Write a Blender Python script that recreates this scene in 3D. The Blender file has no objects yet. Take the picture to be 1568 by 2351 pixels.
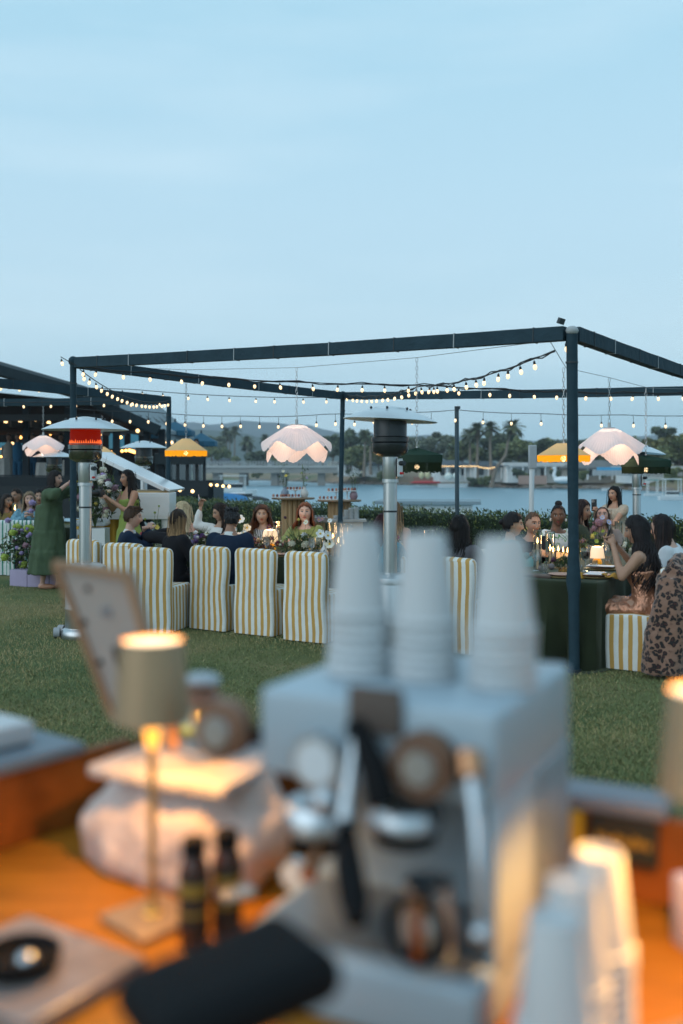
import bpy, bmesh, math, random
from mathutils import Vector, Matrix, Euler, noise
S = bpy.context.scene
C = S.collection
R = math.radians
PI = math.pi
V = Vector
rnd = random.Random(11)
U = rnd.uniform
# ---------------------------------------------------------------- camera, sky, light, exposure
H = 1.68
FPX = 2286.0
cd = bpy.data.cameras.new('camera')
cam = bpy.data.objects.new('camera', cd)
C.objects.link(cam)
cam.location = (0, 0, H)
cam.rotation_euler = (R(90), 0, 0)
cd.sensor_fit = 'VERTICAL'
cd.sensor_height = 36.0
cd.sensor_width = 24.0
cd.lens = 35.0
cd.shift_y = -95.5 / 2351
cd.clip_start = 0.05
cd.clip_end = 9000
cd.dof.use_dof = True
cd.dof.focus_distance = 10.8
cd.dof.aperture_fstop = 1.3
S.camera = cam
S.view_settings.view_transform = 'Standard'
S.view_settings.look = 'None'
S.view_settings.exposure = 0.28
S.view_settings.gamma = 1.0
S.view_settings.use_curve_mapping = False
S.render.engine = 'CYCLES'
cy = S.cycles
cy.max_bounces = 8
cy.diffuse_bounces = 3
cy.glossy_bounces = 3
cy.transmission_bounces = 6
cy.transparent_max_bounces = 24
cy.sample_clamp_indirect = 4.0
cy.caustics_reflective = False
cy.caustics_refractive = False
cy.use_denoising = True

W = bpy.data.worlds.new('World')
S.world = W
W.use_nodes = True
SUN_EL, SUN_AZ = 28, 236
def build_world():
    nt = W.node_tree
    N, L = nt.nodes, nt.links
    N.clear()
    out = N.new('ShaderNodeOutputWorld')
    bg = N.new('ShaderNodeBackground')
    sky = N.new('ShaderNodeTexSky')
    sky.sky_type = 'NISHITA'
    sky.sun_disc = False
    sky.sun_elevation = R(SUN_EL)
    sky.sun_rotation = R(SUN_AZ)
    sky.air_density = 1.2
    sky.dust_density = 0.4
    sky.ozone_density = 2.0
    sc = N.new('ShaderNodeMix'); sc.data_type = 'RGBA'; sc.blend_type = 'MULTIPLY'
    sc.inputs[0].default_value = 1.0
    sc.inputs[7].default_value = (0.115, 0.125, 0.11, 1)
    L.new(sky.outputs[0], sc.inputs[6])
    tc = N.new('ShaderNodeTexCoord')
    sx = N.new('ShaderNodeSeparateXYZ')
    L.new(tc.outputs['Generated'], sx.inputs[0])
    cr = N.new('ShaderNodeValToRGB')
    e = cr.color_ramp.elements
    e[0].position = 0.0; e[0].color = (0.31, 0.55, 0.72, 1)
    e[1].position = 1.0; e[1].color = (0.34, 0.58, 0.75, 1)
    for p, c in ((0.035, (0.35, 0.585, 0.74, 1)), (0.075, (0.425, 0.635, 0.775, 1)), (0.14, (0.475, 0.675, 0.80, 1)), (0.24, (0.455, 0.665, 0.80, 1)), (0.42, (0.375, 0.625, 0.775, 1))):
        k = e.new(p); k.color = c
    L.new(sx.outputs[2], cr.inputs[0])
    # very faint stretched cloud veil
    mp = N.new('ShaderNodeMapping'); mp.inputs['Scale'].default_value = (1.5, 1.5, 9)
    mp.inputs['Rotation'].default_value = (0, 0.06, 0.3)
    L.new(tc.outputs['Generated'], mp.inputs[0])
    nz = N.new('ShaderNodeTexNoise'); nz.inputs['Scale'].default_value = 1.6; nz.inputs['Detail'].default_value = 5; nz.inputs['Roughness'].default_value = 0.5
    L.new(mp.outputs[0], nz.inputs[0])
    r2 = N.new('ShaderNodeValToRGB')
    r2.color_ramp.elements[0].position = 0.42; r2.color_ramp.elements[0].color = (0, 0, 0, 1)
    r2.color_ramp.elements[1].position = 0.75; r2.color_ramp.elements[1].color = (0.62, 0.62, 0.62, 1)
    L.new(nz.outputs[0], r2.inputs[0])
    cl = N.new('ShaderNodeMix'); cl.data_type = 'RGBA'
    L.new(r2.outputs[0], cl.inputs[0])
    L.new(cr.outputs[0], cl.inputs[6])
    cl.inputs[7].default_value = (0.58, 0.76, 0.87, 1)
    mx = N.new('ShaderNodeMix'); mx.data_type = 'RGBA'; mx.inputs[0].default_value = 0.92
    L.new(sc.outputs[2], mx.inputs[6])
    L.new(cl.outputs[2], mx.inputs[7])
    L.new(mx.outputs[2], bg.inputs[0])
    bg.inputs[1].default_value = 1.0
    L.new(bg.outputs[0], out.inputs[0])
build_world()
sd = bpy.data.lights.new('sun', 'SUN')
sd.energy = 0.9
sd.angle = R(70)
sd.color = (0.95, 0.98, 1.0)
sun = bpy.data.objects.new('sun', sd)
C.objects.link(sun)
_a = R(SUN_AZ)
_d = V((math.sin(_a) * math.cos(R(SUN_EL)), math.cos(_a) * math.cos(R(SUN_EL)), math.sin(R(SUN_EL))))
sun.rotation_euler = (-_d).to_track_quat('-Z', 'Y').to_euler()
sun.location = _d * 30

# ---------------------------------------------------------------- helpers
def P(x, y, d):
    return V(((x - 784) / FPX * d, d, H + (1080 - y) / FPX * d))
def G(x, y, z=0.0):
    d = (H - z) * FPX / (y - 1080)
    return V(((x - 784) / FPX * d, d, z))

_mats = {}
def M(name, col=(.5, .5, .5), rough=.6, metal=0., var=.12, scale=9., bump=0., emit=None, es=0., trans=0., sheen=0., bscale=None, aniso=None):
    if name in _mats:
        return _mats[name]
    m = bpy.data.materials.new(name); m.use_nodes = True
    nt = m.node_tree; N, L = nt.nodes, nt.links
    b = N['Principled BSDF']
    b.inputs['Base Color'].default_value = (*col, 1)
    b.inputs['Roughness'].default_value = rough
    b.inputs['Metallic'].default_value = metal
    if rough > .7: b.inputs['Specular IOR Level'].default_value = .2
    if trans: b.inputs['Transmission Weight'].default_value = trans
    if sheen: b.inputs['Sheen Weight'].default_value = sheen; b.inputs['Sheen Tint'].default_value = (*[min(1, .3 + c * 6) for c in col], 1)
    if emit:
        b.inputs['Emission Color'].default_value = (*emit, 1)
        b.inputs['Emission Strength'].default_value = es
        m.cycles.emission_sampling = 'NONE'
    tc = N.new('ShaderNodeTexCoord')
    if var:
        mp = N.new('ShaderNodeMapping')
        if aniso: mp.inputs['Scale'].default_value = aniso
        L.new(tc.outputs['Object'], mp.inputs[0])
        n = N.new('ShaderNodeTexNoise'); n.inputs['Scale'].default_value = scale; n.inputs['Detail'].default_value = 4
        L.new(mp.outputs[0], n.inputs[0])
        x = N.new('ShaderNodeMix'); x.data_type = 'RGBA'
        x.inputs[6].default_value = (*[max(0, c * (1 - 1.7 * var)) for c in col], 1)
        x.inputs[7].default_value = (*[min(1, c * (1 + 1.7 * var)) for c in col], 1)
        L.new(n.outputs[0], x.inputs[0]); L.new(x.outputs[2], b.inputs['Base Color'])
    if bump:
        n2 = N.new('ShaderNodeTexNoise'); n2.inputs['Scale'].default_value = bscale or scale * 4; n2.inputs['Detail'].default_value = 3
        L.new(tc.outputs['Object'], n2.inputs[0])
        bp = N.new('ShaderNodeBump'); bp.inputs['Strength'].default_value = bump; bp.inputs['Distance'].default_value = .02
        L.new(n2.outputs[0], bp.inputs['Height']); L.new(bp.outputs[0], b.inputs['Normal'])
    _mats[name] = m
    return m

def glass_mat(name, tint=(.93, .97, .97), gl=.12, rough=.03):
    if name in _mats: return _mats[name]
    m = bpy.data.materials.new(name); m.use_nodes = True
    nt = m.node_tree; N, L = nt.nodes, nt.links
    N.clear()
    o = N.new('ShaderNodeOutputMaterial')
    t = N.new('ShaderNodeBsdfTransparent'); t.inputs[0].default_value = (*tint, 1)
    g = N.new('ShaderNodeBsdfGlossy'); g.inputs[1].default_value = rough
    lw = N.new('ShaderNodeLayerWeight'); lw.inputs[0].default_value = .35
    mt = N.new('ShaderNodeMath'); mt.operation = 'MULTIPLY_ADD'; mt.inputs[1].default_value = .75; mt.inputs[2].default_value = gl
    L.new(lw.outputs[1], mt.inputs[0])
    x = N.new('ShaderNodeMixShader')
    L.new(mt.outputs[0], x.inputs[0]); L.new(t.outputs[0], x.inputs[1]); L.new(g.outputs[0], x.inputs[2])
    L.new(x.outputs[0], o.inputs[0])
    _mats[name] = m
    return m

def cloth_lamp(name, col, emit, es, tl=.5, ribs=0):
    """translucent shade that glows from its lit bulb"""
    if name in _mats: return _mats[name]
    m = bpy.data.materials.new(name); m.use_nodes = True
    nt = m.node_tree; N, L = nt.nodes, nt.links
    N.clear()
    o = N.new('ShaderNodeOutputMaterial')
    d = N.new('ShaderNodeBsdfDiffuse'); d.inputs[0].default_value = (*col, 1)
    t = N.new('ShaderNodeBsdfTranslucent'); t.inputs[0].default_value = (*col, 1)
    x = N.new('ShaderNodeMixShader'); x.inputs[0].default_value = tl
    L.new(d.outputs[0], x.inputs[1]); L.new(t.outputs[0], x.inputs[2])
    tc = N.new('ShaderNodeTexCoord')
    nz = N.new('ShaderNodeTexNoise'); nz.inputs['Scale'].default_value = 60; L.new(tc.outputs['Object'], nz.inputs[0])
    bp = N.new('ShaderNodeBump'); bp.inputs['Strength'].default_value = .15; L.new(nz.outputs[0], bp.inputs['Height'])
    L.new(bp.outputs[0], d.inputs['Normal'])
    if ribs:
        sx = N.new('ShaderNodeSeparateXYZ'); L.new(tc.outputs['Object'], sx.inputs[0])
        at = N.new('ShaderNodeMath'); at.operation = 'ARCTAN2'; L.new(sx.outputs[1], at.inputs[0]); L.new(sx.outputs[0], at.inputs[1])
        mu = N.new('ShaderNodeMath'); mu.operation = 'MULTIPLY'; mu.inputs[1].default_value = ribs; L.new(at.outputs[0], mu.inputs[0])
        si = N.new('ShaderNodeMath'); si.operation = 'SINE'; L.new(mu.outputs[0], si.inputs[0])
        b2 = N.new('ShaderNodeBump'); b2.inputs['Strength'].default_value = .25; b2.inputs['Distance'].default_value = .004
        L.new(si.outputs[0], b2.inputs['Height']); L.new(bp.outputs[0], b2.inputs['Normal'])
        L.new(b2.outputs[0], d.inputs['Normal']); L.new(b2.outputs[0], t.inputs['Normal'])
        mr = N.new('ShaderNodeMapRange'); mr.inputs[1].default_value = -1; mr.inputs[3].default_value = .94; mr.inputs[4].default_value = 1.02; L.new(si.outputs[0], mr.inputs[0])
        sc = N.new('ShaderNodeVectorMath'); sc.operation = 'SCALE'; sc.inputs[0].default_value = col; L.new(mr.outputs[0], sc.inputs[3])
        L.new(sc.outputs[0], d.inputs[0]); L.new(sc.outputs[0], t.inputs[0])
    if es:
        e = N.new('ShaderNodeEmission'); e.inputs[0].default_value = (*emit, 1); e.inputs[1].default_value = es
        a = N.new('ShaderNodeAddShader')
        L.new(x.outputs[0], a.inputs[0]); L.new(e.outputs[0], a.inputs[1]); L.new(a.outputs[0], o.inputs[0])
        m.cycles.emission_sampling = 'NONE'
    else:
        L.new(x.outputs[0], o.inputs[0])
    _mats[name] = m
    return m

def stripe_mat(name, ca, cb, period, duty=.5, rough=.85):
    if name in _mats: return _mats[name]
    m = bpy.data.materials.new(name); m.use_nodes = True
    nt = m.node_tree; N, L = nt.nodes, nt.links
    b = N['Principled BSDF']; b.inputs['Roughness'].default_value = rough
    b.inputs['Sheen Weight'].default_value = .1
    uv = N.new('ShaderNodeUVMap')
    sx = N.new('ShaderNodeSeparateXYZ'); L.new(uv.outputs[0], sx.inputs[0])
    tc = N.new('ShaderNodeTexCoord')
    nw = N.new('ShaderNodeTexNoise'); nw.inputs['Scale'].default_value = 5; L.new(tc.outputs['Object'], nw.inputs[0])
    wob = N.new('ShaderNodeMath'); wob.operation = 'MULTIPLY_ADD'; wob.inputs[1].default_value = .012; L.new(nw.outputs[0], wob.inputs[0]); L.new(sx.outputs[0], wob.inputs[2])
    dv = N.new('ShaderNodeMath'); dv.operation = 'DIVIDE'; dv.inputs[1].default_value = period; L.new(wob.outputs[0], dv.inputs[0])
    fr = N.new('ShaderNodeMath'); fr.operation = 'FRACT'; L.new(dv.outputs[0], fr.inputs[0])
    gt = N.new('ShaderNodeMath'); gt.operation = 'GREATER_THAN'; gt.inputs[1].default_value = duty; L.new(fr.outputs[0], gt.inputs[0])
    x = N.new('ShaderNodeMix'); x.data_type = 'RGBA'
    x.inputs[6].default_value = (*ca, 1); x.inputs[7].default_value = (*cb, 1)
    L.new(gt.outputs[0], x.inputs[0])
    n2 = N.new('ShaderNodeTexNoise'); n2.inputs['Scale'].default_value = 3.5; n2.inputs['Detail'].default_value = 6; L.new(tc.outputs['Object'], n2.inputs[0])
    y = N.new('ShaderNodeMix'); y.data_type = 'RGBA'; y.blend_type = 'MULTIPLY'; y.inputs[0].default_value = .5
    L.new(x.outputs[2], y.inputs[6])
    cr = N.new('ShaderNodeValToRGB'); cr.color_ramp.elements[0].position = .3; cr.color_ramp.elements[0].color = (.72, .72, .72, 1); cr.color_ramp.elements[1].position = .65
    L.new(n2.outputs[0], cr.inputs[0]); L.new(cr.outputs[0], y.inputs[7])
    L.new(y.outputs[2], b.inputs['Base Color'])
    n3 = N.new('ShaderNodeTexNoise'); n3.inputs['Scale'].default_value = 7; L.new(tc.outputs['Object'], n3.inputs[0])
    bp = N.new('ShaderNodeBump'); bp.inputs['Strength'].default_value = .35; bp.inputs['Distance'].default_value = .03
    L.new(n3.outputs[0], bp.inputs['Height']); L.new(bp.outputs[0], b.inputs['Normal'])
    _mats[name] = m
    return m

def rotm(rz=0, rx=0, ry=0):
    return Euler((rx, ry, rz)).to_matrix()

class MB:
    def __init__(s):
        s.v, s.f, s.m, s.u = [], [], [], []
        s.mi = 0
        s.T = None
    def mat(s, i):
        s.mi = i; return s
    def tr(s, T):
        s.T = T; return s
    def add(s, vs, fs, uvs=None):
        b = len(s.v)
        for p in vs:
            s.v.append(tuple(s.T @ V(p)) if s.T is not None else tuple(p))
        for i, f in enumerate(fs):
            s.f.append(tuple(b + k for k in f)); s.m.append(s.mi)
            s.u.append(uvs[i] if uvs else None)
        return s
    def box(s, c, d, rz=0, rot=None):
        x, y, z = d[0] / 2, d[1] / 2, d[2] / 2
        Q = rot if rot is not None else rotm(rz)
        vs = [Q @ V((a * x, b * y, e * z)) + V(c) for e in (-1, 1) for b in (-1, 1) for a in (-1, 1)]
        return s.add(vs, [(0, 2, 3, 1), (4, 5, 7, 6), (0, 1, 5, 4), (2, 6, 7, 3), (0, 4, 6, 2), (1, 3, 7, 5)])
    def beam(s, a, b, w, h):
        """rectangular bar between two points"""
        a, b = V(a), V(b); d = b - a
        q = d.to_track_quat('Y', 'Z').to_matrix()
        return s.box((a + b) / 2, (w, d.length, h), rot=q)
    def tube(s, pts, rad, n=8, cap=True, flat=1.0, up=None):
        pts = [V(p) for p in pts]
        k = len(pts)
        if not hasattr(rad, '__len__'): rad = [rad] * k
        vs, fs = [], []
        t0 = (pts[1] - pts[0]).normalized()
        ref = V(up) if up else (V((0, 0, 1)) if abs(t0.z) < .9 else V((1, 0, 0)))
        for i in range(k):
            t = (pts[min(i + 1, k - 1)] - pts[max(i - 1, 0)])
            t = t.normalized() if t.length > 1e-9 else t0
            a = t.cross(ref)
            if a.length < 1e-5: a = t.cross(V((.3, .8, .5)))
            a.normalize(); b = a.cross(t).normalized(); ref = b
            for j in range(n):
                g = 2 * PI * j / n
                vs.append(pts[i] + a * math.cos(g) * rad[i] + b * math.sin(g) * rad[i] * flat)
        for i in range(k - 1):
            for j in range(n):
                j2 = (j + 1) % n
                fs.append((i * n + j, i * n + j2, (i + 1) * n + j2, (i + 1) * n + j))
        if cap:
            fs.append(tuple(range(n - 1, -1, -1))); fs.append(tuple((k - 1) * n + j for j in range(n)))
        return s.add(vs, fs)
    def lathe(s, prof, n=24, c=(0, 0, 0), w=None, Q=None, sx=1, sy=1):
        """prof: (r, z) list; w(angle, i) -> (dr, dz)"""
        vs, fs = [], []
        for i, (r, z) in enumerate(prof):
            for j in range(n):
                g = 2 * PI * j / n
                dr, dz = w(g, i) if w else (0, 0)
                p = V(((r + dr) * math.cos(g) * sx, (r + dr) * math.sin(g) * sy, z + dz))
                vs.append((Q @ p if Q is not None else p) + V(c))
        for i in range(len(prof) - 1):
            for j in range(n):
                j2 = (j + 1) % n
                fs.append((i * n + j, i * n + j2, (i + 1) * n + j2, (i + 1) * n + j))
        if prof[0][0] > 1e-4: fs.append(tuple(range(n - 1, -1, -1)))
        if prof[-1][0] > 1e-4: fs.append(tuple((len(prof) - 1) * n + j for j in range(n)))
        return s.add(vs, fs)
    def shell(s, prof, n=24, c=(0, 0, 0), w=None, Q=None):
        a = len(s.f); s.lathe(prof, n, c, w, Q)
        # drop the caps
        for _ in range(2):
            if len(s.f[-1]) == n and n > 4: s.f.pop(); s.m.pop(); s.u.pop()
        return s
    def ell(s, c, r, n=12, m=8, Q=None):
        if not hasattr(r, '__len__'): r = (r, r, r)
        vs, fs = [], []
        for i in range(1, m):
            p = PI * i / m
            for j in range(n):
                g = 2 * PI * j / n
                q = V((r[0] * math.sin(p) * math.cos(g), r[1] * math.sin(p) * math.sin(g), -r[2] * math.cos(p)))
                vs.append((Q @ q if Q is not None else q) + V(c))
        for z in (-r[2], r[2]):
            q = V((0, 0, z)); vs.append((Q @ q if Q is not None else q) + V(c))
        for i in range(m - 2):
            for j in range(n):
                j2 = (j + 1) % n
                fs.append((i * n + j, i * n + j2, (i + 1) * n + j2, (i + 1) * n + j))
        b, t = (m - 1) * n, (m - 1) * n + 1
        for j in range(n):
            j2 = (j + 1) % n
            fs.append((b, j2, j)); fs.append((t, (m - 2) * n + j, (m - 2) * n + j2))
        return s.add(vs, fs)
    def prism(s, poly, z0, z1, Q=None, c=(0, 0, 0)):
        n = len(poly)
        vs = [V((x, y, z)) for z in (z0, z1) for x, y in poly]
        if Q is not None: vs = [Q @ p for p in vs]
        vs = [p + V(c) for p in vs]
        fs = [tuple(range(n - 1, -1, -1)), tuple(range(n, 2 * n))]
        for i in range(n):
            j = (i + 1) % n
            fs.append((i, j, n + j, n + i))
        return s.add(vs, fs)
    def grid(s, fn, nu, nv, closed=False):
        vs = [fn(i / (nu - (0 if closed else 1)), j / (nv - 1)) for j in range(nv) for i in range(nu)]
        fs = []
        for j in range(nv - 1):
            for i in range(nu if closed else nu - 1):
                i2 = (i + 1) % nu
                fs.append((j * nu + i, j * nu + i2, (j + 1) * nu + i2, (j + 1) * nu + i))
        return s.add(vs, fs)
    def build(s, name, mats, parent=None, loc=None, rz=0, smooth=True, bevel=0, seg=2, ang=40, kind=None, fix=True):
        me = bpy.data.meshes.new(name)
        me.from_pydata(s.v, [], s.f)
        if not isinstance(mats, (list, tuple)): mats = [mats]
        for m in mats: me.materials.append(m)
        if len(mats) > 1: me.polygons.foreach_set('material_index', s.m)
        if any(x is not None for x in s.u):
            uv = me.uv_layers.new(name='UVMap')
            for p in me.polygons:
                q = s.u[p.index]
                if q:
                    for li, c in zip(p.loop_indices, q): uv.data[li].uv = c
        if bevel or fix:
            bm = bmesh.new(); bm.from_mesh(me)
            if fix and len(bm.faces) < 60000: bmesh.ops.recalc_face_normals(bm, faces=bm.faces)
            if bevel:
                es = [e for e in bm.edges if len(e.link_faces) == 2 and e.calc_face_angle(0) > R(35)]
                bmesh.ops.bevel(bm, geom=es, offset=bevel, segments=seg, profile=.5, affect='EDGES', clamp_overlap=True)
            bm.to_mesh(me); bm.free()
        if smooth:
            me.polygons.foreach_set('use_smooth', [True] * len(me.polygons))
            me.set_sharp_from_angle(angle=R(ang))
        me.update()
        o = bpy.data.objects.new(name, me)
        C.objects.link(o)
        if parent is not None: o.parent = parent
        if loc is not None: o.location = loc
        if rz: o.rotation_euler = (0, 0, rz)
        if kind: o['kind'] = kind
        return o

def tag(o, label=None, cat=None, group=None, kind=None):
    if label: o['label'] = label
    if cat: o['category'] = cat
    if group: o['group'] = group
    if kind: o['kind'] = kind
    return o
def thing(name, label, cat, loc=(0, 0, 0), rz=0, group=None):
    o = bpy.data.objects.new(name, None); C.objects.link(o)
    o.empty_display_size = .1
    o.location = loc; o.rotation_euler = (0, 0, rz)
    return tag(o, label, cat, group)
_kids = {}
def copy_tree(o, parent=None, loc=None, rz=None, label=None):
    c = o.copy(); C.objects.link(c)
    if parent is not None: c.parent = parent
    if loc is not None: c.location = loc
    if rz is not None: c.rotation_euler = (0, 0, rz)
    if label: c['label'] = label
    for ch in o.children: copy_tree(ch, c)
    return c
def lamp_light(parent, loc, energy, col=(1, .55, .22), r=.04, name='lamp_light'):
    d = bpy.data.lights.new(name, 'POINT'); d.energy = energy; d.color = col; d.shadow_soft_size = r
    o = bpy.data.objects.new(name, d); C.objects.link(o); o.location = loc
    if parent is not None: o.parent = parent
    return o
# local axes of the lawn layout: everything on it is turned by the same angle
AL = R(-31)
u = V((math.cos(AL), math.sin(AL), 0))
v = V((-math.sin(AL), math.cos(AL), 0))
# ---------------------------------------------------------------- ground, water, far shore, hills
def lawn_mat():
    m = bpy.data.materials.new('lawn_turf'); m.use_nodes = True
    nt = m.node_tree; N, L = nt.nodes, nt.links
    b = N['Principled BSDF']; b.inputs['Roughness'].default_value = .9
    b.inputs['Specular IOR Level'].default_value = .15
    tc = N.new('ShaderNodeTexCoord')
    n1 = N.new('ShaderNodeTexNoise'); n1.inputs['Scale'].default_value = .55; n1.inputs['Detail'].default_value = 5
    L.new(tc.outputs['Object'], n1.inputs[0])
    r1 = N.new('ShaderNodeValToRGB'); e = r1.color_ramp.elements
    e[0].position = .38; e[0].color = (.11, .155, .066, 1); e[1].position = .66; e[1].color = (.34, .27, .14, 1)
    k = e.new(.52); k.color = (.20, .205, .092, 1)
    L.new(n1.outputs[0], r1.inputs[0])
    n2 = N.new('ShaderNodeTexNoise'); n2.inputs['Scale'].default_value = 70; n2.inputs['Detail'].default_value = 6; n2.inputs['Roughness'].default_value = .7
    L.new(tc.outputs['Object'], n2.inputs[0])
    r2 = N.new('ShaderNodeValToRGB'); r2.color_ramp.elements[0].position = .3; r2.color_ramp.elements[0].color = (.35, .35, .35, 1); r2.color_ramp.elements[1].position = .72; r2.color_ramp.elements[1].color = (1.5, 1.5, 1.4, 1)
    L.new(n2.outputs[0], r2.inputs[0])
    x = N.new('ShaderNodeMix'); x.data_type = 'RGBA'; x.blend_type = 'MULTIPLY'; x.inputs[0].default_value = 1
    L.new(r1.outputs[0], x.inputs[6]); L.new(r2.outputs[0], x.inputs[7]); L.new(x.outputs[2], b.inputs['Base Color'])
    bp = N.new('ShaderNodeBump'); bp.inputs['Strength'].default_value = .9; bp.inputs['Distance'].default_value = .03
    L.new(n2.outputs[0], bp.inputs['Height']); L.new(bp.outputs[0], b.inputs['Normal'])
    return m
HD = V((.638, -.770, 0))            # run of the hedge and of the near shore
HN = V((.770, .638, 0))
H0 = V((-4.6, 26, 0))
p0 = H0 + HN * .95
mb = MB()
mb.add([p0 - HD * 9 + V((0, 0, 0)), p0 + HD * 70, V((-60, -30, 0)), V((-60, 20, 0))], [(0, 1, 2, 3)])
mb.add([p0 - HD * 9, p0 + HD * 70, p0 + HD * 70 + HN * 1.5 + V((0, 0, -2.2)), p0 - HD * 9 + HN * 1.5 + V((0, 0, -2.2))], [(0, 1, 2, 3)])
mb.build('lawn', lawn_mat(), kind='structure', smooth=False)

def make_grass():
    """short blades over the part of the lawn that is in focus"""
    vs, fs, ms = [], [], []
    r = random.Random(3)
    n = 0
    while n < 120000:
        d = 3840 / r.uniform(262, 740)
        x = r.uniform(-.36, .36) * d
        if d > 14.6: continue
        g = noise.noise(V((x * .55, d * .55, 0))) * 1.1 + .35 * noise.noise(V((x * 2.5, d * 2.5, 4))) + max(-.35, min(.25, (d - 8.6) * .13))
        h = r.uniform(.014, .030) * (1 + .3 * g)
        a = r.uniform(0, 6.28); w = r.uniform(.0028, .005)
        dx, dy = math.cos(a) * w, math.sin(a) * w
        lx, ly = r.gauss(0, .012), r.gauss(0, .012)
        b = len(vs)
        vs += [(x - dx, d - dy, .001), (x + dx, d + dy, .001), (x + lx, d + ly, h)]
        fs.append((b, b + 1, b + 2))
        q = g + r.gauss(0, .38)
        ms.append(0 if q < -.1 else (1 if q < .45 else 2))
        n += 1
    me = bpy.data.meshes.new('grass'); me.from_pydata(vs, [], fs)
    for nm, c in (('blade_deep', (.16, .19, .080)), ('blade_mid', (.27, .25, .110)), ('blade_dry', (.40, .32, .16))):
        me.materials.append(M(nm, c, .8, var=.15, scale=2))
    me.polygons.foreach_set('material_index', ms)
    o = bpy.data.objects.new('grass', me); C.objects.link(o)
    tag(o, 'short mown grass blades covering the lawn', 'grass', kind='stuff')
make_grass()

def water_mat():
    m = bpy.data.materials.new('lagoon_water'); m.use_nodes = True
    nt = m.node_tree; N, L = nt.nodes, nt.links
    b = N['Principled BSDF']
    b.inputs['Base Color'].default_value = (.16, .29, .35, 1); b.inputs['Roughness'].default_value = .30; b.inputs['IOR'].default_value = 1.33
    tc = N.new('ShaderNodeTexCoord')
    mp = N.new('ShaderNodeMapping'); mp.inputs['Scale'].default_value = (1, 2.2, 1); mp.inputs['Rotation'].default_value = (0, 0, .3)
    L.new(tc.outputs['Object'], mp.inputs[0])
    n1 = N.new('ShaderNodeTexNoise'); n1.inputs['Scale'].default_value = .9; n1.inputs['Detail'].default_value = 6; n1.inputs['Roughness'].default_value = .62
    L.new(mp.outputs[0], n1.inputs[0])
    bp = N.new('ShaderNodeBump'); bp.inputs['Strength'].default_value = .25; bp.inputs['Distance'].default_value = .3
    L.new(n1.outputs[0], bp.inputs['Height']); L.new(bp.outputs[0], b.inputs['Normal'])
    return m
ZW = -1.6
MB().add([(-900, -60, ZW), (900, -60, ZW), (900, 700, ZW), (-900, 700, ZW)], [(0, 1, 2, 3)]).build('water', water_mat(), kind='structure', smooth=False)

def bank_mat():
    m = bpy.data.materials.new('far_bank_soil'); m.use_nodes = True
    nt = m.node_tree; N, L = nt.nodes, nt.links
    b = N['Principled BSDF']; b.inputs['Roughness'].default_value = .95
    tc = N.new('ShaderNodeTexCoord')
    n = N.new('ShaderNodeTexNoise'); n.inputs['Scale'].default_value = .05; n.inputs['Detail'].default_value = 8
    L.new(tc.outputs['Object'], n.inputs[0])
    r = N.new('ShaderNodeValToRGB'); e = r.color_ramp.elements
    e[0].position = .40; e[0].color = (.12, .135, .06, 1); e[1].position = .62; e[1].color = (.30, .205, .135, 1)
    k = e.new(.5); k.color = (.22, .165, .10, 1)
    L.new(n.outputs[0], r.inputs[0]); L.new(r.outputs[0], b.inputs['Base Color'])
    return m
WL = [(-600, 1103), (200, 1102), (430, 1102), (600, 1103), (690, 1106), (760, 1110.5), (900, 1113), (1020, 1115), (1130, 1119), (1250, 1121.5), (1400, 1123), (1568, 1130), (1760, 1136), (2100, 1145)]
def wl_pt(x):
    for (xa, ya), (xb, yb) in zip(WL, WL[1:]):
        if x <= xb:
            t = (x - xa) / (xb - xa); y = ya + (yb - ya) * t
            return G(x, y, ZW)
    return G(*WL[-1], ZW)
def make_bank():
    xs = [-600, -200] + list(range(100, 1900, 18)) + [2000, 2100]
    off = [(-3, -1.0), (0, .05), (3, .55), (8, 1.3), (18, 2.3), (40, 3.0), (90, 3.6), (220, 5), (700, 9)]
    mb = MB(); vs = []
    for o, z in off:
        for x in xs:
            p = wl_pt(x)
            k = 1.35 if 740 < x < 1010 else (1.0 if x > 740 else .8)
            dirv = V((p.x * .55, p.y, 0)).normalized()
            q = p + dirv * o
            q.z = ZW + z * k + noise.noise(V((q.x * .06, q.y * .06, 0))) * min(1, o * .1) * .8
            vs.append(q)
    n = len(xs); fs = []
    for j in range(len(off) - 1):
        for i in range(n - 1):
            fs.append((j * n + i, j * n + i + 1, (j + 1) * n + i + 1, (j + 1) * n + i))
    mb.add(vs, fs).build('far_bank', bank_mat(), kind='structure')
make_bank()
# low rock edging at the far waterline
mb = MB()
for i in range(330):
    x = U(560, 1700); p = wl_pt(x)
    mb.ell((p.x, p.y + U(-.6, 1.5), ZW + U(0, .3)), (U(.3, 1.1), U(.3, .8), U(.25, .6)), 6, 4)
mb.build('far_shore_rocks', M('shore_rock', (.24, .20, .17), .9, var=.3, scale=.6), kind='structure')
ob = bpy.data.objects['far_shore_rocks']; ob['kind'] = 'stuff'; ob['label'] = 'pale rocks edging the far waterline'

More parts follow.
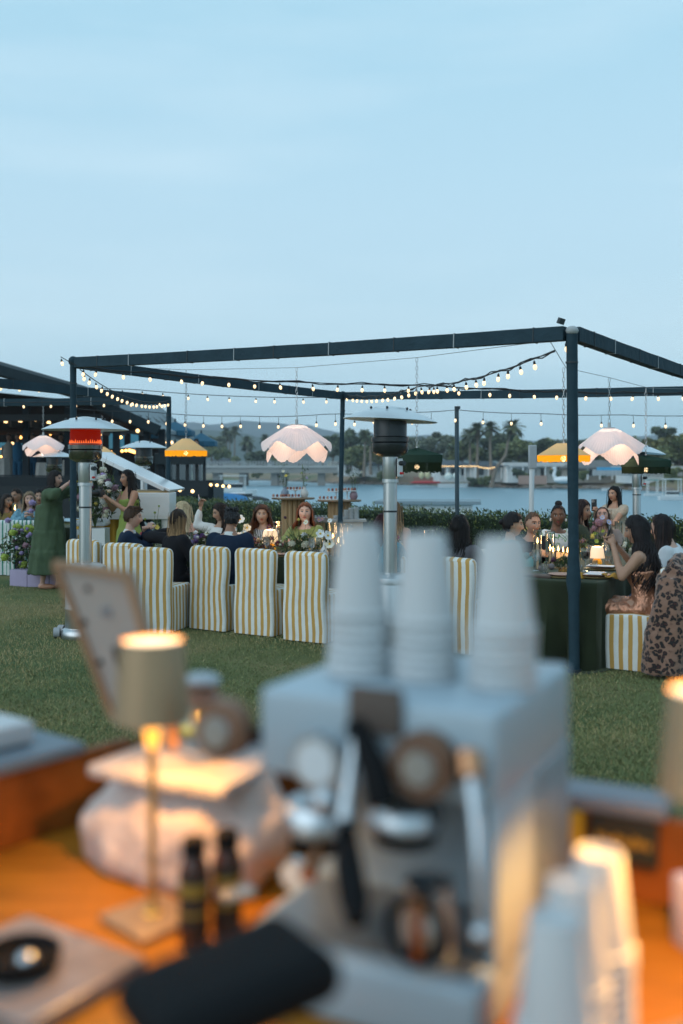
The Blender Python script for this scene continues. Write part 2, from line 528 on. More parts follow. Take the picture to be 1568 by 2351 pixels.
def hill(name, d, pts, col):
    mb = MB(); vs = []; n = 90
    x0, x1 = pts[0][0], pts[-1][0]
    for j in range(5):
        for i in range(n):
            x = x0 + (x1 - x0) * i / (n - 1)
            for (xa, ya), (xb, yb) in zip(pts, pts[1:]):
                if x <= xb + 1e-6:
                    t = (x - xa) / (xb - xa); t = t * t * (3 - 2 * t); y = ya + (yb - ya) * t; break
            top = P(x, y, d)
            f = (0, .35, .7, .93, 1)[j]
            vs.append((top.x, d + (1 - f) * -d * .35 + 0, ZW - 1 + (top.z + 1 - ZW) * f + (noise.noise(V((x * .03, j * 1.3, d))) * 3 * (1 + f))))
    fs = [(j * n + i, j * n + i + 1, (j + 1) * n + i + 1, (j + 1) * n + i) for j in range(4) for i in range(n - 1)]
    mb.add(vs, fs).build(name, M(name + '_brush', col, .95, var=.2, scale=.01), kind='structure')
hill('hills', 1000, [(-900, 1010), (200, 985), (430, 985), (520, 992), (640, 1008), (760, 1030), (900, 1046), (1200, 1052), (2000, 1050)], (.055, .085, .075))
hill('distant_mountains', 1700, [(-1200, 990), (250, 975), (470, 972), (600, 967), (690, 976), (800, 994), (1000, 1000), (1250, 1012), (1500, 1000), (2200, 1010)], (.07, .10, .11))

# ---------------------------------------------------------------- trees of the far shore
def leaf_cloud(mb, centers, n, size, r, flat=.75, mats=3):
    for _ in range(n):
        c, rad = centers[r.randrange(len(centers))]
        d = V((r.gauss(0, 1), r.gauss(0, 1), r.gauss(0, 1))).normalized() * rad * (r.random() ** .35)
        p = V(c) + V((d.x, d.y, d.z * flat))
        a = V((r.gauss(0, 1), r.gauss(0, 1), r.gauss(0, .7))).normalized()
        b = a.cross(V((r.gauss(0, 1), r.gauss(0, 1), r.gauss(0, 1)))).normalized()
        s = size * r.uniform(.6, 1.4)
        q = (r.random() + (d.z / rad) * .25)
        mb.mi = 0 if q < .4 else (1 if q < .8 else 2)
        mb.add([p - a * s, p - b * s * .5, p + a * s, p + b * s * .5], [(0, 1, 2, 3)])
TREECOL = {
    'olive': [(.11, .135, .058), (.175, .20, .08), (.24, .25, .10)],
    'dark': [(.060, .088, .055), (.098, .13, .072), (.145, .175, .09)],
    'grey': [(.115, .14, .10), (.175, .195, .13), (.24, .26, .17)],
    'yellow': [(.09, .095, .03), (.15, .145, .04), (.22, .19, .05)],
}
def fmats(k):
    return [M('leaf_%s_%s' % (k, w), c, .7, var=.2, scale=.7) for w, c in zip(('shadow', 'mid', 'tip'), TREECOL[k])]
def tree_proto(kind, seed, n=2600):
    """unit tree ten metres tall"""
    r = random.Random(seed)
    cs = []
    if kind == 'round':
        for _ in range(15): cs.append(((r.gauss(0, 1.9), r.gauss(0, 1.6), r.uniform(3.2, 8.4)), r.uniform(.9, 1.7)))
    elif kind == 'tall':
        for _ in range(13):
            z = r.uniform(3.5, 9); cs.append(((r.gauss(0, 1.2), r.gauss(0, 1.0), z), r.uniform(.7, 1.2)))
    elif kind == 'willow':
        for _ in range(18): cs.append(((r.gauss(0, 2.2), r.gauss(0, 1.7), r.uniform(1.8, 8.2)), r.uniform(1.0, 1.7)))
    else:  # low bush
        for _ in range(9): cs.append(((r.gauss(0, 3), r.gauss(0, 1.5), r.uniform(1.5, 7)), r.uniform(1.6, 2.8)))
    mb = MB(); leaf_cloud(mb, cs, n, .42 if kind != 'bush' else .6, r)
    t = MB()
    top = 7.5 if kind != 'bush' else 4
    t.tube([(0, 0, -.5), (.1, 0, 2.5), (-.05, .1, 5), (.1, 0, top)], [.32, .24, .17, .06], 7)
    for k in range(5):
        c = cs[k][0]
        z = r.uniform(2, 4.5)
        t.tube([(0, 0, z), (c[0] * .5, c[1] * .5, (z + c[2]) / 2 + .2), c], [.13, .09, .03], 5)
    return mb, t
_tp = {}
def tree(x, ytop, ybase, d, kind='round', col='olive', seed=1, label=None, sx=1.0, grp='trees along the far shore', name='tree', cat='tree'):
    key = (kind, col, seed % 3)
    if key not in _tp:
        c, t = tree_proto(kind, seed)
        root = thing(name, label, cat, (0, 0, 0), 0, grp)
        t.build('trunk', M('far_bark', (.11, .085, .065), .9, var=.25, scale=2), root)
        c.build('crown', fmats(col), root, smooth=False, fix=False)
        _tp[key] = root
        o = root
    else:
        o = copy_tree(_tp[key], label=label)
        o.name = name; o['category'] = cat; o['group'] = grp
    b = P(x, ybase, d); hgt = (ybase - ytop) * d / FPX
    o.location = b
    s = hgt / 8.7
    o.scale = (s * sx, s * sx, s)
    o.rotation_euler = (0, 0, rnd.choice((0, 2.6, 3.4, .5)))
    return o
def palm_proto(seed, shag):
    r = random.Random(seed)
    mb = MB()
    for k in range(46):
        a = r.uniform(0, 2 * PI); el = r.uniform(-.75, 1.25) if not shag else r.uniform(-1.1, 1.1)
        ln = r.uniform(1.5, 2.0)
        d = V((math.cos(a) * math.cos(el), math.sin(a) * math.cos(el), math.sin(el)))
        side = d.cross(V((0, 0, 1))).normalized()
        pts = [d * ln * t + V((0, 0, -.55 * t * t * ln * .6)) for t in (0, .35, .7, 1)]
        ws = [.05, .22, .36, .12]
        mb.mi = 0 if el < -.2 else r.choice((1, 1, 2))
        for j in range(3):
            for sgn in (-1, 1):
                q0, q1 = pts[j], pts[j + 1]
                mb.add([q0, q1, q1 + side * sgn * ws[j + 1] - V((0, 0, .1)), q0 + side * sgn * ws[j] - V((0, 0, .05))], [(0, 1, 2, 3)])
    for k in range(40):   # hanging dead skirt
        a = r.uniform(0, 2 * PI); mb.mi = 3
        q = V((math.cos(a) * .3, math.sin(a) * .3, 0)); w = V((-math.sin(a), math.cos(a), 0)) * .16
        z = -r.uniform(.7, 1.5)
        mb.add([q * .5 + w, q * .5 - w, q * 1.6 - w * .5 + V((0, 0, z)), q * 1.6 + w * .5 + V((0, 0, z))], [(0, 1, 2, 3)])
    return mb
PM = [M('palm_shade', (.05, .062, .03), .7, var=.2), M('palm_green', (.075, .095, .04), .7, var=.2), M('palm_tip', (.12, .13, .06), .7, var=.2), M('palm_dead', (.17, .125, .08), .9, var=.2)]
_pp = []
def palm(x, ytop, ybase, d, label, lean=0, cs=1.0, seed=0):
    """x, ytop: centre of the crown; lean: foot offset in picture-scale units"""
    top, foot = P(x, ytop, d), P(x + lean, ybase, d)
    root = thing('palm_tree', label, 'palm tree', foot, 0, 'palm trees on the far shore')
    t = MB(); a = top - foot
    mid = a * .5 + V((a.x * (.16 if lean else 0), 0, 0))
    t.tube([(0, 0, -.6), a * .25 + V((a.x * -.08, 0, 0)), mid * 1.0, a * .8, a], [.42, .30, .25, .22, .22], 7)
    t.build('trunk', M('palm_bark', (.21, .165, .13), .95, var=.25, scale=1.5), root)
    if len(_pp) <= seed % 2:
        o = palm_proto(seed + 5, seed % 2).build('crown', PM, root, smooth=False, fix=False); _pp.append(o)
    else:
        o = _pp[seed % 2].copy(); C.objects.link(o); o.parent = root
    o.location = a; o.scale = (cs,) * 3; o.rotation_euler = (0, 0, x)
    return root
palm(1097, 985, 1092, 190, 'palm with a thick shaggy crown, leftmost of the four by the white porch', -2, 1.35, 0)
palm(1078, 995, 1093, 196, 'shorter palm with a reddish trunk left of the shaggy palm', 3, 1.2, 1)
palm(1125, 982, 1095, 188, 'straight tall palm between the shaggy palm and the leaning one', 2, 1.3, 0)
palm(1178, 978, 1112, 172, 'palm whose pale trunk leans far over towards the water', -50, 1.25, 1)
palm(838, 1001, 1088, 205, 'palm standing on the brown bank just right of the mid frame post', -2, 1.1, 0)
palm(850, 1006, 1084, 212, 'second palm on the brown bank with a pale trunk', 1, .9, 1)
palm(520, 989, 1064, 330, 'round headed palm left of a pair above the bridge', 1, 1.5, 1)
palm(539, 988, 1064, 325, 'round headed palm right of a pair above the bridge', -1, 1.45, 0)
palm(527, 1004, 1064, 330, 'low palm below the pair above the bridge', 0, 1.2, 0)
palm(568, 1012, 1064, 310, 'stubby palm with a broad head left of the dome shaped tree', 0, 1.7, 1)
palm(608, 1005, 1066, 300, 'lone palm beside the left rim of the white wavy lampshade', 0, 1.1, 0)
palm(508, 1022, 1064, 320, 'grey green palm at the left edge of the trees over the bridge', 0, 1.3, 1)
TREES = [
 (485, 1003, 1066, 300, 'round', 'grey', 1, 'grey green tree left of the palms above the bridge', 1.2),
 (500, 1015, 1066, 280, 'bush', 'olive', 2, 'low olive tree at the left end of the bridge', 1.0),
 (600, 1030, 1072, 270, 'bush', 'dark', 1, 'broad dark green tree above the middle of the bridge', 1.5),
 (640, 1040, 1074, 260, 'bush', 'olive', 3, 'olive shrub tree above the bridge right of the dark one', 1.2),
 (740, 996, 1070, 250, 'round', 'dark', 2, 'dark domed tree right of the white wavy lampshade', 1.0),
 (765, 1012, 1075, 240, 'tall', 'dark', 1, 'narrow dark tree just left of the mid frame post', 1.2),
 (805, 990, 1076, 232, 'round', 'dark', 3, 'tall feathery dark tree just right of the mid frame post', 1.0),
 (830, 1015, 1078, 225, 'bush', 'olive', 1, 'yellowish low tree behind the two bank palms', 1.1),
 (870, 1020, 1078, 225, 'bush', 'yellow', 2, 'yellow green bushy tree left of the dark heater', 1.0),
 (950, 998, 1076, 220, 'round', 'grey', 2, 'grey eucalyptus behind the green hanging lamp', 1.2),
 (915, 1010, 1076, 226, 'round', 'dark', 1, 'dark tree behind the dark heater head', 1.1),
 (1005, 1000, 1078, 222, 'tall', 'grey', 1, 'thin grey tree right of the green hanging lamp', 1.3),
 (1030, 1006, 1080, 215, 'round', 'grey', 3, 'pale airy tree left of the slim string light post', 1.0),
 (1062, 1004, 1085, 205, 'willow', 'olive', 1, 'drooping olive tree behind the reddish palm trunk', 1.0),
 (1110, 1003, 1085, 208, 'willow', 'dark', 2, 'dark drooping tree behind the shaggy palm', 1.2),
 (1150, 998, 1086, 212, 'round', 'grey', 1, 'grey green tree between the straight and the leaning palm', 1.2),
 (1190, 1005, 1088, 205, 'willow', 'olive', 3, 'large drooping tree right of the leaning palm', 1.3),
 (1235, 1008, 1088, 205, 'willow', 'dark', 1, 'dark drooping tree behind the white speaker column', 1.2),
 (1275, 1003, 1088, 214, 'round', 'grey', 2, 'rounded grey green tree above the left fringed amber lamp', 1.2),
 (1330, 1004, 1086, 215, 'round', 'dark', 2, 'dark tree behind the near right frame post', 1.2),
 (1370, 1010, 1086, 215, 'willow', 'olive', 2, 'olive drooping tree behind the right wavy lampshade', 1.2),
 (1420, 996, 1088, 225, 'round', 'olive', 2, 'olive tree rising over the right wavy lampshade', 1.0),
 (1465, 1010, 1090, 200, 'willow', 'dark', 3, 'dark tree behind the far right heater', 1.1),
 (1520, 1000, 1095, 170, 'willow', 'yellow', 1, 'yellow green tree at the right edge behind the dark green lamp', 1.2),
 (1560, 1004, 1098, 165, 'willow', 'olive', 1, 'large olive tree cut by the right edge', 1.2),
 (1525, 990, 1088, 230, 'tall', 'dark', 2, 'small dark conifer over the yellow tree at right', 1.1),
 (1610, 995, 1098, 165, 'willow', 'yellow', 2, 'yellowish tree just past the right edge', 1.3),
 (1450, 1020, 1090, 190, 'willow', 'yellow', 3, 'yellow green tree between the right heater and the frame post', 1.0),
]
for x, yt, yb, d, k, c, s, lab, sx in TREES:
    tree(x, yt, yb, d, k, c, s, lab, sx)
for x, yt, yb, d, sx, c, lab in [
 (1115, 1090, 1117, 176, 1.1, 'olive', 'big round leafy bush at the waterline right of the moored white boat'),
 (1085, 1094, 1116, 178, 1.0, 'dark', 'dark bush at the waterline behind the slim post'),
 (1215, 1085, 1100, 176, 1.0, 'olive', 'clipped bush in front of the long white house'),
 (1190, 1075, 1100, 180, 1.0, 'dark', 'dark shrub at the foot of the leaning palm'),
 (880, 1078, 1107, 215, .9, 'olive', 'scrub bush on the bank left of the dark heater post'),
 (905, 1090, 1112, 212, .9, 'olive', 'yellowish reeds at the waterline behind the dark heater post'),
 (800, 1076, 1090, 225, .9, 'dark', 'round dark shrub on top of the brown bank'),
 (830, 1086, 1096, 226, 1.2, 'dark', 'low dark scrub halfway up the brown bank'),
 (768, 1078, 1092, 235, 1.0, 'grey', 'grey scrub beside the mid frame post on the bank'),
 (1275, 1075, 1100, 175, .8, 'dark', 'dark bush behind the white swan float'),
 (1340, 1078, 1104, 170, .9, 'olive', 'shrub beside the near right post on the far shore'),
 (1545, 1070, 1108, 150, 1.0, 'olive', 'leafy palm bush at the right edge of the far shore'),
 (650, 1062, 1080, 250, 1.2, 'olive', 'bush under the right part of the bridge'),
 (590, 1084, 1098, 270, 1.5, 'olive', 'green bushes under the bridge span'),
 (985, 1082, 1096, 205, 1.0, 'dark', 'dark shrub left of the red kayak'),
 (1385, 1082, 1098, 168, .8, 'dark', 'dark shrub in front of the grey roofed house')]:
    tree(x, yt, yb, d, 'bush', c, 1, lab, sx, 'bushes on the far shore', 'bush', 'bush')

# ---------------------------------------------------------------- houses, bridge, boats across the water
WHITE = M('painted_white', (.76, .76, .74), .6, var=.06, scale=.5)
ROOFM = M('shingle_grey', (.17, .165, .16), .9, var=.2, scale=.6)
ROOFB = M('shingle_blue_grey', (.10, .115, .13), .9, var=.2, scale=.6)
CREAM = M('stucco_cream', (.40, .36, .31), .8, var=.08, scale=.5)
GLASSD = M('dark_window_glass', (.02, .03, .035), .08, var=0)
TRIM = M('white_trim', (.7, .7, .68), .6, var=.04)
WARMB = M('warm_bulb', (.9, .7, .4), .4, var=0, emit=(1, .62, .26), es=3)
def house(x0, x1, yr, ye, yb, d, label, wall=WHITE, roof=ROOFM, wins=(), posts=(), flat=False, chim=None, rz=0, dep=9):
    a, b = P(x0, yb, d), P(x1, yb, d)
    w = b.x - a.x; zr, ze = P(0, yr, d).z - a.z, P(0, ye, d).z - a.z
    root = thing('house', label, 'house', ((a.x + b.x) / 2, d, a.z), rz, 'houses on the far shore')
    MB().box((0, dep / 2, ze / 2 - .5), (w, dep, ze + 1)).build('wall', wall, root, smooth=False)
    m = MB()
    o = .7
    if flat:
        m.box((0, dep / 2 - .6, (zr + ze) / 2), (w + 1.4, dep + 2.5, max(.3, zr - ze)))
    else:
        i = min(w * .28, 4)
        m.add([(-w / 2 - o, -o, ze), (w / 2 + o, -o, ze), (w / 2 + o, dep + o, ze), (-w / 2 - o, dep + o, ze), (-w / 2 + i, dep / 2, zr), (w / 2 - i, dep / 2, zr),
               (-w / 2 - o, -o, ze - .22), (w / 2 + o, -o, ze - .22), (w / 2 + o, dep + o, ze - .22), (-w / 2 - o, dep + o, ze - .22)],
              [(0, 1, 5, 4), (1, 2, 5), (2, 3, 4, 5), (3, 0, 4), (0, 6, 7, 1), (1, 7, 8, 2), (2, 8, 9, 3), (3, 9, 6, 0), (6, 9, 8, 7)])
    rf = m.build('roof', roof, root, smooth=False)
    if chim is not None:
        for cx in chim:
            MB().box((cx * w, dep / 2, zr + .35), (1.0, .9, 1.5)).build('chimney', M('chimney_white', (.55, .5, .46), .8), rf, smooth=False)
    for fx, fw in wins:
        f = MB().box((fx * w, -.06, ze * .45), (fw * w, .12, ze * .72)).build('window', TRIM, root, smooth=False)
        MB().box((fx * w, -.135, ze * .45), (fw * w * .86, .05, ze * .6)).build('pane', GLASSD, f, smooth=False)
    for px in posts:
        MB().box((px * w, -2.2, ze / 2 - .2), (.28, .28, ze + .4)).build('porch_post', TRIM, root, smooth=False)
    if posts:
        MB().box((0, -1.3, ze - .16), (w, 2.3, .26)).build('porch_roof', roof, root, smooth=False)
    return root
house(775, 850, 1052, 1064, 1084, 235, 'white gabled house on the bank left of the dark heater', wins=((-.2, .12), (.2, .14)), chim=(-.3,))
house(852, 905, 1056, 1066, 1085, 228, 'white house with a blue tarp beside the dark heater post', wins=((.1, .2),), roof=ROOFB)
house(1000, 1080, 1056, 1069, 1095, 195, 'white house with a long open porch left of the palms', roof=ROOFB, wins=((-.3, .14), (0, .18), (.3, .14)), posts=(-.46, -.2, .05, .3, .46))
house(1085, 1150, 1058, 1069, 1095, 192, 'low house with a lit porch behind the palm trunks', roof=ROOFB, wins=((-.2, .2), (.2, .2)), posts=(-.45, 0, .45))
house(1165, 1292, 1062, 1068, 1096, 185, 'long low white house with a flat roof behind the speaker column', roof=M('white_flat_roof', (.55, .55, .54), .7), wins=((-.38, .1), (-.22, .1), (-.05, .14), (.15, .12), (.34, .12)), posts=(-.46, -.26, -.06, .14, .33, .46), flat=True, chim=(.05, .28))
house(1300, 1440, 1056, 1073, 1096, 180, 'grey roofed ranch house behind the right wavy lampshade', wall=CREAM, wins=((-.35, .1), (-.1, .16), (.15, .1), (.36, .1)), posts=(-.2, 0, .2))
house(1448, 1560, 1070, 1078, 1096, 165, 'white house with tall windows at the right edge', wins=((-.3, .06), (-.15, .06), (.05, .06), (.25, .1)), roof=M('white_flat_roof2', (.5, .5, .49), .7), flat=True)
house(655, 720, 1054, 1064, 1074, 255, 'pale gabled house behind the bridge right half', wall=CREAM, wins=((0, .2),))
house(470, 545, 1052, 1062, 1072, 300, 'blue grey roofed house behind the bridge left end', wall=CREAM, roof=ROOFB, wins=((0, .2),))
house(610, 650, 1050, 1061, 1072, 280, 'small white gabled house above the bridge', wins=((0, .3),))
# low garden walls, fences and terraces on the far bank
def lowwall(x0, x1, yt, yb, d, name, label, cat, mat, dep=.4):
    a, b = P(x0, yb, d), P(x1, yt, d)
    o = MB().box((0, 0, (b.z - a.z) / 2 - .3), (b.x - a.x, dep, b.z - a.z + .6)).build(name, mat, None, loc=((a.x + b.x) / 2, d, a.z), smooth=False)
    return tag(o, label, cat)
lowwall(1190, 1255, 1092, 1104, 174, 'terrace_wall', 'pinkish terrace wall below the long white house', 'wall', M('pink_stucco', (.42, .27, .22), .9))
lowwall(950, 1010, 1095, 1104, 200, 'terrace_wall', 'reddish retaining wall above the red kayak', 'wall', M('red_soil_wall', (.30, .15, .11), .9))
def picket(x0, x1, yt, yb, d, label, n, mat):
    a, b = P(x0, yb, d), P(x1, yt, d); w = b.x - a.x; h = b.z - a.z
    root = thing('garden_fence', label, 'fence', ((a.x + b.x) / 2, d, a.z))
    for i in range(n):
        x = -w / 2 + w * (i + .5) / n
        MB().box((x, 0, h / 2), (w / n * .9, .08, h * U(.96, 1.02))).build('panel', mat, root, smooth=False)
    MB().box((0, .08, h * .5), (w, .06, .15)).build('rail', mat, root, smooth=False)
picket(1360, 1470, 1078, 1092, 165, 'pale panelled garden fence behind the far right heater post', 14, M('pale_fence', (.42, .43, .43), .8, var=.15))
picket(1480, 1568, 1084, 1093, 158, 'weathered fence at the right edge of the far shore', 10, M('weathered_fence', (.33, .31, .29), .8, var=.15))
b_ = tag(MB().box((0, 0, 1.1), (4.2, 1.2, .5)).build('tarp_cover', M('blue_tarp', (.06, .33, .55), .6), None, loc=P(1402, 1092, 160), smooth=False), 'blue tarp over a frame along the pale fence', 'tarp')
tag(MB().box((0, 0, .8), (2.4, .3, 3.0)).build('privacy_screen', M('cyan_panel', (.04, .34, .58), .6), None, loc=P(901, 1080, 215), smooth=False), 'bright blue panel standing beside the heater post on the bank', 'panel')
# bridge
BD = 215
br = thing('road_bridge', 'long grey concrete road bridge crossing the water behind the left half', 'bridge', (P(600, 0, BD).x, BD, 0))
def bx(x): return P(x, 0, BD).x - P(600, 0, BD).x
CONC = M('concrete', (.30, .285, .265), .9, var=.12, scale=.5)
zt = P(0, 1073, BD).z; zb = P(0, 1086, BD).z
MB().box(((bx(380) + bx(775)) / 2, 0, (zt + zb) / 2), (bx(775) - bx(380), 9, zt - zb)).build('deck', CONC, br, smooth=False)
MB().box(((bx(380) + bx(775)) / 2, -4.6, zt + .15), (bx(775) - bx(380), .35, .5)).build('kerb', M('concrete_pale', (.42, .41, .39), .9), br, smooth=False)
rail = MB()
for k in range(3): rail.box(((bx(380) + bx(775)) / 2, -4.6, zt + .65 + k * .3), (bx(775) - bx(380), .08, .09))
for i in range(58): rail.box((bx(384 + i * 6.7), -4.6, zt + .75), (.14, .12, 1.1))
rail.build('railing', M('rail_grey', (.40, .40, .39), .7), br, smooth=False)
for x in (500, 560, 632, 650, 738):
    MB().box((bx(x), 0, (zb + ZW) / 2 - .6), (1.5, 6, zb - ZW + 1.2)).build('pier', CONC, br, smooth=False)
# boats
HULL = M('boat_gelcoat', (.68, .69, .69), .35, var=.04)
def boat(x, yw, d, L_, label, canopy=None, cabin=True, rz=0, name='boat', cv=None, grp='boats on the lagoon'):
    b = P(x, yw, d); b.z = ZW
    root = thing(name, label, 'boat', b, rz, grp)
    h = L_ * .13; w = L_ * .34
    m = MB()
    st = [(-.5, .9, 0), (-.2, 1, .02), (.2, .95, .06), (.4, .6, .14), (.5, .06, .22)]
    vs = []
    for sx, k, rise in st:
        for sy, z in ((-1, h + rise * h), (-.75, -.15), (.75, -.15), (1, h + rise * h)):
            vs.append((sx * L_, sy * k * w / 2, z))
    fs = []
    for i in range(len(st) - 1):
        for j in range(4):
            fs.append((i * 4 + j, i * 4 + (j + 1) % 4, i * 4 + 4 + (j + 1) % 4, i * 4 + 4 + j))
    fs += [(0, 1, 2, 3), (16, 19, 18, 17)]
    m.add(vs, fs).build('hull', HULL, root, smooth=False, bevel=.03)
    if cabin:
        MB().box((-.05 * L_, 0, h + .09 * L_), (.42 * L_, w * .7, .18 * L_)).build('cabin', HULL, root, smooth=False, bevel=.05)
        MB().box((-.05 * L_, 0, h + .115 * L_), (.425 * L_, w * .72, .08 * L_)).build('window', GLASSD, root, smooth=False)
    if canopy:
        mat_, ch = canopy
        MB().box((-.05 * L_, 0, h + ch), (.62 * L_, w * .95, .10)).build('canopy', mat_, root, smooth=False, bevel=.04)
        for sx in (-.32, .22):
            for sy in (-.42, .42):
                MB().tube([(sx * L_, sy * w, h * .9), (sx * L_, sy * w, h + ch)], .05, 6).build('canopy_post', TRIM, root)
    if cv:
        g = MB()
        def fn(a, c):
            X = (a - .5) * L_ * .95; Y = (c - .5) * w * 1.05
            return V((X, Y, h + .17 * L_ * math.sin(PI * min(1, max(0, a))) ** .6 * math.cos((c - .5) * PI) * .75))
        g.grid(fn, 14, 9).build('boat_cover', cv, root)
    return root
TEAL = M('teal_canvas', (.03, .25, .22), .7); BLUEC = M('blue_canvas', (.02, .16, .36), .6, var=.15); MARO = M('maroon_canvas', (.16, .03, .05), .7)
boat(1500, 1139, 128, 2.3, 'small white boat with a green canopy right of the far heater', canopy=(TEAL, 1.75), cabin=False)
boat(1546, 1149, 110, 3.2, 'white pontoon boat with a white canopy cut by the right edge', canopy=(TRIM, 1.9), cabin=True)
boat(1040, 1119, 188, 5.6, 'low white motor boat moored by the far bank left of the slim post', cabin=False)
boat(1404, 1123, 160, 3.0, 'small white dinghy with an outboard against the far bank', cabin=False)
boat(478, 1122, 92, 5.5, 'small boat under a teal cover nearest the glass deck', cabin=False, cv=TEAL)
boat(515, 1126, 88, 5.0, 'boat under a bright blue cover in the marina', cabin=False, cv=BLUEC, rz=.3)
boat(549, 1127, 90, 4.2, 'white speedboat with a raised windscreen in the marina', cabin=True, rz=2.6)
boat(500, 1103, 130, 6, 'white cabin boat behind the blue covered one', cabin=True)
boat(470, 1098, 135, 6, 'boat with a maroon cover at the back of the marina', cabin=False, cv=MARO)
boat(540, 1105, 125, 5.5, 'tall white cruiser at the back of the marina', cabin=True, canopy=(TRIM, 1.9), rz=.2)
boat(455, 1128, 86, 4.5, 'white skiff with blue seats beside the restaurant deck', cabin=False, rz=.2)
boat(580, 1128, 92, 3.6, 'dark inflatable boat with an outboard at the right end of the marina', cabin=False, cv=M('black_rubber', (.02, .025, .03), .6))
k_ = MB().ell((0, 0, .2), (3.0, .5, .3), 16, 8).build('kayak', M('red_plastic', (.45, .03, .03), .5), None, loc=P(977, 1110, 190)); tag(k_, 'long red kayak lying on the far bank', 'kayak')
k_ = MB().ell((0, 0, .1), (1.7, .4, .2), 16, 8).build('kayak', M('red_plastic2', (.5, .03, .05), .5), None, loc=G(1424, 1121, ZW + .1)); tag(k_, 'short red kayak floating beside the white dinghy', 'kayak')
for i, x in enumerate((968, 982)):
    k_ = MB().ell((0, 0, .6), (.55, .5, .75), 12, 8).build('float_ring', M('pale_yellow_vinyl', (.62, .55, .32), .5), None, loc=P(x, 1098, 196)); tag(k_, 'pale yellow inflatable left of a pair on the bank' if i == 0 else 'pale yellow inflatable right of a pair on the bank', 'inflatable', 'inflatables on the far bank')
for i, x in enumerate((1030, 1048)):
    k_ = MB().ell((0, 0, .5), (.8, .6, .7), 12, 8, rotm(0, 0, .5)).build('float_toy', M('white_vinyl', (.62, .68, .64), .5), None, loc=P(x, 1100, 188)); tag(k_, 'whitish inflatable above the moored motor boat, left one' if i == 0 else 'whitish inflatable above the moored motor boat, right one', 'inflatable', 'inflatables on the far bank')
# swan float
sw = thing('swan_float', 'white inflatable swan resting on the far lawn near the long house', 'inflatable', P(1288, 1108, 168))
WV = M('white_vinyl_swan', (.75, .77, .78), .4, var=.03)
m = MB(); m.ell((.4, 0, .45), (1.7, 1.1, .6), 20, 10); m.ell((1.6, 0, .95), (.5, .3, .5), 10, 8); m.build('body', WV, sw)
MB().tube([(-.9, 0, .6), (-1.25, 0, 1.3), (-1.0, 0, 2.0), (-1.1, 0, 2.45), (-1.45, 0, 2.4)], [.36, .3, .25, .27, .18], 10).build('neck', WV, sw)
MB().tube([(-1.5, 0, 2.38), (-1.85, 0, 2.25)], [.13, .04], 8).build('beak', M('orange_vinyl', (.6, .25, .04), .5), sw)
# porch lights across the water
st = thing('string_light', 'row of small warm bulbs along the far porch eaves', 'string lights', P(1090, 1076, 186), 0, 'string lights')
pc = []
for i in range(30):
    x = 1000 + i * 5; y = 1070.5 + (0 if x < 1095 else 4.5 * math.sin((x - 1095) / 50 * PI))
    q = P(x, y, 187) - P(1090, 1076, 186); pc.append(q)
    MB().ell(q, .10, 6, 4).build('bulb', WARMB, st)
MB().tube([p + V((0, .05, .12)) for p in pc], .03, 4).build('cable', M('black_cable', (.015, .017, .02), .6, var=0), st)
# floating dock roof just beyond the hedge
dk = thing('dock_shed', 'low grey blue flat roofed dock shed just beyond the hedge', 'shed', P(985, 1180, 30), R(-8))
zt = P(0, 1152, 30).z - P(0, 1180, 30).z
MB().box((0, 0, zt), (3.1, 2.2, .10)).build('roof', M('shed_roof_grey', (.21, .27, .30), .6, var=.1, scale=2), dk, smooth=False, bevel=.01)
MB().box((.1, 0, zt - 1.0), (2.4, 1.8, 1.9)).build('wall', WHITE, dk, smooth=False)
# ---------------------------------------------------------------- hedge
def make_hedge():
    root = thing('hedge', 'dense clipped green hedge running along the water edge', 'hedge', H0, math.atan2(HD.y, HD.x))
    ln = 19.5; h = .92
    mb = MB()
    def fn(a, c):
        t = c * 2 * PI
        x = a * ln
        yy = .36 * math.copysign(abs(math.cos(t)) ** .4, math.cos(t)); zz = h / 2 + h / 2 * math.copysign(abs(math.sin(t)) ** .4, math.sin(t))
        k = noise.noise(V((x * 2.2, yy * 3, zz * 3))) * .05
        return V((x, yy + k, zz + k * .8 - .03))
    mb.grid(fn, 100, 14)
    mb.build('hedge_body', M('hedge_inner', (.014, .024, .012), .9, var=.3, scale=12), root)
    lf = MB(); r = random.Random(5)
    for _ in range(15000):
        x = r.random() * ln
        s = r.random()
        if s < .6: y, z = -.36 - r.uniform(-.07, .05), r.uniform(.0, h)
        else: y, z = r.uniform(-.42, .3), h + r.gauss(.0, .04)
        k = noise.noise(V((x * 2.2, y * 3, z * 3))) * .09
        p = V((x, y - abs(k) * .4, z + (k if s >= .6 else 0)))
        a = V((r.gauss(0, .6), r.gauss(-.4, .5), r.gauss(.75, .5))).normalized()
        b = a.cross(V((r.gauss(0, 1), r.gauss(-.8, 1), r.gauss(.3, 1)))).normalized()
        q = r.uniform(.028, .058)
        lf.mi = 0 if r.random() < .34 else (1 if r.random() < .7 else 2)
        if noise.noise(V((x * 1.1, z * 2, 3))) > .25 and r.random() < .5: lf.mi = 2
        lf.add([p - a * q * .5, p - b * q * .3, p + a * q, p + b * q * .3], [(0, 1, 2, 3)])
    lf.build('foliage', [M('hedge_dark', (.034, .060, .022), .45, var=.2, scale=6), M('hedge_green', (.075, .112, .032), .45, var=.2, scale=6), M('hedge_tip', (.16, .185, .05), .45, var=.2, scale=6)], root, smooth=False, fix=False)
make_hedge()

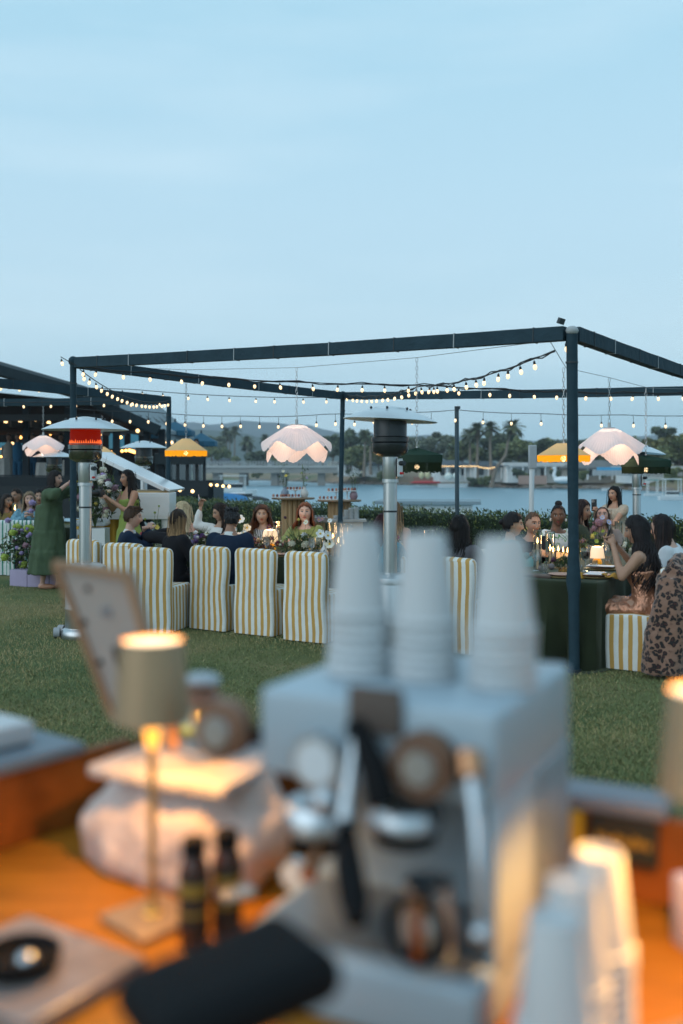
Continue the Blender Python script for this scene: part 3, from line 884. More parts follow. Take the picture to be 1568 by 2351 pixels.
# ---------------------------------------------------------------- pergola frames wrapped in dark fabric
WRAP = M('dark_wrap_fabric', (.020, .044, .060), .75, var=.18, scale=5, bump=.5, bscale=14)
ZIP = M('zip_tie_pale', (.35, .38, .40), .5, var=0); ZIPD = M('seam_dark', (.02, .03, .036), .6, var=0)
Rc = P(1313, 1080, 8.25); Lc = P(168, 1080, 11.75); Mc = P(787, 1080, 16.3)
Rc.z = P(0, 765, 8.25).z; Lc.z = P(0, 833, 11.75).z; Mc.z = P(0, 909, 16.3).z
Qc = V((5.1, 12.8, 2.72)); Kc = P(388, 919, 16.2)
def pole(parent, top, foot, r=.055, twist=1):
    m = MB()
    pts, rr = [], []
    n = 26
    for i in range(n + 1):
        t = i / n; z = foot.z + (top.z - foot.z) * t
        x = foot.x + (top.x - foot.x) * t; y = foot.y + (top.y - foot.y) * t
        pts.append((x, y, z)); rr.append(r * (1 + .09 * noise.noise(V((z * 3, foot.x * 5, 0))) + (.42 if abs(z - .78) < .13 else 0) * (1 - abs(z - .78) / .13) - (.08 if abs(z - .6) < .05 else 0)))
    m.tube(pts, rr, 14)
    o = m.build('post', WRAP, parent)
    MB().tube([(pts[0][0], pts[0][1], .0), (pts[0][0], pts[0][1], .035)], r * 1.25, 14).build('foot_collar', ZIPD, o)
    MB().tube([(top.x, top.y, top.z - .25), (top.x, top.y, top.z - .235)], r * 1.16, 14).build('fabric_tie', ZIPD, o)
    return o
def rail_beam(parent, a, b, w=.09, h=.118, ties=7, seed=1):
    o = MB()
    n = 30; r = random.Random(seed)
    d = (b - a); ln = d.length; q = d.to_track_quat('Y', 'Z').to_matrix()
    ring = [(-.5, -.5), (-.5, .5), (.5, .5), (.5, -.5)]
    vs = []
    for i in range(n + 1):
        t = i / n
        c = a + d * t + V((0, 0, -.015 * math.sin(PI * t)))
        for x, z in ring:
            k = 1 + .05 * noise.noise(V((t * 14, x * 3 + seed, z * 3)))
            vs.append(c + q @ V((x * w * k, 0, z * h * k)))
    fs = [(i * 4 + j, i * 4 + (j + 1) % 4, i * 4 + 4 + (j + 1) % 4, i * 4 + 4 + j) for i in range(n) for j in range(4)] + [(0, 1, 2, 3), tuple(n * 4 + j for j in (3, 2, 1, 0))]
    o.add(vs, fs)
    ob = o.build('beam', WRAP, parent, ang=30, bevel=0)
    for i in range(ties):
        t = (i + r.uniform(.3, .7)) / ties
        c = a + d * t + V((0, 0, -.015 * math.sin(PI * t)))
        MB().box(c, (w * 1.1, .008, h * 1.1), rot=q).build('strap', ZIP if i % 2 else ZIPD, ob, smooth=False)
    return ob
pg = thing('pergola_frame', 'open frame of beams and posts wrapped in dark fabric over the long tables', 'pergola')
pole(pg, Rc, V((Rc.x + .02, Rc.y, 0)), .045)
pole(pg, Lc, V((Lc.x, Lc.y, 0)), .038)
pole(pg, Mc, V((Mc.x - .06, Mc.y, 0)), .039)
pole(pg, Qc, V((Qc.x, Qc.y, 0)), .058)
for i, (a, b) in enumerate(((Rc, Lc), (Lc, Mc), (Mc, Qc), (Qc, Rc))):
    e = (b - a).normalized() * .06
    rail_beam(pg, a + e, b - e, seed=i + 3, ties=9)
MB().ell(Rc + V((0, -.01, .02)), (.055, .055, .04), 10, 6).build('corner_knot', M('pale_knot', (.35, .37, .38), .7), pg)
MB().box(Rc + V((-.09, 0, .1)), (.05, .04, .05), rot=rotm(.4, .3, .2)).build('light_clamp', ZIPD, pg, smooth=False)
for c in (Lc, Mc):
    MB().ell(c + V((0, 0, .02)), (.06, .06, .06), 10, 6).build('corner_knot', WRAP, pg)
pg2 = thing('pergola_frame', 'second dark fabric wrapped frame at the left behind the first one', 'pergola')
pole(pg2, Kc, V((Kc.x - .03, Kc.y, 0)), .037)
rail_beam(pg2, Kc, V((-6.6, 10.2, 2.92)), seed=11, ties=6)
K2 = V((-8.6, 16.9, 2.82))
rail_beam(pg2, Kc, K2, seed=12, ties=7)
pole(pg2, K2, V((K2.x, K2.y, 0)), .055)
pole(pg2, V((-6.6, 10.2, 2.92)), V((-6.6, 10.2, 0)), .055)
pp = thing('string_light_post', 'slim dark post by the hedge right of the dark heater', 'post', G(1050, 1306))
pp.location = V((P(1050, 0, 17.2).x, 17.2, 0))
hz = P(0, 938, 17.2).z
MB().tube([(0, 0, 0), (-.01, 0, hz)], .038, 10).build('post', M('steel_dark', (.045, .075, .095), .4, metal=.3, var=.08), pp)
MB().box((0, 0, hz + .015), (.09, .07, .05)).build('cap', ZIPD, pp, smooth=False)

# ---------------------------------------------------------------- string lights
CABLE = M('black_cable', (.015, .017, .02), .6, var=0)
BULB = M('lit_bulb', (1, .85, .6), .3, var=0, emit=(1, .66, .34), es=1.3)
_bm = {}
def bulb_proto():
    m = MB(); m.lathe([(.0, -.075), (.012, -.07), (.024, -.052), (.027, -.034), (.022, -.014), (.014, 0)], 10)
    me = m.build('bulb', BULB).data
    s = MB(); s.lathe([(.013, -.005), (.017, .0), (.017, .034), (.008, .042), (.006, .055)], 8)
    s2 = s.build('socket', CABLE).data
    for o in list(C.objects):
        if o.data in (me, s2): bpy.data.objects.remove(o)
    return me, s2
BME, SME = bulb_proto()
def string(label, pts, bulbs, sag=0, r=.006, drop=0, strands=1, sc=.68):
    """pts: cable points in the world; bulbs: list of 0..1 positions along it"""
    root = thing('string_light', label, 'string lights', pts[0], 0, 'string lights')
    o0 = V(pts[0])
    cum = [0]
    for a, b in zip(pts, pts[1:]): cum.append(cum[-1] + (V(b) - V(a)).length)
    def at(t):
        s = t * cum[-1]
        for i in range(len(pts) - 1):
            if s <= cum[i + 1] + 1e-6:
                f = (s - cum[i]) / (cum[i + 1] - cum[i])
                p = V(pts[i]).lerp(V(pts[i + 1]), f); p.z -= sag * 4 * f * (1 - f)
                return p - o0
        return V(pts[-1]) - o0
    n = max(12, int(cum[-1] * 4))
    m = MB()
    for k in range(strands):
        m.tube([at(i / n) + V((0, 0, .012 * k * math.sin(i * 1.9 + k))) for i in range(n + 1)], r, 5)
    m.build('cable', CABLE, root)
    for i, t in enumerate(bulbs):
        p = at(min(1, max(0, t)))
        b = bpy.data.objects.new('bulb', BME); C.objects.link(b); b.parent = root
        a = (U(-.25, .25), U(-.25, .25), 0) if not drop else (U(-.06, .06), U(-.06, .06), 0)
        b.rotation_euler = a; b.scale = (sc,) * 3
        b.location = p + V((0, 0, -.05 - drop))
        s = bpy.data.objects.new('socket', SME); C.objects.link(s); s.parent = b
        if drop:
            MB().tube([(0, 0, .05), (0, 0, .05 + drop / sc)], .005, 5).build('drop_cord', CABLE, b)
    return root
def spread(n, a=.02, b=.98, j=.006): return [a + (b - a) * i / (n - 1) + U(-j, j) for i in range(n)]
string('string light running from the left corner of the big frame to its far right corner', [Lc + V((.1, 0, -.05)), (Lc + Qc) / 2 + V((0, 0, -.1)), Qc + V((0, 0, -.03))], spread(26), sag=.05, strands=3)
string('string light running from the mid post to the near right corner', [Mc + V((.05, 0, .02)), (Mc + Rc) / 2 + V((0, 0, -.14)), Rc + V((-.12, .1, -.13))], spread(25, .015, .95), sag=.07, strands=3)
string('string light hanging from the left corner to the second frame behind', [Lc + V((.08, 0, -.08)), Kc + V((0, 0, .0))], spread(19, .03, .99), sag=.16)
string('string light from the second frame corner across to the mid post', [V((-6.0, 11.2, 2.86)), Kc + V((-.6, 0, .18)), Mc + V((-.05, 0, -.02))], spread(24, .02, .97), sag=.05)
string('string light along the far beam of the second frame', [K2 + V((0, -.1, .0)), Kc + V((-.03, -.1, .0))], spread(13), sag=.02)
# corner cluster bulbs at the left corner
string('three loose bulbs knotted on the left corner of the big frame', [Lc + V((-.12, -.1, .06)), Lc + V((.02, -.1, -.02)), Lc + V((.16, -.1, -.08))], [.05, .95], r=.005)
string('two loose bulbs on the near right corner of the big frame', [Rc + V((-.02, .08, 0)), Rc + V((-.03, .1, -.1))], [.5], r=.005)
# pendant festoon behind the tables, carried on posts
z17 = lambda y: P(0, y, 17.2).z
F1 = [P(150, 935, 17.6), P(330, 944, 17.4), P(560, 955, 17.2), P(765, 949, 17.1), P(850, 945, 17.1), P(1050, 941, 17.1)]
string('festoon of pendant bulbs strung from the building to the slim post', F1, [i / 21 + .03 for i in range(20)] + [.995], sag=.03, drop=.10, sc=.8)
F2 = [P(1050, 941, 17.1), P(1240, 949, 17.0), P(1420, 952, 17.0), P(1640, 953, 17.0)]
string('festoon of pendant bulbs strung from the slim post off to the right', F2, [.1, .21, .325, .44, .56, .685, .81, .94], sag=.02, drop=.10, sc=.8)

# ---------------------------------------------------------------- hanging lampshades
CHAIN = M('steel_chain', (.45, .45, .45), .35, metal=1, var=0)
def chain(parent, top, bot, r=.014, link=.06):
    m = MB(); ln = (V(top) - V(bot)).length; n = max(3, int(ln / (link * .78)))
    for i in range(n):
        c = V(bot).lerp(V(top), (i + .5) / n)
        pts = []
        for k in range(9):
            g = 2 * PI * k / 8
            a, z = math.cos(g) * r, math.sin(g) * link * .5
            pts.append(c + (V((a, 0, z)) if i % 2 else V((0, a, z))))
        m.tube(pts, .0032, 4, cap=False)
    return m.build('chain', CHAIN, parent)
WSH = cloth_lamp('white_pleated_shade', (.80, .78, .80), (1, .78, .76), .06, .5, 72)
WSI = cloth_lamp('inner_glowing_shade', (.82, .75, .72), (1, .55, .40), .20, .5, 72)
BCORE = M('lamp_bulb', (1, .8, .5), .3, var=0, emit=(1, .70, .38), es=9)
def wavy(x, yt, yb, w, d, ytopchain, label, en=9, rz=0):
    c = P(x, yb, d); ht = (yb - yt) * d / FPX; rad = w / 2 * d / FPX
    root = thing('pendant_lamp', label, 'hanging lamp', c, rz, 'white wavy hanging lampshades')
    def shell(r0, r1, z0, z1, amp, n, ph):
        m = MB()
        prof = [(r0 + (r1 - r0) * (t ** .90), z0 + (z1 - z0) * (t ** 1.2)) for t in [i / 14 for i in range(15)]]
        m.shell(prof, 96, w=lambda g, i: ((.02 * rad * math.cos(n * g + ph)) * (i / 14) ** 2, amp * (i / 14) ** 1.7 * math.cos(n * g + ph) + (.004 * math.cos(48 * g + .3))))
        return m
    sh = shell(.16 * rad, rad, ht, ht * .42, ht * .13, 5, .4)
    o = sh.build('outer_shade', WSH, root, ang=80)
    o2 = shell(.30 * rad, rad * .86, ht * .80, ht * .15, ht * .15, 5, 3.2).build('inner_shade', WSI, root, ang=80)
    MB().lathe([(.17 * rad, ht), (.17 * rad, ht + .012), (.02, ht + .014), (.02, ht + .07), (.012, ht + .075)], 20).build('top_plate', CHAIN, root)
    MB().ell((0, 0, ht * .55), .035, 10, 8).build('bulb', BCORE, root)
    top = P(x, ytopchain, d) - c
    chain(root, top, (0, 0, ht + .07))
    lamp_light(root, (0, 0, ht * .42), en, (1, .68, .50), .06)
    return root
wavy(681, 976, 1062, 162, 12.7, 845, 'white wavy two tier hanging lampshade left of the mid frame post', 6, .5)
wavy(1399, 984, 1068, 153, 12.2, 868, 'white wavy two tier hanging lampshade right of the near frame post', 6, 1.1)
wavy(99, 1001, 1048, 92, 20.5, 930, 'small white wavy hanging lampshade in front of the restaurant at left', 3, .2)
def fringe_lamp(name, x, yt, ye, yf, w, d, ytc, label, shade, fr, fmat, top=.24, rim=.0, en=5, pleat=0, grp=None, col=(1, .55, .15)):
    c = P(x, yf, d); k = d / FPX; ht, he = (yf - yt) * k, (yf - ye) * k; rad = w / 2 * k
    root = thing(name, label, 'hanging lamp', c, 0, grp)
    m = MB()
    prof = [(top * rad, ht)] + [(top * rad + (rad - top * rad) * t, ht + (he + rim - ht) * t) for t in (.3, .6, .85, 1)]
    if rim: prof += [(rad * 1.01, he + rim * .5), (rad, he)]
    m.shell(prof, 72, w=(lambda g, i: (pleat * math.cos(36 * g) * (.4 if i else .2), pleat * .7 * math.cos(36 * g) * (1 if i < 4 else .2))) if pleat else None)
    m.build('lamp_shade', shade, root, ang=60)
    f = MB(); r = random.Random(int(x))
    for i in range(150):
        g = 2 * PI * i / 150; g2 = g + 2 * PI / 150 * .92
        z = r.uniform(-.012, .012) * (he / .1)
        ra = rad * .985
        f.add([(math.cos(g) * ra, math.sin(g) * ra, he + .004), (math.cos(g2) * ra, math.sin(g2) * ra, he + .004), (math.cos(g2) * ra * .99, math.sin(g2) * ra * .99, z), (math.cos(g) * ra * .99, math.sin(g) * ra * .99, z)], [(0, 1, 2, 3)])
    f.build('fringe', fmat, root, smooth=False, fix=False)
    MB().ell((0, 0, he * .55), .03, 10, 8).build('bulb', BCORE, root)
    MB().tube([(0, 0, he * .6), (0, 0, ht + .02)], .012, 8).build('lamp_holder', CHAIN, root)
    chain(root, P(x, ytc, d) - c, (0, 0, ht + .02))
    lamp_light(root, (0, 0, he * .5), en, col, .04)
    return root
AMB = cloth_lamp('amber_velvet_shade', (.62, .47, .26), (1, .5, .1), .02, .15)
AMBF = cloth_lamp('amber_fringe', (.72, .36, .03), (1, .42, .01), .34, .5)
GRN = cloth_lamp('green_velvet_shade', (.032, .058, .044), (.1, .3, .1), 0, .05)
GRNF = cloth_lamp('green_fringe', (.018, .032, .02), (1, .5, .05), 0, .25)
ga, gg = 'amber fringed hanging lampshades', 'dark green fringed hanging lampshades'
fringe_lamp('fringed_lamp', 427, 1007, 1035, 1047, 98, 13.6, 850, 'amber fringed hanging lampshade right of the second frame post', AMB, AMBF, AMBF, .2, grp=ga)
fringe_lamp('fringed_lamp', 1294, 1018, 1046, 1060, 122, 10.4, 845, 'amber fringed hanging lampshade partly hidden by the near frame post', AMB, AMBF, AMBF, .27, grp=ga, en=6)
fringe_lamp('fringed_lamp', 234, 1026, 1042, 1050, 62, 20, 955, 'small amber fringed lampshade behind the glowing heater post', AMB, AMBF, AMBF, .2, grp=ga)
fringe_lamp('fringed_lamp', 957, 1029, 1062, 1084, 116, 11.9, 822, 'dark green pleated fringed lampshade beside the dark heater', GRN, GRNF, GRNF, .04, rim=.09, pleat=.006, grp=gg, en=2.5)
fringe_lamp('fringed_lamp', 1483, 1046, 1072, 1087, 110, 12.4, 892, 'dark green pleated fringed lampshade below the far right heater', GRN, GRNF, GRNF, .04, rim=.08, pleat=.006, grp=gg, en=2.5)
# thin wires that carry the chains
def wire(label, pts, r=.0035):
    o = MB().tube(pts, r, 5).build('suspension_wire', M('steel_wire', (.25, .27, .28), .5, metal=.6, var=0)); tag(o, label, 'wire')
wire('thin steel wire strung across the frame, carrying the left wavy lamp', [P(280, 843, 12.6), P(427, 849, 13.4), P(681, 844, 12.7), P(957, 821, 11.9), P(1262, 782, 8.6)])
wire('thin steel wire carrying the right lamps, strung from the near right corner', [P(1262, 782, 8.6), P(1300, 845, 10.4), P(1399, 867, 12.2), P(1490, 891, 12.4), P(1570, 893, 12.6)])
wire('thin wire carrying the two lamps of the second frame', [P(-60, 931, 19.5), P(100, 930, 20.5), P(234, 920, 20), P(335, 905, 17)])

# ---------------------------------------------------------------- patio heaters
STEEL = M('brushed_steel', (.52, .54, .55), .32, metal=.9, var=.12, scale=3, aniso=(30, 30, 1))
STEELD = M('sooty_steel', (.05, .055, .06), .3, metal=.7, var=.2, scale=10)
DOME = M('aluminium_dome', (.62, .66, .68), .32, metal=.55, var=.08, scale=4)
GLOW = M('glowing_burner', (.03, .003, .002), .75, var=0, emit=(1, .025, .003), es=.16)
def heater(x, d, label, hot=False, tilt=0, s=1.0, dark=False, rot=0, yl=None, rz0=.0):
    root = thing('patio_heater', label, 'patio heater', V(((x - 784) / FPX * d, d, 0)), rot, 'patio heaters')
    z = 2.22 * s
    # canopy with radial seams and screws
    cn = MB()
    prof = [(.43, .0), (.425, .006), (.33, .05), (.20, .095), (.165, .10), (.155, .115), (.03, .135), (0, .136)]
    Q = rotm(0, 0, tilt)
    cn.lathe([(a, b - .002) for a, b in prof], 40, (0, 0, z - .13), Q=Q)
    dm = cn.build('canopy', DOME, root, ang=25)
    for k in range(6):
        g = k * PI / 3 + .3
        MB().ell(Q @ V((math.cos(g) * .19, math.sin(g) * .19, .105)) + V((0, 0, z - .13)), (.012, .012, .014), 6, 5).build('screw', STEELD, dm)
    hd = MB()
    hb = z - .46
    hd.lathe([(.095, 0), (.15, .03), (.162, .05), (.165, .12), (.155, .13), (.17, .135), (.172, .175), (.15, .185), (.15, .19)], 32, (0, 0, hb))
    hd.build('burner_head', M('burner_chrome', (.22, .21, .20), .18, metal=1, var=.25, scale=5) if not dark else STEELD, root, ang=30)
    em = MB(); em.lathe([(.150, 0), (.152, .09), (.148, .155), (.10, .17)], 32, (0, 0, hb + .188))
    em.build('emitter_screen', GLOW if hot else STEELD, root)
    if hot:
        fl = MB()
        for i in range(44):
            g = 2 * PI * i / 44
            fl.tube([(math.cos(g) * .154, math.sin(g) * .154, hb + .192), (math.cos(g) * .154, math.sin(g) * .154, hb + .192 + U(.02, .04))], [.009, .002], 5)
        fl.build('flame_row', M('flame_orange', (.8, .2, .05), .5, var=0, emit=(1, .13, .02), es=.8), root)
    nk = MB(); nk.lathe([(.066, -.22), (.07, -.21), (.07, 0), (.09, .005)], 24, (0, 0, hb)); nk.lathe([(.04, -.245), (.075, -.235), (.075, -.205)], 24, (0, 0, hb))
    nk.build('control_housing', STEEL, root)
    bx_ = MB().box((.085, -.02, hb - .10), (.05, .08, .17)).build('valve_box', STEEL, root, smooth=False, bevel=.006)
    MB().tube([(.09, -.06, hb - .06), (.12, -.10, hb - .06)], .022, 12).build('control_knob', STEELD, bx_)
    MB().tube([(.09, -.06, hb - .15), (.11, -.085, hb - .15)], .012, 10).build('igniter_button', M('red_button', (.5, .02, .02), .4), bx_)
    ps = MB()
    ps.tube([(0, 0, .70 * s), (0, 0, hb - .22)], .062, 24)
    ps.build('pole', STEEL, root)
    MB().lathe([(.064, 1.30), (.066, 1.302), (.066, 1.315), (.064, 1.317)], 24).build('pole_band', STEELD, root)
    MB().lathe([(.062, .75), (.15, .74), (.20, .715), (.205, .70), (.205, .66)], 32).build('tank_lid', STEEL, root)
    MB().lathe([(.196, .10), (.200, .11), (.200, .28), (.204, .29), (.204, .30), (.200, .31), (.200, .655), (.198, .66)], 36).build('tank_cover', STEEL, root)
    MB().lathe([(.235, .0), (.24, .01), (.24, .06), (.225, .085), (.20, .10), (.195, .115)], 36).build('base', STEEL, root)
    wl = MB(); wl.tube([(-.30, -.07, .055), (-.24, -.06, .055)], .05, 14); wl.build('wheel', M('grey_rubber', (.35, .36, .37), .6), root)
    wl = MB(); wl.tube([(-.24, .10, .055), (-.30, .11, .055)], .05, 14); wl.build('wheel', M('grey_rubber', (.35, .36, .37), .6), root)
    return root
heater(196, 10.05, 'steel patio heater with a glowing red burner at the left corner', hot=True, s=1.0)
heater(896, 9.05, 'patio heater with an unlit black burner and tilted canopy in the centre', dark=True, tilt=R(3.0), s=1.02)
heater(1462, 15.2, 'distant patio heater standing right of the near frame post', dark=True, s=.94, tilt=R(5))
heater(330, 18.2, 'patio heater with a flat pale canopy behind the white piano', s=1.0)
heater(124, 20.5, 'patio heater behind the small white wavy lampshade', s=.94)
# ---------------------------------------------------------------- striped chairs, tables, table settings
L0 = V((-1.115, 10.24, 0))
def row(s, w, z=0): return L0 + u * s + v * w + V((0, 0, z))
def wx(x, d): return V(((x - 784) / FPX * d, d, 0))
YS = stripe_mat("stripe_mustard", (.76, .76, .72), (.54, .31, .08), .077, .53)
GS = stripe_mat('stripe_green', (.72, .74, .72), (.05, .24, .17), .062, .62)
def rounded_block(mb, x0, x1, y0, y1, z0, z1, rt=.05, re=.022, bow=.008):
    """upholstered slab: rounded top corners, softened edges, slightly swollen faces"""
    w = (x1 - x0) / 2; cx = (x0 + x1) / 2
    prof = [(-w, z0)]
    for k in range(7): prof.append((-w, z0 + (z1 - rt - z0) * (k + 1) / 7))
    for k in range(1, 5):
        g = PI - PI / 2 * k / 4; prof.append((-w + rt + rt * math.cos(g), z1 - rt + rt * math.sin(g)))
    for k in range(1, 5): prof.append((-w + rt + (2 * w - 2 * rt) * k / 5, z1))
    for k in range(0, 5):
        g = PI / 2 - PI / 2 * k / 4; prof.append((w - rt + rt * math.cos(g), z1 - rt + rt * math.sin(g)))
    for k in range(7): prof.append((w, z1 - rt - (z1 - rt - z0) * (k + 1) / 7))
    n = len(prof)
    st = [(y0, re), (y0 + re * .3, re * .3), (y0 + re, 0), ((y0 + y1) / 2, -bow), (y1 - re, 0), (y1 - re * .3, re * .3), (y1, re)]
    vs = []
    for y, ins in st:
        for x, z in prof:
            f = 1 - ins / w
            vs.append((cx + x * f, y, z0 + (z - z0) * (1 - ins / (z1 - z0))))
    fs = [(i * n + j, i * n + j + 1, (i + 1) * n + j + 1, (i + 1) * n + j) for i in range(len(st) - 1) for j in range(n - 1)]
    # front and back skins as strips between mirrored profile points
    def skin(b, flip):
        out = []
        for j in range(n // 2):
            q = (b + j, b + j + 1, b + n - 2 - j, b + n - 1 - j)
            if len(set(q)) == 4: out.append(q[::-1] if flip else q)
        return out
    fs += skin(0, False) + skin((len(st) - 1) * n, True)
    mb.add(vs, fs)
def uv_stripes(o, off=.0):
    me = o.data
    uv = me.uv_layers.get('UVMap') or me.uv_layers.new(name='UVMap')
    for p in me.polygons:
        for li, vi in zip(p.loop_indices, p.vertices):
            c = me.vertices[vi].co
            uv.data[li].uv = ((c.y + .31) if abs(p.normal.x) > .6 else (c.x + off + 3), c.z)
def make_chair(name, label, mat, grp, w=.49, h=.88):
    root = thing(name, label, 'chair', (0, 0, 0), 0, grp)
    m = MB(); rounded_block(m, -w / 2, w / 2, 0, .125, .012, h, .055, .03, .004)
    uv_stripes(m.build('backrest', mat, root, ang=60), .013)
    m = MB(); rounded_block(m, -w / 2 + .008, w / 2 - .008, .10, .575, .012, .475, .03, .03, .006)
    uv_stripes(m.build('seat', mat, root, ang=60), .03)
    return root
CH = [(wx(183, 11.45), 0, -31, 'striped chair farthest left, behind the steel heater pole'), (wx(276, 10.85), 0, -22, 'striped chair under the man in the navy suit with brown wavy hair'),
      (wx(338, 10.25), 0, -15, 'striped chair turned sideways under the woman with long ombre hair'), (-.355, .0, -31, 'striped chair under the man with grey streaked hair seen from behind'),
      (.245, .0, -32, 'empty striped chair in the middle of the front row'), (.91, -.08, -30, 'empty striped chair at the right end of the front row beside the cups'),
      (1.66, .10, -31, 'striped chair seen between the left and middle paper cup stacks'), (2.36, .12, -33, 'striped chair seen between the middle and right paper cup stacks')]
ch0 = make_chair('striped_chair', CH[0][3], YS, 'mustard striped chairs at the long tables')
for i, (s, w, a, lab) in enumerate(CH):
    o = ch0 if i == 0 else copy_tree(ch0, label=lab)
    for ch in o.children:
        ch.data = ch.data.copy()
        for p in ch.data.vertices:
            q = p.co; e = V((q.x * 3 + i * 7, q.y * 3, q.z * 2.2))
            p.co = q + V((noise.noise(e) * .016 * min(1, q.z * 3), noise.noise(e + V((9, 0, 0))) * .018, noise.noise(e * 1.7) * .006 * (q.z > .3)))
    o.location = row(s, w) if not isinstance(s, V) else s; o.rotation_euler = (0, 0, R(a))
# chairs along the right table
C2 = V((2.135, 8.30, 0))
def t2(a, b, z=0): return C2 - u * a + v * b + V((0, 0, z))
def T1(x, w, z=.742):
    k = (x - 784) / FPX
    b = L0 + v * w
    s = (k * b.y - b.x) / (u.x - k * u.y)
    return b + u * s + V((0, 0, z))
def T2(x, a, z=0):
    k = (x - 784) / FPX
    b = C2 - u * a
    s = (k * b.y - b.x) / (v.x - k * v.y)
    return b + v * s + V((0, 0, z))
COP = V((2.72, 8.39, 0))
for k, (p, a, lab) in enumerate([(COP, 59, 'striped chair at the table end under the woman in the copper dress'), (COP + v * .78 + u * .12, 62, 'striped chair under the woman in the white top at the right'),
       (T2(1138, 1.36), -85, 'striped chair under the guest with the black cap of hair'), (T2(1203, 1.42), -165, 'striped chair under the woman with hoop earrings'),
       (T2(1256, 1.40), -150, 'striped chair under the woman with the high bun'), (T2(1302, 1.34), -100, 'striped chair under the dark haired woman behind the frame post')]):
    o = copy_tree(ch0, label=lab)
    f = V((-math.sin(R(a)), math.cos(R(a)), 0))
    o.location = V((p.x, p.y, 0)) - f * .14; o.rotation_euler = (0, 0, R(a))
FAR = [T1(x, 1.92, 0) for x in (440, 520, 622, 714, 916)]
chs = FAR
for k, (p, lab) in enumerate(zip(chs, ('far side striped chair under the blonde woman', 'far side striped chair under the woman raising her phone', 'far side striped chair under the woman in the striped shirt', 'far side striped chair under the red haired woman', 'far side striped chair under the woman with sunglasses on her head'))):
    o = copy_tree(ch0, label=lab); o.location = p + v * .14; o.rotation_euler = (0, 0, R(149)); o.scale = (.9, 1, .80)

VELV = M('green_velvet', (.017, .023, .009), .8, var=.22, scale=6, sheen=.42, bump=.2, bscale=7)
WOODT = M('table_wood', (.25, .15, .08), .6, var=.2)
def draped_cloth(name, label, corner, ax, ay, lx, ly, z=.742, flare=.05, seed=1):
    """cloth over a rectangular table: corner + ax*lx + ay*ly"""
    n = 160; per = 2 * (lx + ly); r = 0.05
    def rim(t):
        s = t * per
        if s < lx: p, nn = ax * s, -ay
        elif s < lx + ly: p, nn = ax * lx + ay * (s - lx), ax
        elif s < 2 * lx + ly: p, nn = ax * (2 * lx + ly - s) + ay * ly, ay
        else: p, nn = ay * (per - s), -ax
        return corner + p, nn
    mb = MB()
    zs = [z, z - .012, z - .05, z - .2, z - .4, z - .6, z - .70, .012, .004]
    vs = []
    for k, zz in enumerate(zs):
        f = (z - zz) / z
        for i in range(n):
            p, nn = rim((i + .5) / n)
            wv = noise.noise(V((i * .55, seed, f * .6))) * .09 + .042 * math.sin(i * 1.15 + seed + 1.5 * f)
            o = .012 * min(1, k) + f * (flare + wv * 1.2) + (.10 + wv if k == len(zs) - 1 else 0)
            vs.append((p.x + nn.x * o, p.y + nn.y * o, zz))
    fs = [(k * n + i, k * n + (i + 1) % n, (k + 1) * n + (i + 1) % n, (k + 1) * n + i) for k in range(len(zs) - 1) for i in range(n)]
    fs.append(tuple(range(n)))
    mb.add(vs, fs)
    return tag(mb.build(name, VELV, None, ang=50), label, 'tablecloth')
def table(label, corner, ax, ay, lx, ly):
    root = thing('dining_table', label, 'table', corner, 0)
    c = ax * lx / 2 + ay * ly / 2
    a = math.atan2(ax.y, ax.x)
    MB().box(c + V((0, 0, .715)), (lx - .02, ly - .02, .04), a).build('tabletop', WOODT, root, smooth=False)
    for i in (.08, .92):
        for j in (.12, .88):
            q = ax * lx * i + ay * ly * j
            MB().box(q + V((0, 0, .35)), (.06, .06, .69), a).build('leg', WOODT, root, smooth=False)
table('long table running along the front row of striped chairs', row(-2.75, .62), u, v, 5.35, .98)
draped_cloth('tablecloth', 'dark green velvet cloth over the long table behind the striped chairs', row(-2.75, .62), u, v, 5.35, .98, seed=2)
table('long table whose near end stands behind the right frame post', t2(1.0, 0), u, v, 1.0, 4.5)
draped_cloth('tablecloth', 'dark green velvet cloth over the right table, pooling on the grass', t2(1.0, 0), u, v, 1.0, 4.5, seed=5, flare=.04)

TZ = .742
CLEAR = glass_mat('clear_glass', (.96, .975, .975), .09, .03)
RIBBED = glass_mat('ribbed_glass', (.94, .96, .97), .18, .12)
AMBERG = glass_mat('amber_glass', (.85, .58, .18), .12, .08)
WINE = M('red_wine', (.025, .004, .008), .1, var=0)
def ribs(n, a): return lambda g, i: (a * math.copysign(abs(math.cos(n * g)) ** .6, math.cos(n * g)), 0)
def tumbler(p, label, r=.036, h=.095, mat=None, n=14, drink=None):
    root = thing('ribbed_tumbler', label, 'glass', p, U(0, 3), 'ribbed glasses on the tables')
    MB().shell([(r * .9, .004), (r * .92, .012), (r, h), (r * .93, h), (r * .84, .014), (0, .012)], 56, w=ribs(n, .0016)).build('glass_body', mat or RIBBED, root)
    if drink: MB().lathe([(r * .8, .014), (r * .82, h * .55), (0, h * .55)], 20).build('drink', drink, root)
    return root
def goblet(p, label, h=.20, r=.040, wine=False, mat=None):
    root = thing('ribbed_goblet', label, 'glass', p, U(0, 3), 'stemmed glasses on the tables')
    b = h * .46
    MB().shell([(.034, .0), (.034, .003), (.006, .010), (.0045, b * .9), (.012, b), (r * .85, b + .018), (r, b + .05), (r * .98, h), (r * .93, h), (r * .9, b + .05), (r * .7, b + .02), (0, b + .012)], 48, w=lambda g, i: ((.0015 * math.cos(13 * g)) if i > 5 else 0, 0)).build('glass_body', mat or RIBBED, root)
    if wine: MB().lathe([(.004, b + .014), (r * .68, b + .022), (r * .88, b + .05), (r * .9, h - .03), (0, h - .03)], 24).build('wine', WINE, root)
    return root
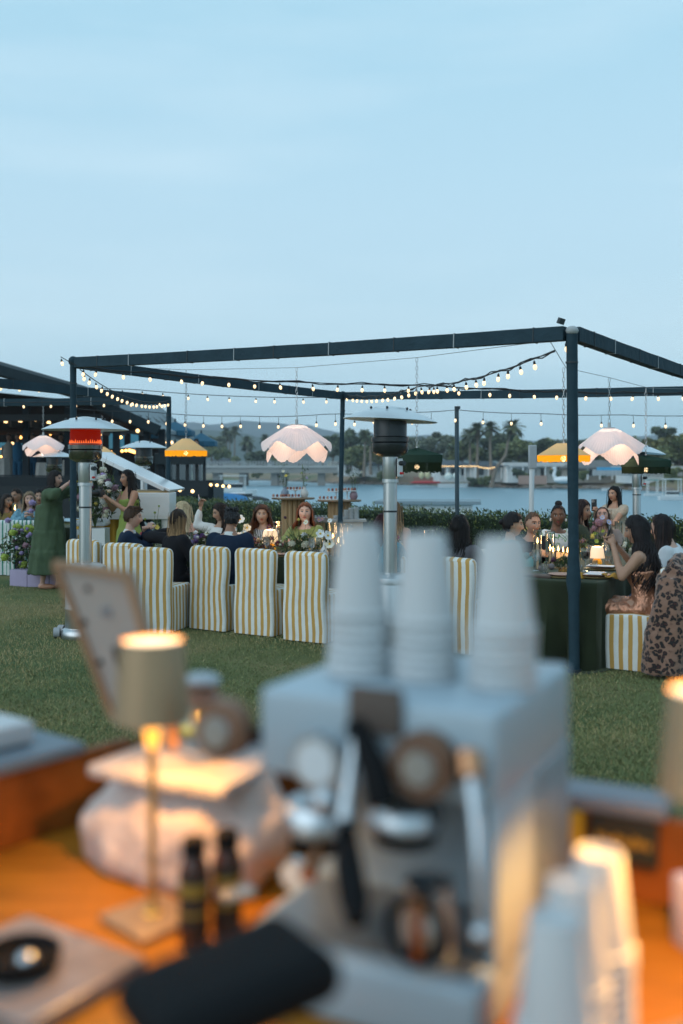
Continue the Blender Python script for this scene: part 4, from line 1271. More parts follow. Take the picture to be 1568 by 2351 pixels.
WAX = M('ivory_wax', (.62, .52, .36), .5, var=.06, emit=(1, .42, .10), es=.06)
WAXR = M('burgundy_wax', (.16, .015, .03), .5, var=.06)
FLAME = M('candle_flame', (1, .8, .4), .5, var=0, emit=(1, .60, .18), es=11)
def candle(p, h, label, r=.011, mat=None, en=.0, fl=1.0):
    root = thing('taper_candle', label, 'candle', p, 0, 'lit candles on the tables')
    MB().lathe([(r * 1.1, 0), (r, h * .98), (r * .5, h)], 12).build('wax', mat or WAX, root)
    MB().tube([(0, 0, h), (0.001, 0, h + .012)], .0015, 5).build('wick', ZIPD, root)
    MB().lathe([(0, h + .006), (.0075 * fl, h + .02), (.006 * fl, h + .036), (0, h + .066 * fl)], 10).build('flame', FLAME, root)
    if en: lamp_light(root, (0, 0, h + .03), en, (1, .5, .16), .012)
    return root
def hurricane(p, r, h, label, base=None):
    root = thing('hurricane_glass', label, 'candle holder', p, 0, 'glass hurricane cylinders')
    MB().shell([(r, 0), (r, h), (r - .003, h), (r - .003, .004), (0, .004)], 32).build('glass_cylinder', CLEAR, root)
    MB().shell([(r + .0015, h - .004), (r + .0015, h + .002), (r - .0045, h + .002), (r - .0045, h - .004)], 32).build('rim', glass_mat('glass_rim', (.8, .84, .86), .5, .1), root)
    return root
SHADEL = M('lit_opal_shade', (.80, .72, .60), .5, var=.03, emit=(1, .56, .22), es=.62)
def table_lamp(p, sc, label, en=3.0, base=None):
    root = thing('table_lamp', label, 'lamp', p, 0, 'small lit table lamps')
    MB().lathe([(.035 * sc, 0), (.052 * sc, .012 * sc), (.058 * sc, .04 * sc), (.048 * sc, .075 * sc), (.022 * sc, .095 * sc), (.018 * sc, .11 * sc)], 24).build('base', base or M('lamp_yellow_base', (.55, .28, .01), .35, var=.05, emit=(1, .42, .02), es=.22), root)
    MB().shell([(.085 * sc, .095 * sc), (.083 * sc, .115 * sc), (.070 * sc, .20 * sc), (.058 * sc, .225 * sc), (.02 * sc, .232 * sc)], 28).build('shade', SHADEL, root)
    lamp_light(root, (0, 0, .27 * sc), en, (1, .55, .22), .05)
    return root
# ---- flowers
def blossom_mesh(kind):
    m = MB(); r = random.Random(len(kind))
    if kind == 'ball':
        for ring, (rad, tilt, n) in enumerate(((1.0, .35, 8), (.8, .75, 7), (.55, 1.1, 6), (.3, 1.35, 4))):
            for i in range(n):
                g = 2 * PI * (i + ring * .37) / n
                d = V((math.cos(g), math.sin(g), 0)); t = V((-d.y, d.x, 0))
                a = d * rad * .35 + V((0, 0, -.25 + ring * .12)); b = d * rad + V((0, 0, tilt * .4)); c_ = d * rad * .75 + V((0, 0, .25 + tilt * .45))
                m.add([a - t * .18, a + t * .18, b + t * rad * .46, c_ + t * .2, c_ - t * .2, b - t * rad * .46], [(0, 1, 2, 3, 4, 5)])
        m.ell((0, 0, .1), (.62, .62, .5), 10, 6)
    elif kind == 'open':
        for i in range(6):
            g = 2 * PI * i / 6 + r.uniform(-.2, .2)
            d = V((math.cos(g), math.sin(g), 0)); t = V((-d.y, d.x, 0)); z = r.uniform(.1, .45)
            m.add([d * .1 - t * .12, d * .1 + t * .12, d * .65 + t * .45 + V((0, 0, z * .6)), d * 1.0 + t * .2 + V((0, 0, z)), d * 1.0 - t * .2 + V((0, 0, z)), d * .65 - t * .45 + V((0, 0, z * .6))], [(0, 1, 2, 3, 4, 5)])
        m.mat(1).ell((0, 0, .12), (.24, .24, .16), 8, 5)
    else:  # cluster of florets
        for i in range(34):
            d = V((r.gauss(0, 1), r.gauss(0, 1), r.gauss(.2, 1))).normalized() * r.uniform(.7, 1.0)
            a = d.cross(V((.3, .5, .8))).normalized() * .24; b = d.cross(a).normalized() * .24
            m.add([d - a, d - b, d * 1.12 + a * .2, d + a, d + b], [(0, 1, 2), (1, 3, 2), (3, 4, 2), (4, 0, 2)])
        m.ell((0, 0, 0), .72, 8, 6)
    o = m.build('blossom', [M('petal_cream', (.72, .68, .55), .6), M('stamen_yellow', (.65, .42, .03), .7)], None, smooth=False, fix=False)
    me = o.data; bpy.data.objects.remove(o)
    return me
BL = {k: blossom_mesh(k) for k in ('ball', 'open', 'cluster')}
PET = {'cream': (.72, .68, .55), 'white': (.76, .76, .74), 'lilac': (.36, .27, .50), 'purple': (.17, .08, .26), 'plum': (.10, .03, .07), 'burgundy': (.16, .012, .04), 'yellow': (.66, .50, .10), 'lime': (.33, .42, .06), 'mauve': (.30, .16, .20), 'blue': (.36, .40, .58), 'apricot': (.62, .36, .18), 'rose': (.5, .05, .12)}
def petal(c): return M('petal_' + c, PET[c], .6, var=.14, scale=30)
def blossom(parent, p, s, c, kind, rot=None, label=None):
    o = bpy.data.objects.new('blossom', BL[kind]); C.objects.link(o); o.parent = parent
    o.location = p; o.scale = (s, s, s)
    o.rotation_euler = rot or (U(-.7, .7), U(-.7, .7), U(0, 6))
    o.material_slots[0].link = 'OBJECT'; o.material_slots[0].material = petal(c)
    if label: o['label'] = label
    return o
FG = [M('stem_dark', (.028, .05, .018), .7, var=.2), M('stem_green', (.06, .095, .028), .7, var=.2), M('stem_light', (.12, .16, .05), .7, var=.2)]
def arrangement(name, p, wid, hgt, flowers, label, leaves=260, stems=12, cat='flowers', tall=(), leaf=.022, dep=None, grp=None, seed=1, zc=.42, vase=None):
    """flowers: list of (count, colour, kind, size); tall: (dx, h, colour, kind, size) single stems"""
    root = thing(name, label, cat, p, 0, grp)
    r = random.Random(seed * 7 + int(wid * 100)); dep = dep or wid * .7
    lf = MB()
    for _ in range(leaves):
        d = V((r.gauss(0, 1), r.gauss(0, 1), r.gauss(0, 1))).normalized() * r.random() ** .4
        q = V((d.x * wid / 2, d.y * dep / 2, hgt * (zc + d.z * .42)))
        a = V((r.gauss(0, 1), r.gauss(0, 1), r.gauss(.5, 1))).normalized(); b = a.cross(V((r.gauss(0, 1), r.gauss(0, 1), 1))).normalized()
        s = leaf * r.uniform(.6, 1.5); lf.mi = r.choice((0, 0, 1, 1, 2))
        lf.add([q - a * s, q - b * s * .35, q + a * s, q + b * s * .35], [(0, 1, 2, 3)])
    lf.mi = 1
    for _ in range(stems):
        a = r.uniform(0, 6.28); k = r.uniform(.2, .5)
        e = V((math.cos(a) * wid * k, math.sin(a) * dep * k, hgt * r.uniform(.7, 1.15)))
        lf.tube([(0, 0, 0), e * .5 + V((0, 0, hgt * .12)), e], [.003, .0025, .0015], 4)
    lf.build('foliage', FG, root, smooth=False, fix=False)
    for n, c, kind, s in flowers:
        for _ in range(n):
            d = V((r.gauss(0, 1), r.gauss(-.5, .8), r.gauss(.15, .8))).normalized() * r.uniform(.75, 1.0)
            q = V((d.x * wid / 2, d.y * dep / 2, hgt * (zc + d.z * .45)))
            blossom(root, q, s * r.uniform(.8, 1.15), c, kind, (PI / 2 * .7 + r.uniform(-.5, .4), r.uniform(-.4, .4), r.uniform(-.7, .7)))
    for dx, h, c, kind, s in tall:
        st = MB().tube([(dx * .2, 0, 0), (dx * .5, 0, h * .5), (dx, 0, h)], [.003, .0025, .002], 5).build('stem', FG[1], root)
        blossom(st, (dx, -.01, h), s, c, kind, (1.1, r.uniform(-.4, .4), r.uniform(-.5, .5)))
    if vase: vase(root)
    return root
g1 = 'flower arrangements on the tables'
arrangement('flower_arrangement', T1(352, 1.05), .34, .30, [(4, 'yellow', 'open', .032), (2, 'rose', 'ball', .028), (3, 'apricot', 'cluster', .03), (3, 'cream', 'open', .026)], 'loose flowers with tall nodding green buds by the man with wavy hair', 160, tall=((.02, .42, 'lime', 'ball', .018), (.07, .50, 'lime', 'ball', .014), (-.1, .34, 'lime', 'ball', .016)), grp=g1, seed=2)
arrangement('flower_arrangement', T1(455, 1.0), .40, .27, [(7, 'white', 'cluster', .028), (4, 'cream', 'open', .032), (4, 'lilac', 'ball', .036), (4, 'purple', 'ball', .026), (3, 'plum', 'cluster', .03)], 'white and lilac flower mound between the blonde woman and the grey haired man', 420, grp=g1, seed=3)
arrangement('flower_arrangement', T1(557, 1.15), .22, .36, [(3, 'white', 'open', .05), (2, 'cream', 'open', .045), (2, 'plum', 'ball', .02)], 'big white poppies beside the grey haired man', 90, tall=((-.03, .37, 'white', 'open', .055), (.05, .27, 'cream', 'open', .05)), grp=g1, seed=4)
arrangement('flower_arrangement', T1(612, .98), .34, .25, [(10, 'burgundy', 'open', .028), (6, 'plum', 'cluster', .026), (2, 'apricot', 'cluster', .03)], 'burgundy flowers around the glowing lamp in front of the woman in stripes', 200, grp=g1, seed=5, tall=((.10, .33, 'plum', 'ball', .02), (.03, .30, 'burgundy', 'open', .03)))
arrangement('flower_arrangement', T1(690, .92), .50, .29, [(6, 'cream', 'ball', .048), (3, 'yellow', 'open', .045), (2, 'white', 'ball', .05), (9, 'cream', 'cluster', .014)], 'wide green arrangement of cream ranunculus in front of the red haired woman', 620, 22, tall=((-.17, .42, 'plum', 'ball', .02), (.06, .37, 'cream', 'open', .03), (.2, .40, 'mauve', 'open', .03), (-.02, .40, 'yellow', 'cluster', .02)), grp=g1, seed=6)
def white_vase(root):
    MB().lathe([(.03, 0), (.045, .02), (.05, .05), (.035, .09), (.014, .13), (.012, .17), (.016, .185)], 24).build('vase', M('matte_white_ceramic', (.66, .65, .64), .6, var=.04), root)
arrangement('poppy_vase', T1(744, .84), .16, .30, [], 'white bottle vase holding three yellow centred poppies beside the cups', 10, 0, tall=((-.04, .26, 'white', 'open', .05), (.04, .24, 'white', 'open', .055), (.06, .15, 'cream', 'open', .055), (.06, .40, 'white', 'open', .026), (-.02, .42, 'mauve', 'open', .022)), grp=g1, seed=7, vase=white_vase)
arrangement('flower_arrangement', T1(1078, 1.05), .24, .22, [(3, 'white', 'open', .045), (2, 'lilac', 'cluster', .03)], 'white and lilac flowers between the middle and right cup stacks', 120, grp=g1, seed=8)
arrangement('flower_arrangement', T1(908, 1.1), .2, .28, [(4, 'burgundy', 'open', .03), (2, 'lilac', 'open', .03)], 'burgundy flowers right of the central heater pole', 90, grp=g1, seed=9)
table_lamp(T1(620, 1.12), 1.15, 'glowing table lamp among burgundy flowers in front of the woman in stripes', 3.4)
table_lamp(T1(800, 1.2), 1.0, 'glowing table lamp hidden behind the left paper cup stack', 2.6)
goblet(T1(612, .86), 'ribbed goblet in front of the left glowing lamp')
goblet(T1(716, .80), 'tall ribbed goblet left of the poppy vase', .215)
goblet(T1(432, .95), 'ribbed goblet in front of the blonde woman', .21)
goblet(T1(915, .9), 'ribbed goblet right of the heater pole', .21)
tumbler(T1(598, .80), 'amber ribbed tumbler left of the lit lamp', mat=AMBERG)
tumbler(T1(622, .78), 'clear ribbed tumbler behind the middle empty chair')
tumbler(T1(709, .75), 'clear ribbed tumbler with amber drink behind the right empty chair', drink=AMBERG)
tumbler(T1(727, .74), 'second clear tumbler behind the right empty chair')
tumbler(T1(1088, .8), 'ribbed tumbler between the middle and right cup stacks')
for i, (x, w, h, fh) in enumerate(((764, 1.10, .36, .19), (777, 1.0, .37, .15), (789, 1.12, .36, .12), (800, .98, .36, .10))):
    nm = ('first', 'second', 'third', 'fourth')[i]
    hurricane(T1(x, w), .045, h, nm + ' tall glass cylinder from the left beside the left cup stack')
    candle(T1(x, w), fh, 'candle in the ' + nm + ' glass cylinder beside the left cup stack', en=.7 if i in (0, 3) else 0)
hurricane(T1(985, 1.2), .056, .31, 'lone glass cylinder between the left and middle cup stacks')
candle(T1(983, 1.2), .10, 'short candle inside the lone cylinder between the cup stacks', en=.8)
hurricane(T1(637, 1.35), .05, .34, 'glass cylinder left of the red haired woman')
PLATE = M('plate_rose', (.34, .20, .17), .5, var=.08); PLATEY = M('plate_ochre', (.48, .36, .16), .5, var=.08); NAP = M('napkin_ochre', (.50, .26, .03), .85, var=.2, scale=20); MENU = M('menu_card', (.70, .71, .74), .7, var=.04)
def setting(p, rz, label, sc=1.0, menu=True):
    root = thing('place_setting', label, 'place setting', p, rz, 'place settings on the tables')
    MB().lathe([(.09, 0), (.15, .012), (.155, .018), (.10, .014), (0, .012)], 36).build('charger_plate', PLATEY, root)
    MB().lathe([(.07, .016), (.125, .030), (.128, .034), (.08, .028), (0, .026)], 36).build('dinner_plate', PLATE, root)
    m = MB(); m.grid(lambda a, b: V(((a - .5) * .13 + .13, (b - .5) * .22, .036 + .012 * math.sin(a * 9 + b * 3) - max(0, a - .5) * .05)), 10, 8)
    m.build('napkin', NAP, root)
    if menu: MB().box((0, 0, .042), (.15, .25, .004), .1).build('menu_card', MENU, root, smooth=False)
    MB().box((-.19, 0, .004), (.02, .19, .004)).build('knife', STEEL, root, smooth=False)
    return root
setting(G(1368, 1327, TZ), R(-31), 'nearest place setting with a white menu card, right of the frame post')
setting(G(1380, 1309, TZ), R(59), 'second place setting with a menu card, in front of the copper dress')
setting(G(1292, 1326, TZ), R(-31), 'place setting with a wooden charger left of the frame post', menu=False)
for x, w, lab in ((560, .78, 'place setting behind the middle empty chair'), (655, .76, 'place setting behind the right empty chair'), (700, 1.38, 'place setting before the red haired woman')):
    setting(T1(x, w), R(-31), lab, menu=False)
bd = MB().box((0, 0, .012), (.26, .16, .022), R(-31)).build('serving_board', M('dark_walnut', (.07, .045, .035), .6, var=.2), None, loc=G(1238, 1325, TZ), bevel=.004); tag(bd, 'dark wooden board at the near edge of the right table', 'board')
for i, (x, y, r, h, ch, fl) in enumerate(((1234, 1306, .040, .37, .235, 1), (1263, 1296, .048, .33, .13, 1.1), (1343, 1256, .062, .30, .14, 1), (1420, 1258, .046, .32, .10, 1), (1448, 1252, .046, .32, .09, 1))):
    nm = ('left front', 'second', 'wide', 'right', 'far right')[i]
    hurricane(G(x, y, TZ), r, h, nm + ' glass cylinder on the right table')
    candle(G(x, y, TZ), ch, 'candle burning inside the ' + nm + ' glass cylinder of the right table', fl=fl, en=.8 if i in (1, 2, 4) else 0, mat=WAXR if i == 4 else None)
candle(G(1270, 1303, TZ), .14, 'taper candle in front of the second cylinder on the right table')
for i, (x, y, h) in enumerate(((1282, 1290, .10), (1293, 1288, .085), (1303, 1286, .07))):
    candle(G(x, y, TZ), h, ('tall', 'middle', 'short')[i] + ' glowing pillar candle left of the near frame post', r=.022, en=1.1 if i == 1 else 0, mat=M('glowing_wax', (.7, .5, .3), .5, var=.05, emit=(1, .45, .12), es=.55))
goblet(G(1231, 1311, TZ), 'ribbed goblet in front of the left cylinder on the right table', .20)
goblet(G(1344, 1312, TZ), 'wine glass half full of red wine right of the frame post', .215, .044, wine=True)
goblet(G(1391, 1290, TZ), 'tall ribbed goblet right of the glowing lamp', .20)
goblet(G(1356, 1296, TZ), 'ribbed goblet just left of the glowing lamp', .19)
goblet(G(1303, 1305, TZ), 'glass of red wine left of the frame post', .12, .05, wine=True)
tumbler(G(1250, 1320, TZ), 'ribbed tumbler at the near edge of the right table', .034, .098)
tumbler(G(1292, 1320, TZ), 'amber ribbed bowl glass at the near edge of the right table', .042, .068, glass_mat('pale_amber_glass', (.93, .80, .45), .14, .08))
tumbler(G(1363, 1309, TZ), 'ribbed tumbler in front of the glowing lamp')
tumbler(G(1396, 1304, TZ), 'ribbed tumbler by the elbow of the copper dress', .036, .085)
tumbler(G(1398, 1296, TZ), 'second ribbed tumbler behind the copper elbow', .036, .085)
tumbler(G(1330, 1318, TZ), 'tumbler half hidden by the near frame post', .03, .085)
table_lamp(G(1371, 1300, TZ), .85, 'glowing yellow based table lamp right of the frame post', 3.4)
for i, (x, y) in enumerate(((1243, 1312), (1266, 1308))):
    tag(MB().ell((0, 0, .03), (.032, .032, .03), 14, 8).build('stone_fruit', M('grey_stone', (.19, .16, .16), .7, var=.15), None, loc=G(x, y, TZ)), ('round grey stone beside the left goblet', 'round grey stone beside the taper candle')[i], 'stone')
arrangement('flower_arrangement', G(1290, 1306, TZ), .24, .14, [(5, 'plum', 'cluster', .024), (2, 'burgundy', 'open', .024)], 'low plum foliage around the pillar candles', 160, grp=g1, seed=11)
arrangement('flower_arrangement', G(1374, 1276, TZ), .22, .36, [(3, 'yellow', 'cluster', .026), (3, 'lime', 'open', .026)], 'tall stem with a big mauve bloom behind the glowing lamp', 70, 8, tall=((-.0, .36, 'mauve', 'cluster', .062), (-.05, .30, 'mauve', 'cluster', .04), (.11, .37, 'blue', 'open', .032), (.04, .42, 'blue', 'open', .028), (.10, .22, 'yellow', 'cluster', .034)), grp=g1, seed=12)
arrangement('flower_arrangement', G(1335, 1285, TZ), .22, .24, [(4, 'plum', 'open', .03), (2, 'lime', 'ball', .022), (2, 'mauve', 'cluster', .028)], 'plum flowers just right of the near frame post', 90, grp=g1, seed=13)
arrangement('flower_arrangement', G(1440, 1272, TZ), .16, .18, [(4, 'cream', 'cluster', .03)], 'cream blossoms beside the far right cylinder', 50, grp=g1, seed=14)
# ---------------------------------------------------------------- people
def attr_mat(name, rough, spec=.4, noise_scale=20, nv=.12, sss=0, aniso=None):
    m = bpy.data.materials.new(name); m.use_nodes = True
    nt = m.node_tree; N, L = nt.nodes, nt.links
    b = N['Principled BSDF']; b.inputs['Roughness'].default_value = rough; b.inputs['Specular IOR Level'].default_value = spec
    a = N.new('ShaderNodeAttribute'); a.attribute_name = 'Col'
    tc = N.new('ShaderNodeTexCoord'); mp = N.new('ShaderNodeMapping')
    if aniso: mp.inputs['Scale'].default_value = aniso
    n = N.new('ShaderNodeTexNoise'); n.inputs['Scale'].default_value = noise_scale; n.inputs['Detail'].default_value = 3
    L.new(tc.outputs['Object'], mp.inputs[0]); L.new(mp.outputs[0], n.inputs[0])
    mr = N.new('ShaderNodeMapRange'); mr.inputs[1].default_value = .25; mr.inputs[2].default_value = .75; mr.inputs[3].default_value = 1 - nv; mr.inputs[4].default_value = 1 + nv
    L.new(n.outputs[0], mr.inputs[0])
    x = N.new('ShaderNodeVectorMath'); x.operation = 'SCALE'
    L.new(a.outputs[0], x.inputs[0]); L.new(mr.outputs[0], x.inputs[3]); L.new(x.outputs[0], b.inputs['Base Color'])
    if sss:
        b.inputs['Subsurface Weight'].default_value = sss; b.inputs['Subsurface Radius'].default_value = (.012, .004, .002)
    return m
SKINM = attr_mat('skin', .48, .35, 14, .08)
HAIRM = attr_mat('hair_strands', .55, .18, 60, .35, aniso=(1, 1, .12))
_queue = []
def remesh_later(mb, voxel, cb, smooth=3):
    me = bpy.data.meshes.new('tmp'); me.from_pydata(mb.v, [], mb.f)
    o = bpy.data.objects.new('tmp', me); C.objects.link(o)
    md = o.modifiers.new('r', 'REMESH'); md.mode = 'VOXEL'; md.voxel_size = voxel
    if smooth:
        s = o.modifiers.new('s', 'SMOOTH'); s.iterations = smooth; s.factor = .5
    _queue.append((o, cb))
def flush():
    bpy.context.view_layer.update()
    dg = bpy.context.evaluated_depsgraph_get()
    res = []
    for o, cb in _queue:
        me = bpy.data.meshes.new_from_object(o.evaluated_get(dg)); res.append((me, cb))
    for o, cb in _queue: bpy.data.objects.remove(o)
    for me, cb in res:
        cb([V(p.co) for p in me.vertices], [tuple(p.vertices) for p in me.polygons], [V(p.normal) for p in me.vertices])
        bpy.data.meshes.remove(me)
    _queue.clear()
def final(name, vs, fs, mat, parent, cols=None, ang=180, uvf=None):
    me = bpy.data.meshes.new(name); me.from_pydata([tuple(p) for p in vs], [], fs)
    me.materials.append(mat)
    if cols is not None:
        at = me.color_attributes.new('Col', 'FLOAT_COLOR', 'POINT')
        flat = []
        for c in cols: flat += [c[0], c[1], c[2], 1]
        at.data.foreach_set('color', flat)
    me.polygons.foreach_set('use_smooth', [True] * len(me.polygons))
    me.update()
    o = bpy.data.objects.new(name, me); C.objects.link(o); o.parent = parent
    if uvf:
        uv = me.uv_layers.new(name='UVMap')
        for p in me.polygons:
            for li, vi in zip(p.loop_indices, p.vertices): uv.data[li].uv = uvf(me.vertices[vi].co)
    return o
TORSO = [(-.10, .135, .105), (-.04, .165, .12), (.03, .165, .115), (.11, .142, .10), (.19, .128, .092), (.27, .142, .108), (.34, .155, .112), (.40, .166, .098), (.445, .15, .08), (.48, .09, .065), (.51, .055, .055), (.56, .05, .052)]
def torso(mb, fr, t0, t1, ex, k=1.0, n=22, dk=1.0):
    rows = []
    ts = [t0] + [t for t, _, _ in TORSO if t0 < t < t1] + [t1]
    def dims(t):
        for (ta, xa, ya), (tb, xb, yb) in zip(TORSO, TORSO[1:]):
            if ta <= t <= tb:
                f = (t - ta) / (tb - ta); return xa + (xb - xa) * f, ya + (yb - ya) * f
        return TORSO[-1][1:] if t > 0 else TORSO[0][1:]
    vs = []
    for t in ts:
        x, y = dims(t)
        for j in range(n):
            g = 2 * PI * j / n
            c, s = math.cos(g), math.sin(g)
            vs.append(fr(V(((x * k + ex) * math.copysign(abs(c) ** .85, c), (y * dk + ex) * math.copysign(abs(s) ** .85, s) + (.012 if .25 < t < .4 and s > 0 else 0), t))))
    m = len(ts)
    fs = [(i * n + j, i * n + (j + 1) % n, (i + 1) * n + (j + 1) % n, (i + 1) * n + j) for i in range(m - 1) for j in range(n)]
    fs += [tuple(range(n - 1, -1, -1)), tuple((m - 1) * n + j for j in range(n))]
    mb.add(vs, fs)
def limb(mb, pts, rad, n=12):
    mb.tube(pts, rad, n)
    for p, r in zip(pts, rad): mb.ell(p, r * .99, 10, 7)
def head_mesh(skin, lip=None, brow=None, female=True, smile=0, beard=None):
    """head centred at the origin, facing +y; vertex colours carry lips, brows, eyes"""
    NA, NB = 60, 46
    lip = lip or tuple(min(1, a * b) for a, b in zip(skin, (.70, .32, .34))); brow = brow or tuple(c * .16 for c in skin)
    vs, cs = [], []
    for j in range(NB + 1):
        ph = PI * j / NB
        z0 = -math.cos(ph)
        for i in range(NA):
            t = 2 * PI * i / NA
            az = t - .55 * math.sin(t)           # dense towards the face (t = 0)
            sx, sy = math.sin(az), math.cos(az)
            s = max(0, math.sin(ph)) ** .9
            z = z0 * .117
            low = max(0, -z / .117)
            rx = .074 * (1 - .30 * low ** 1.6); ry = .094 * (1 - .10 * low) if sy > 0 else .096 * (1 - .42 * low ** 1.2)
            x = rx * s * sx; y = ry * s * math.copysign(abs(sy) ** (.82 if sy > 0 else 1), sy)
            if sy > 0:
                f = sy
                nose = math.exp(-(x / .0125) ** 2) * (max(0, min(1, (.028 - z) / .058)) * math.exp(-(max(0, -.036 - z) / .008) ** 2))
                y += .023 * nose + .006 * math.exp(-((abs(x) - .014) / .008) ** 2 - ((z + .034) / .009) ** 2)
                for sg in (-1, 1):
                    y -= .0095 * math.exp(-((x - sg * .030) / .017) ** 2 - ((z - .012) / .013) ** 2)
                    y += .0035 * math.exp(-((x - sg * .030) / .011) ** 2 - ((z - .010) / .007) ** 2)
                    y += .005 * math.exp(-((x - sg * .038) / .016) ** 2 - ((z + .025) / .016) ** 2)
                y += .005 * math.exp(-((z - .036) / .012) ** 2) * f
                y += .006 * math.exp(-(x / .023) ** 2 - ((z + .060) / .007) ** 2) - .004 * math.exp(-(x / .024) ** 2 - ((z + .0615) / .0022) ** 2)
                y += .008 * math.exp(-(x / .022) ** 2 - ((z + .095) / .014) ** 2)
            c = skin
            if sy > .25:
                X = abs(x)
                ch = math.exp(-((X - .042) / .018) ** 2 - ((z + .028) / .02) ** 2)
                c = tuple(a * (1 + k * ch) for a, k in zip(skin, (.05, -.10, -.08)))
                zc = -.060 + smile * (X / .024) ** 2 * .010
                if X < .025 and abs(z - zc) < .0085 * (1 - (X / .027) ** 2) + .001: c = lip
                if .011 < X < .049 and abs(z - (.034 - (X - .03) ** 2 * 9)) < .0044: c = brow
                ex = (X - .030) / .0165; ez = (z - .0115) / .0072
                if ex * ex + ez * ez < 1: c = (.42, .40, .38) if abs(ex) > .55 else (.015, .010, .008)
                elif ex * ex + ez * ez < 2.3 and z > .010: c = tuple(a * .30 for a in skin)  # upper lids darkened, eyelid shadow put into the colour
                if beard and z < -.03 and c == lip: pass
                elif beard and z < -.028: c = tuple(a * .7 + b_ * .3 for a, b_ in zip(c, beard))
            vs.append(V((x, y, z))); cs.append(c)
    fs = [(j * NA + i, (j + 1) * NA + i, (j + 1) * NA + (i + 1) % NA, j * NA + (i + 1) % NA) for j in range(NB) for i in range(NA)]
    return vs, cs, fs
def ear(mb, sg): mb.ell((sg * .074, -.004, .0), (.010, .020, .031), 8, 6, rotm(sg * .3))
def hand(mb, w, d, nrm, sg, curl=.8):
    d = d.normalized(); nrm = (nrm - d * nrm.dot(d)).normalized(); sd = d.cross(nrm).normalized() * sg
    Q = Matrix((sd, nrm, d)).transposed()
    mb.ell(w + d * .042, (.036, .016, .052), 10, 7, Q)
    for k, (o, l) in enumerate(((-.026, .058), (-.009, .068), (.008, .072), (.024, .064))):
        b = w + d * .083 + sd * o
        c1 = b + (d * math.cos(curl * .5) + nrm * math.sin(curl * .5)) * l * .42
        c2 = c1 + (d * math.cos(curl * 1.3) + nrm * math.sin(curl * 1.3)) * l * .33
        c3 = c2 + (d * math.cos(curl * 2) + nrm * math.sin(curl * 2)) * l * .25
        mb.tube([w + d * .06 + sd * o * .9, b, c1, c2, c3], [.009, .009, .0085, .0078, .006], 6)
    t0 = w + d * .02 + sd * .026; t1 = t0 + d * .028 + sd * .022 + nrm * .008; t2_ = t1 + d * .026 + sd * .004 + nrm * .014
    mb.tube([t0, t1, t2_, t2_ + d * .014 + nrm * .006], [.013, .011, .009, .007], 6)
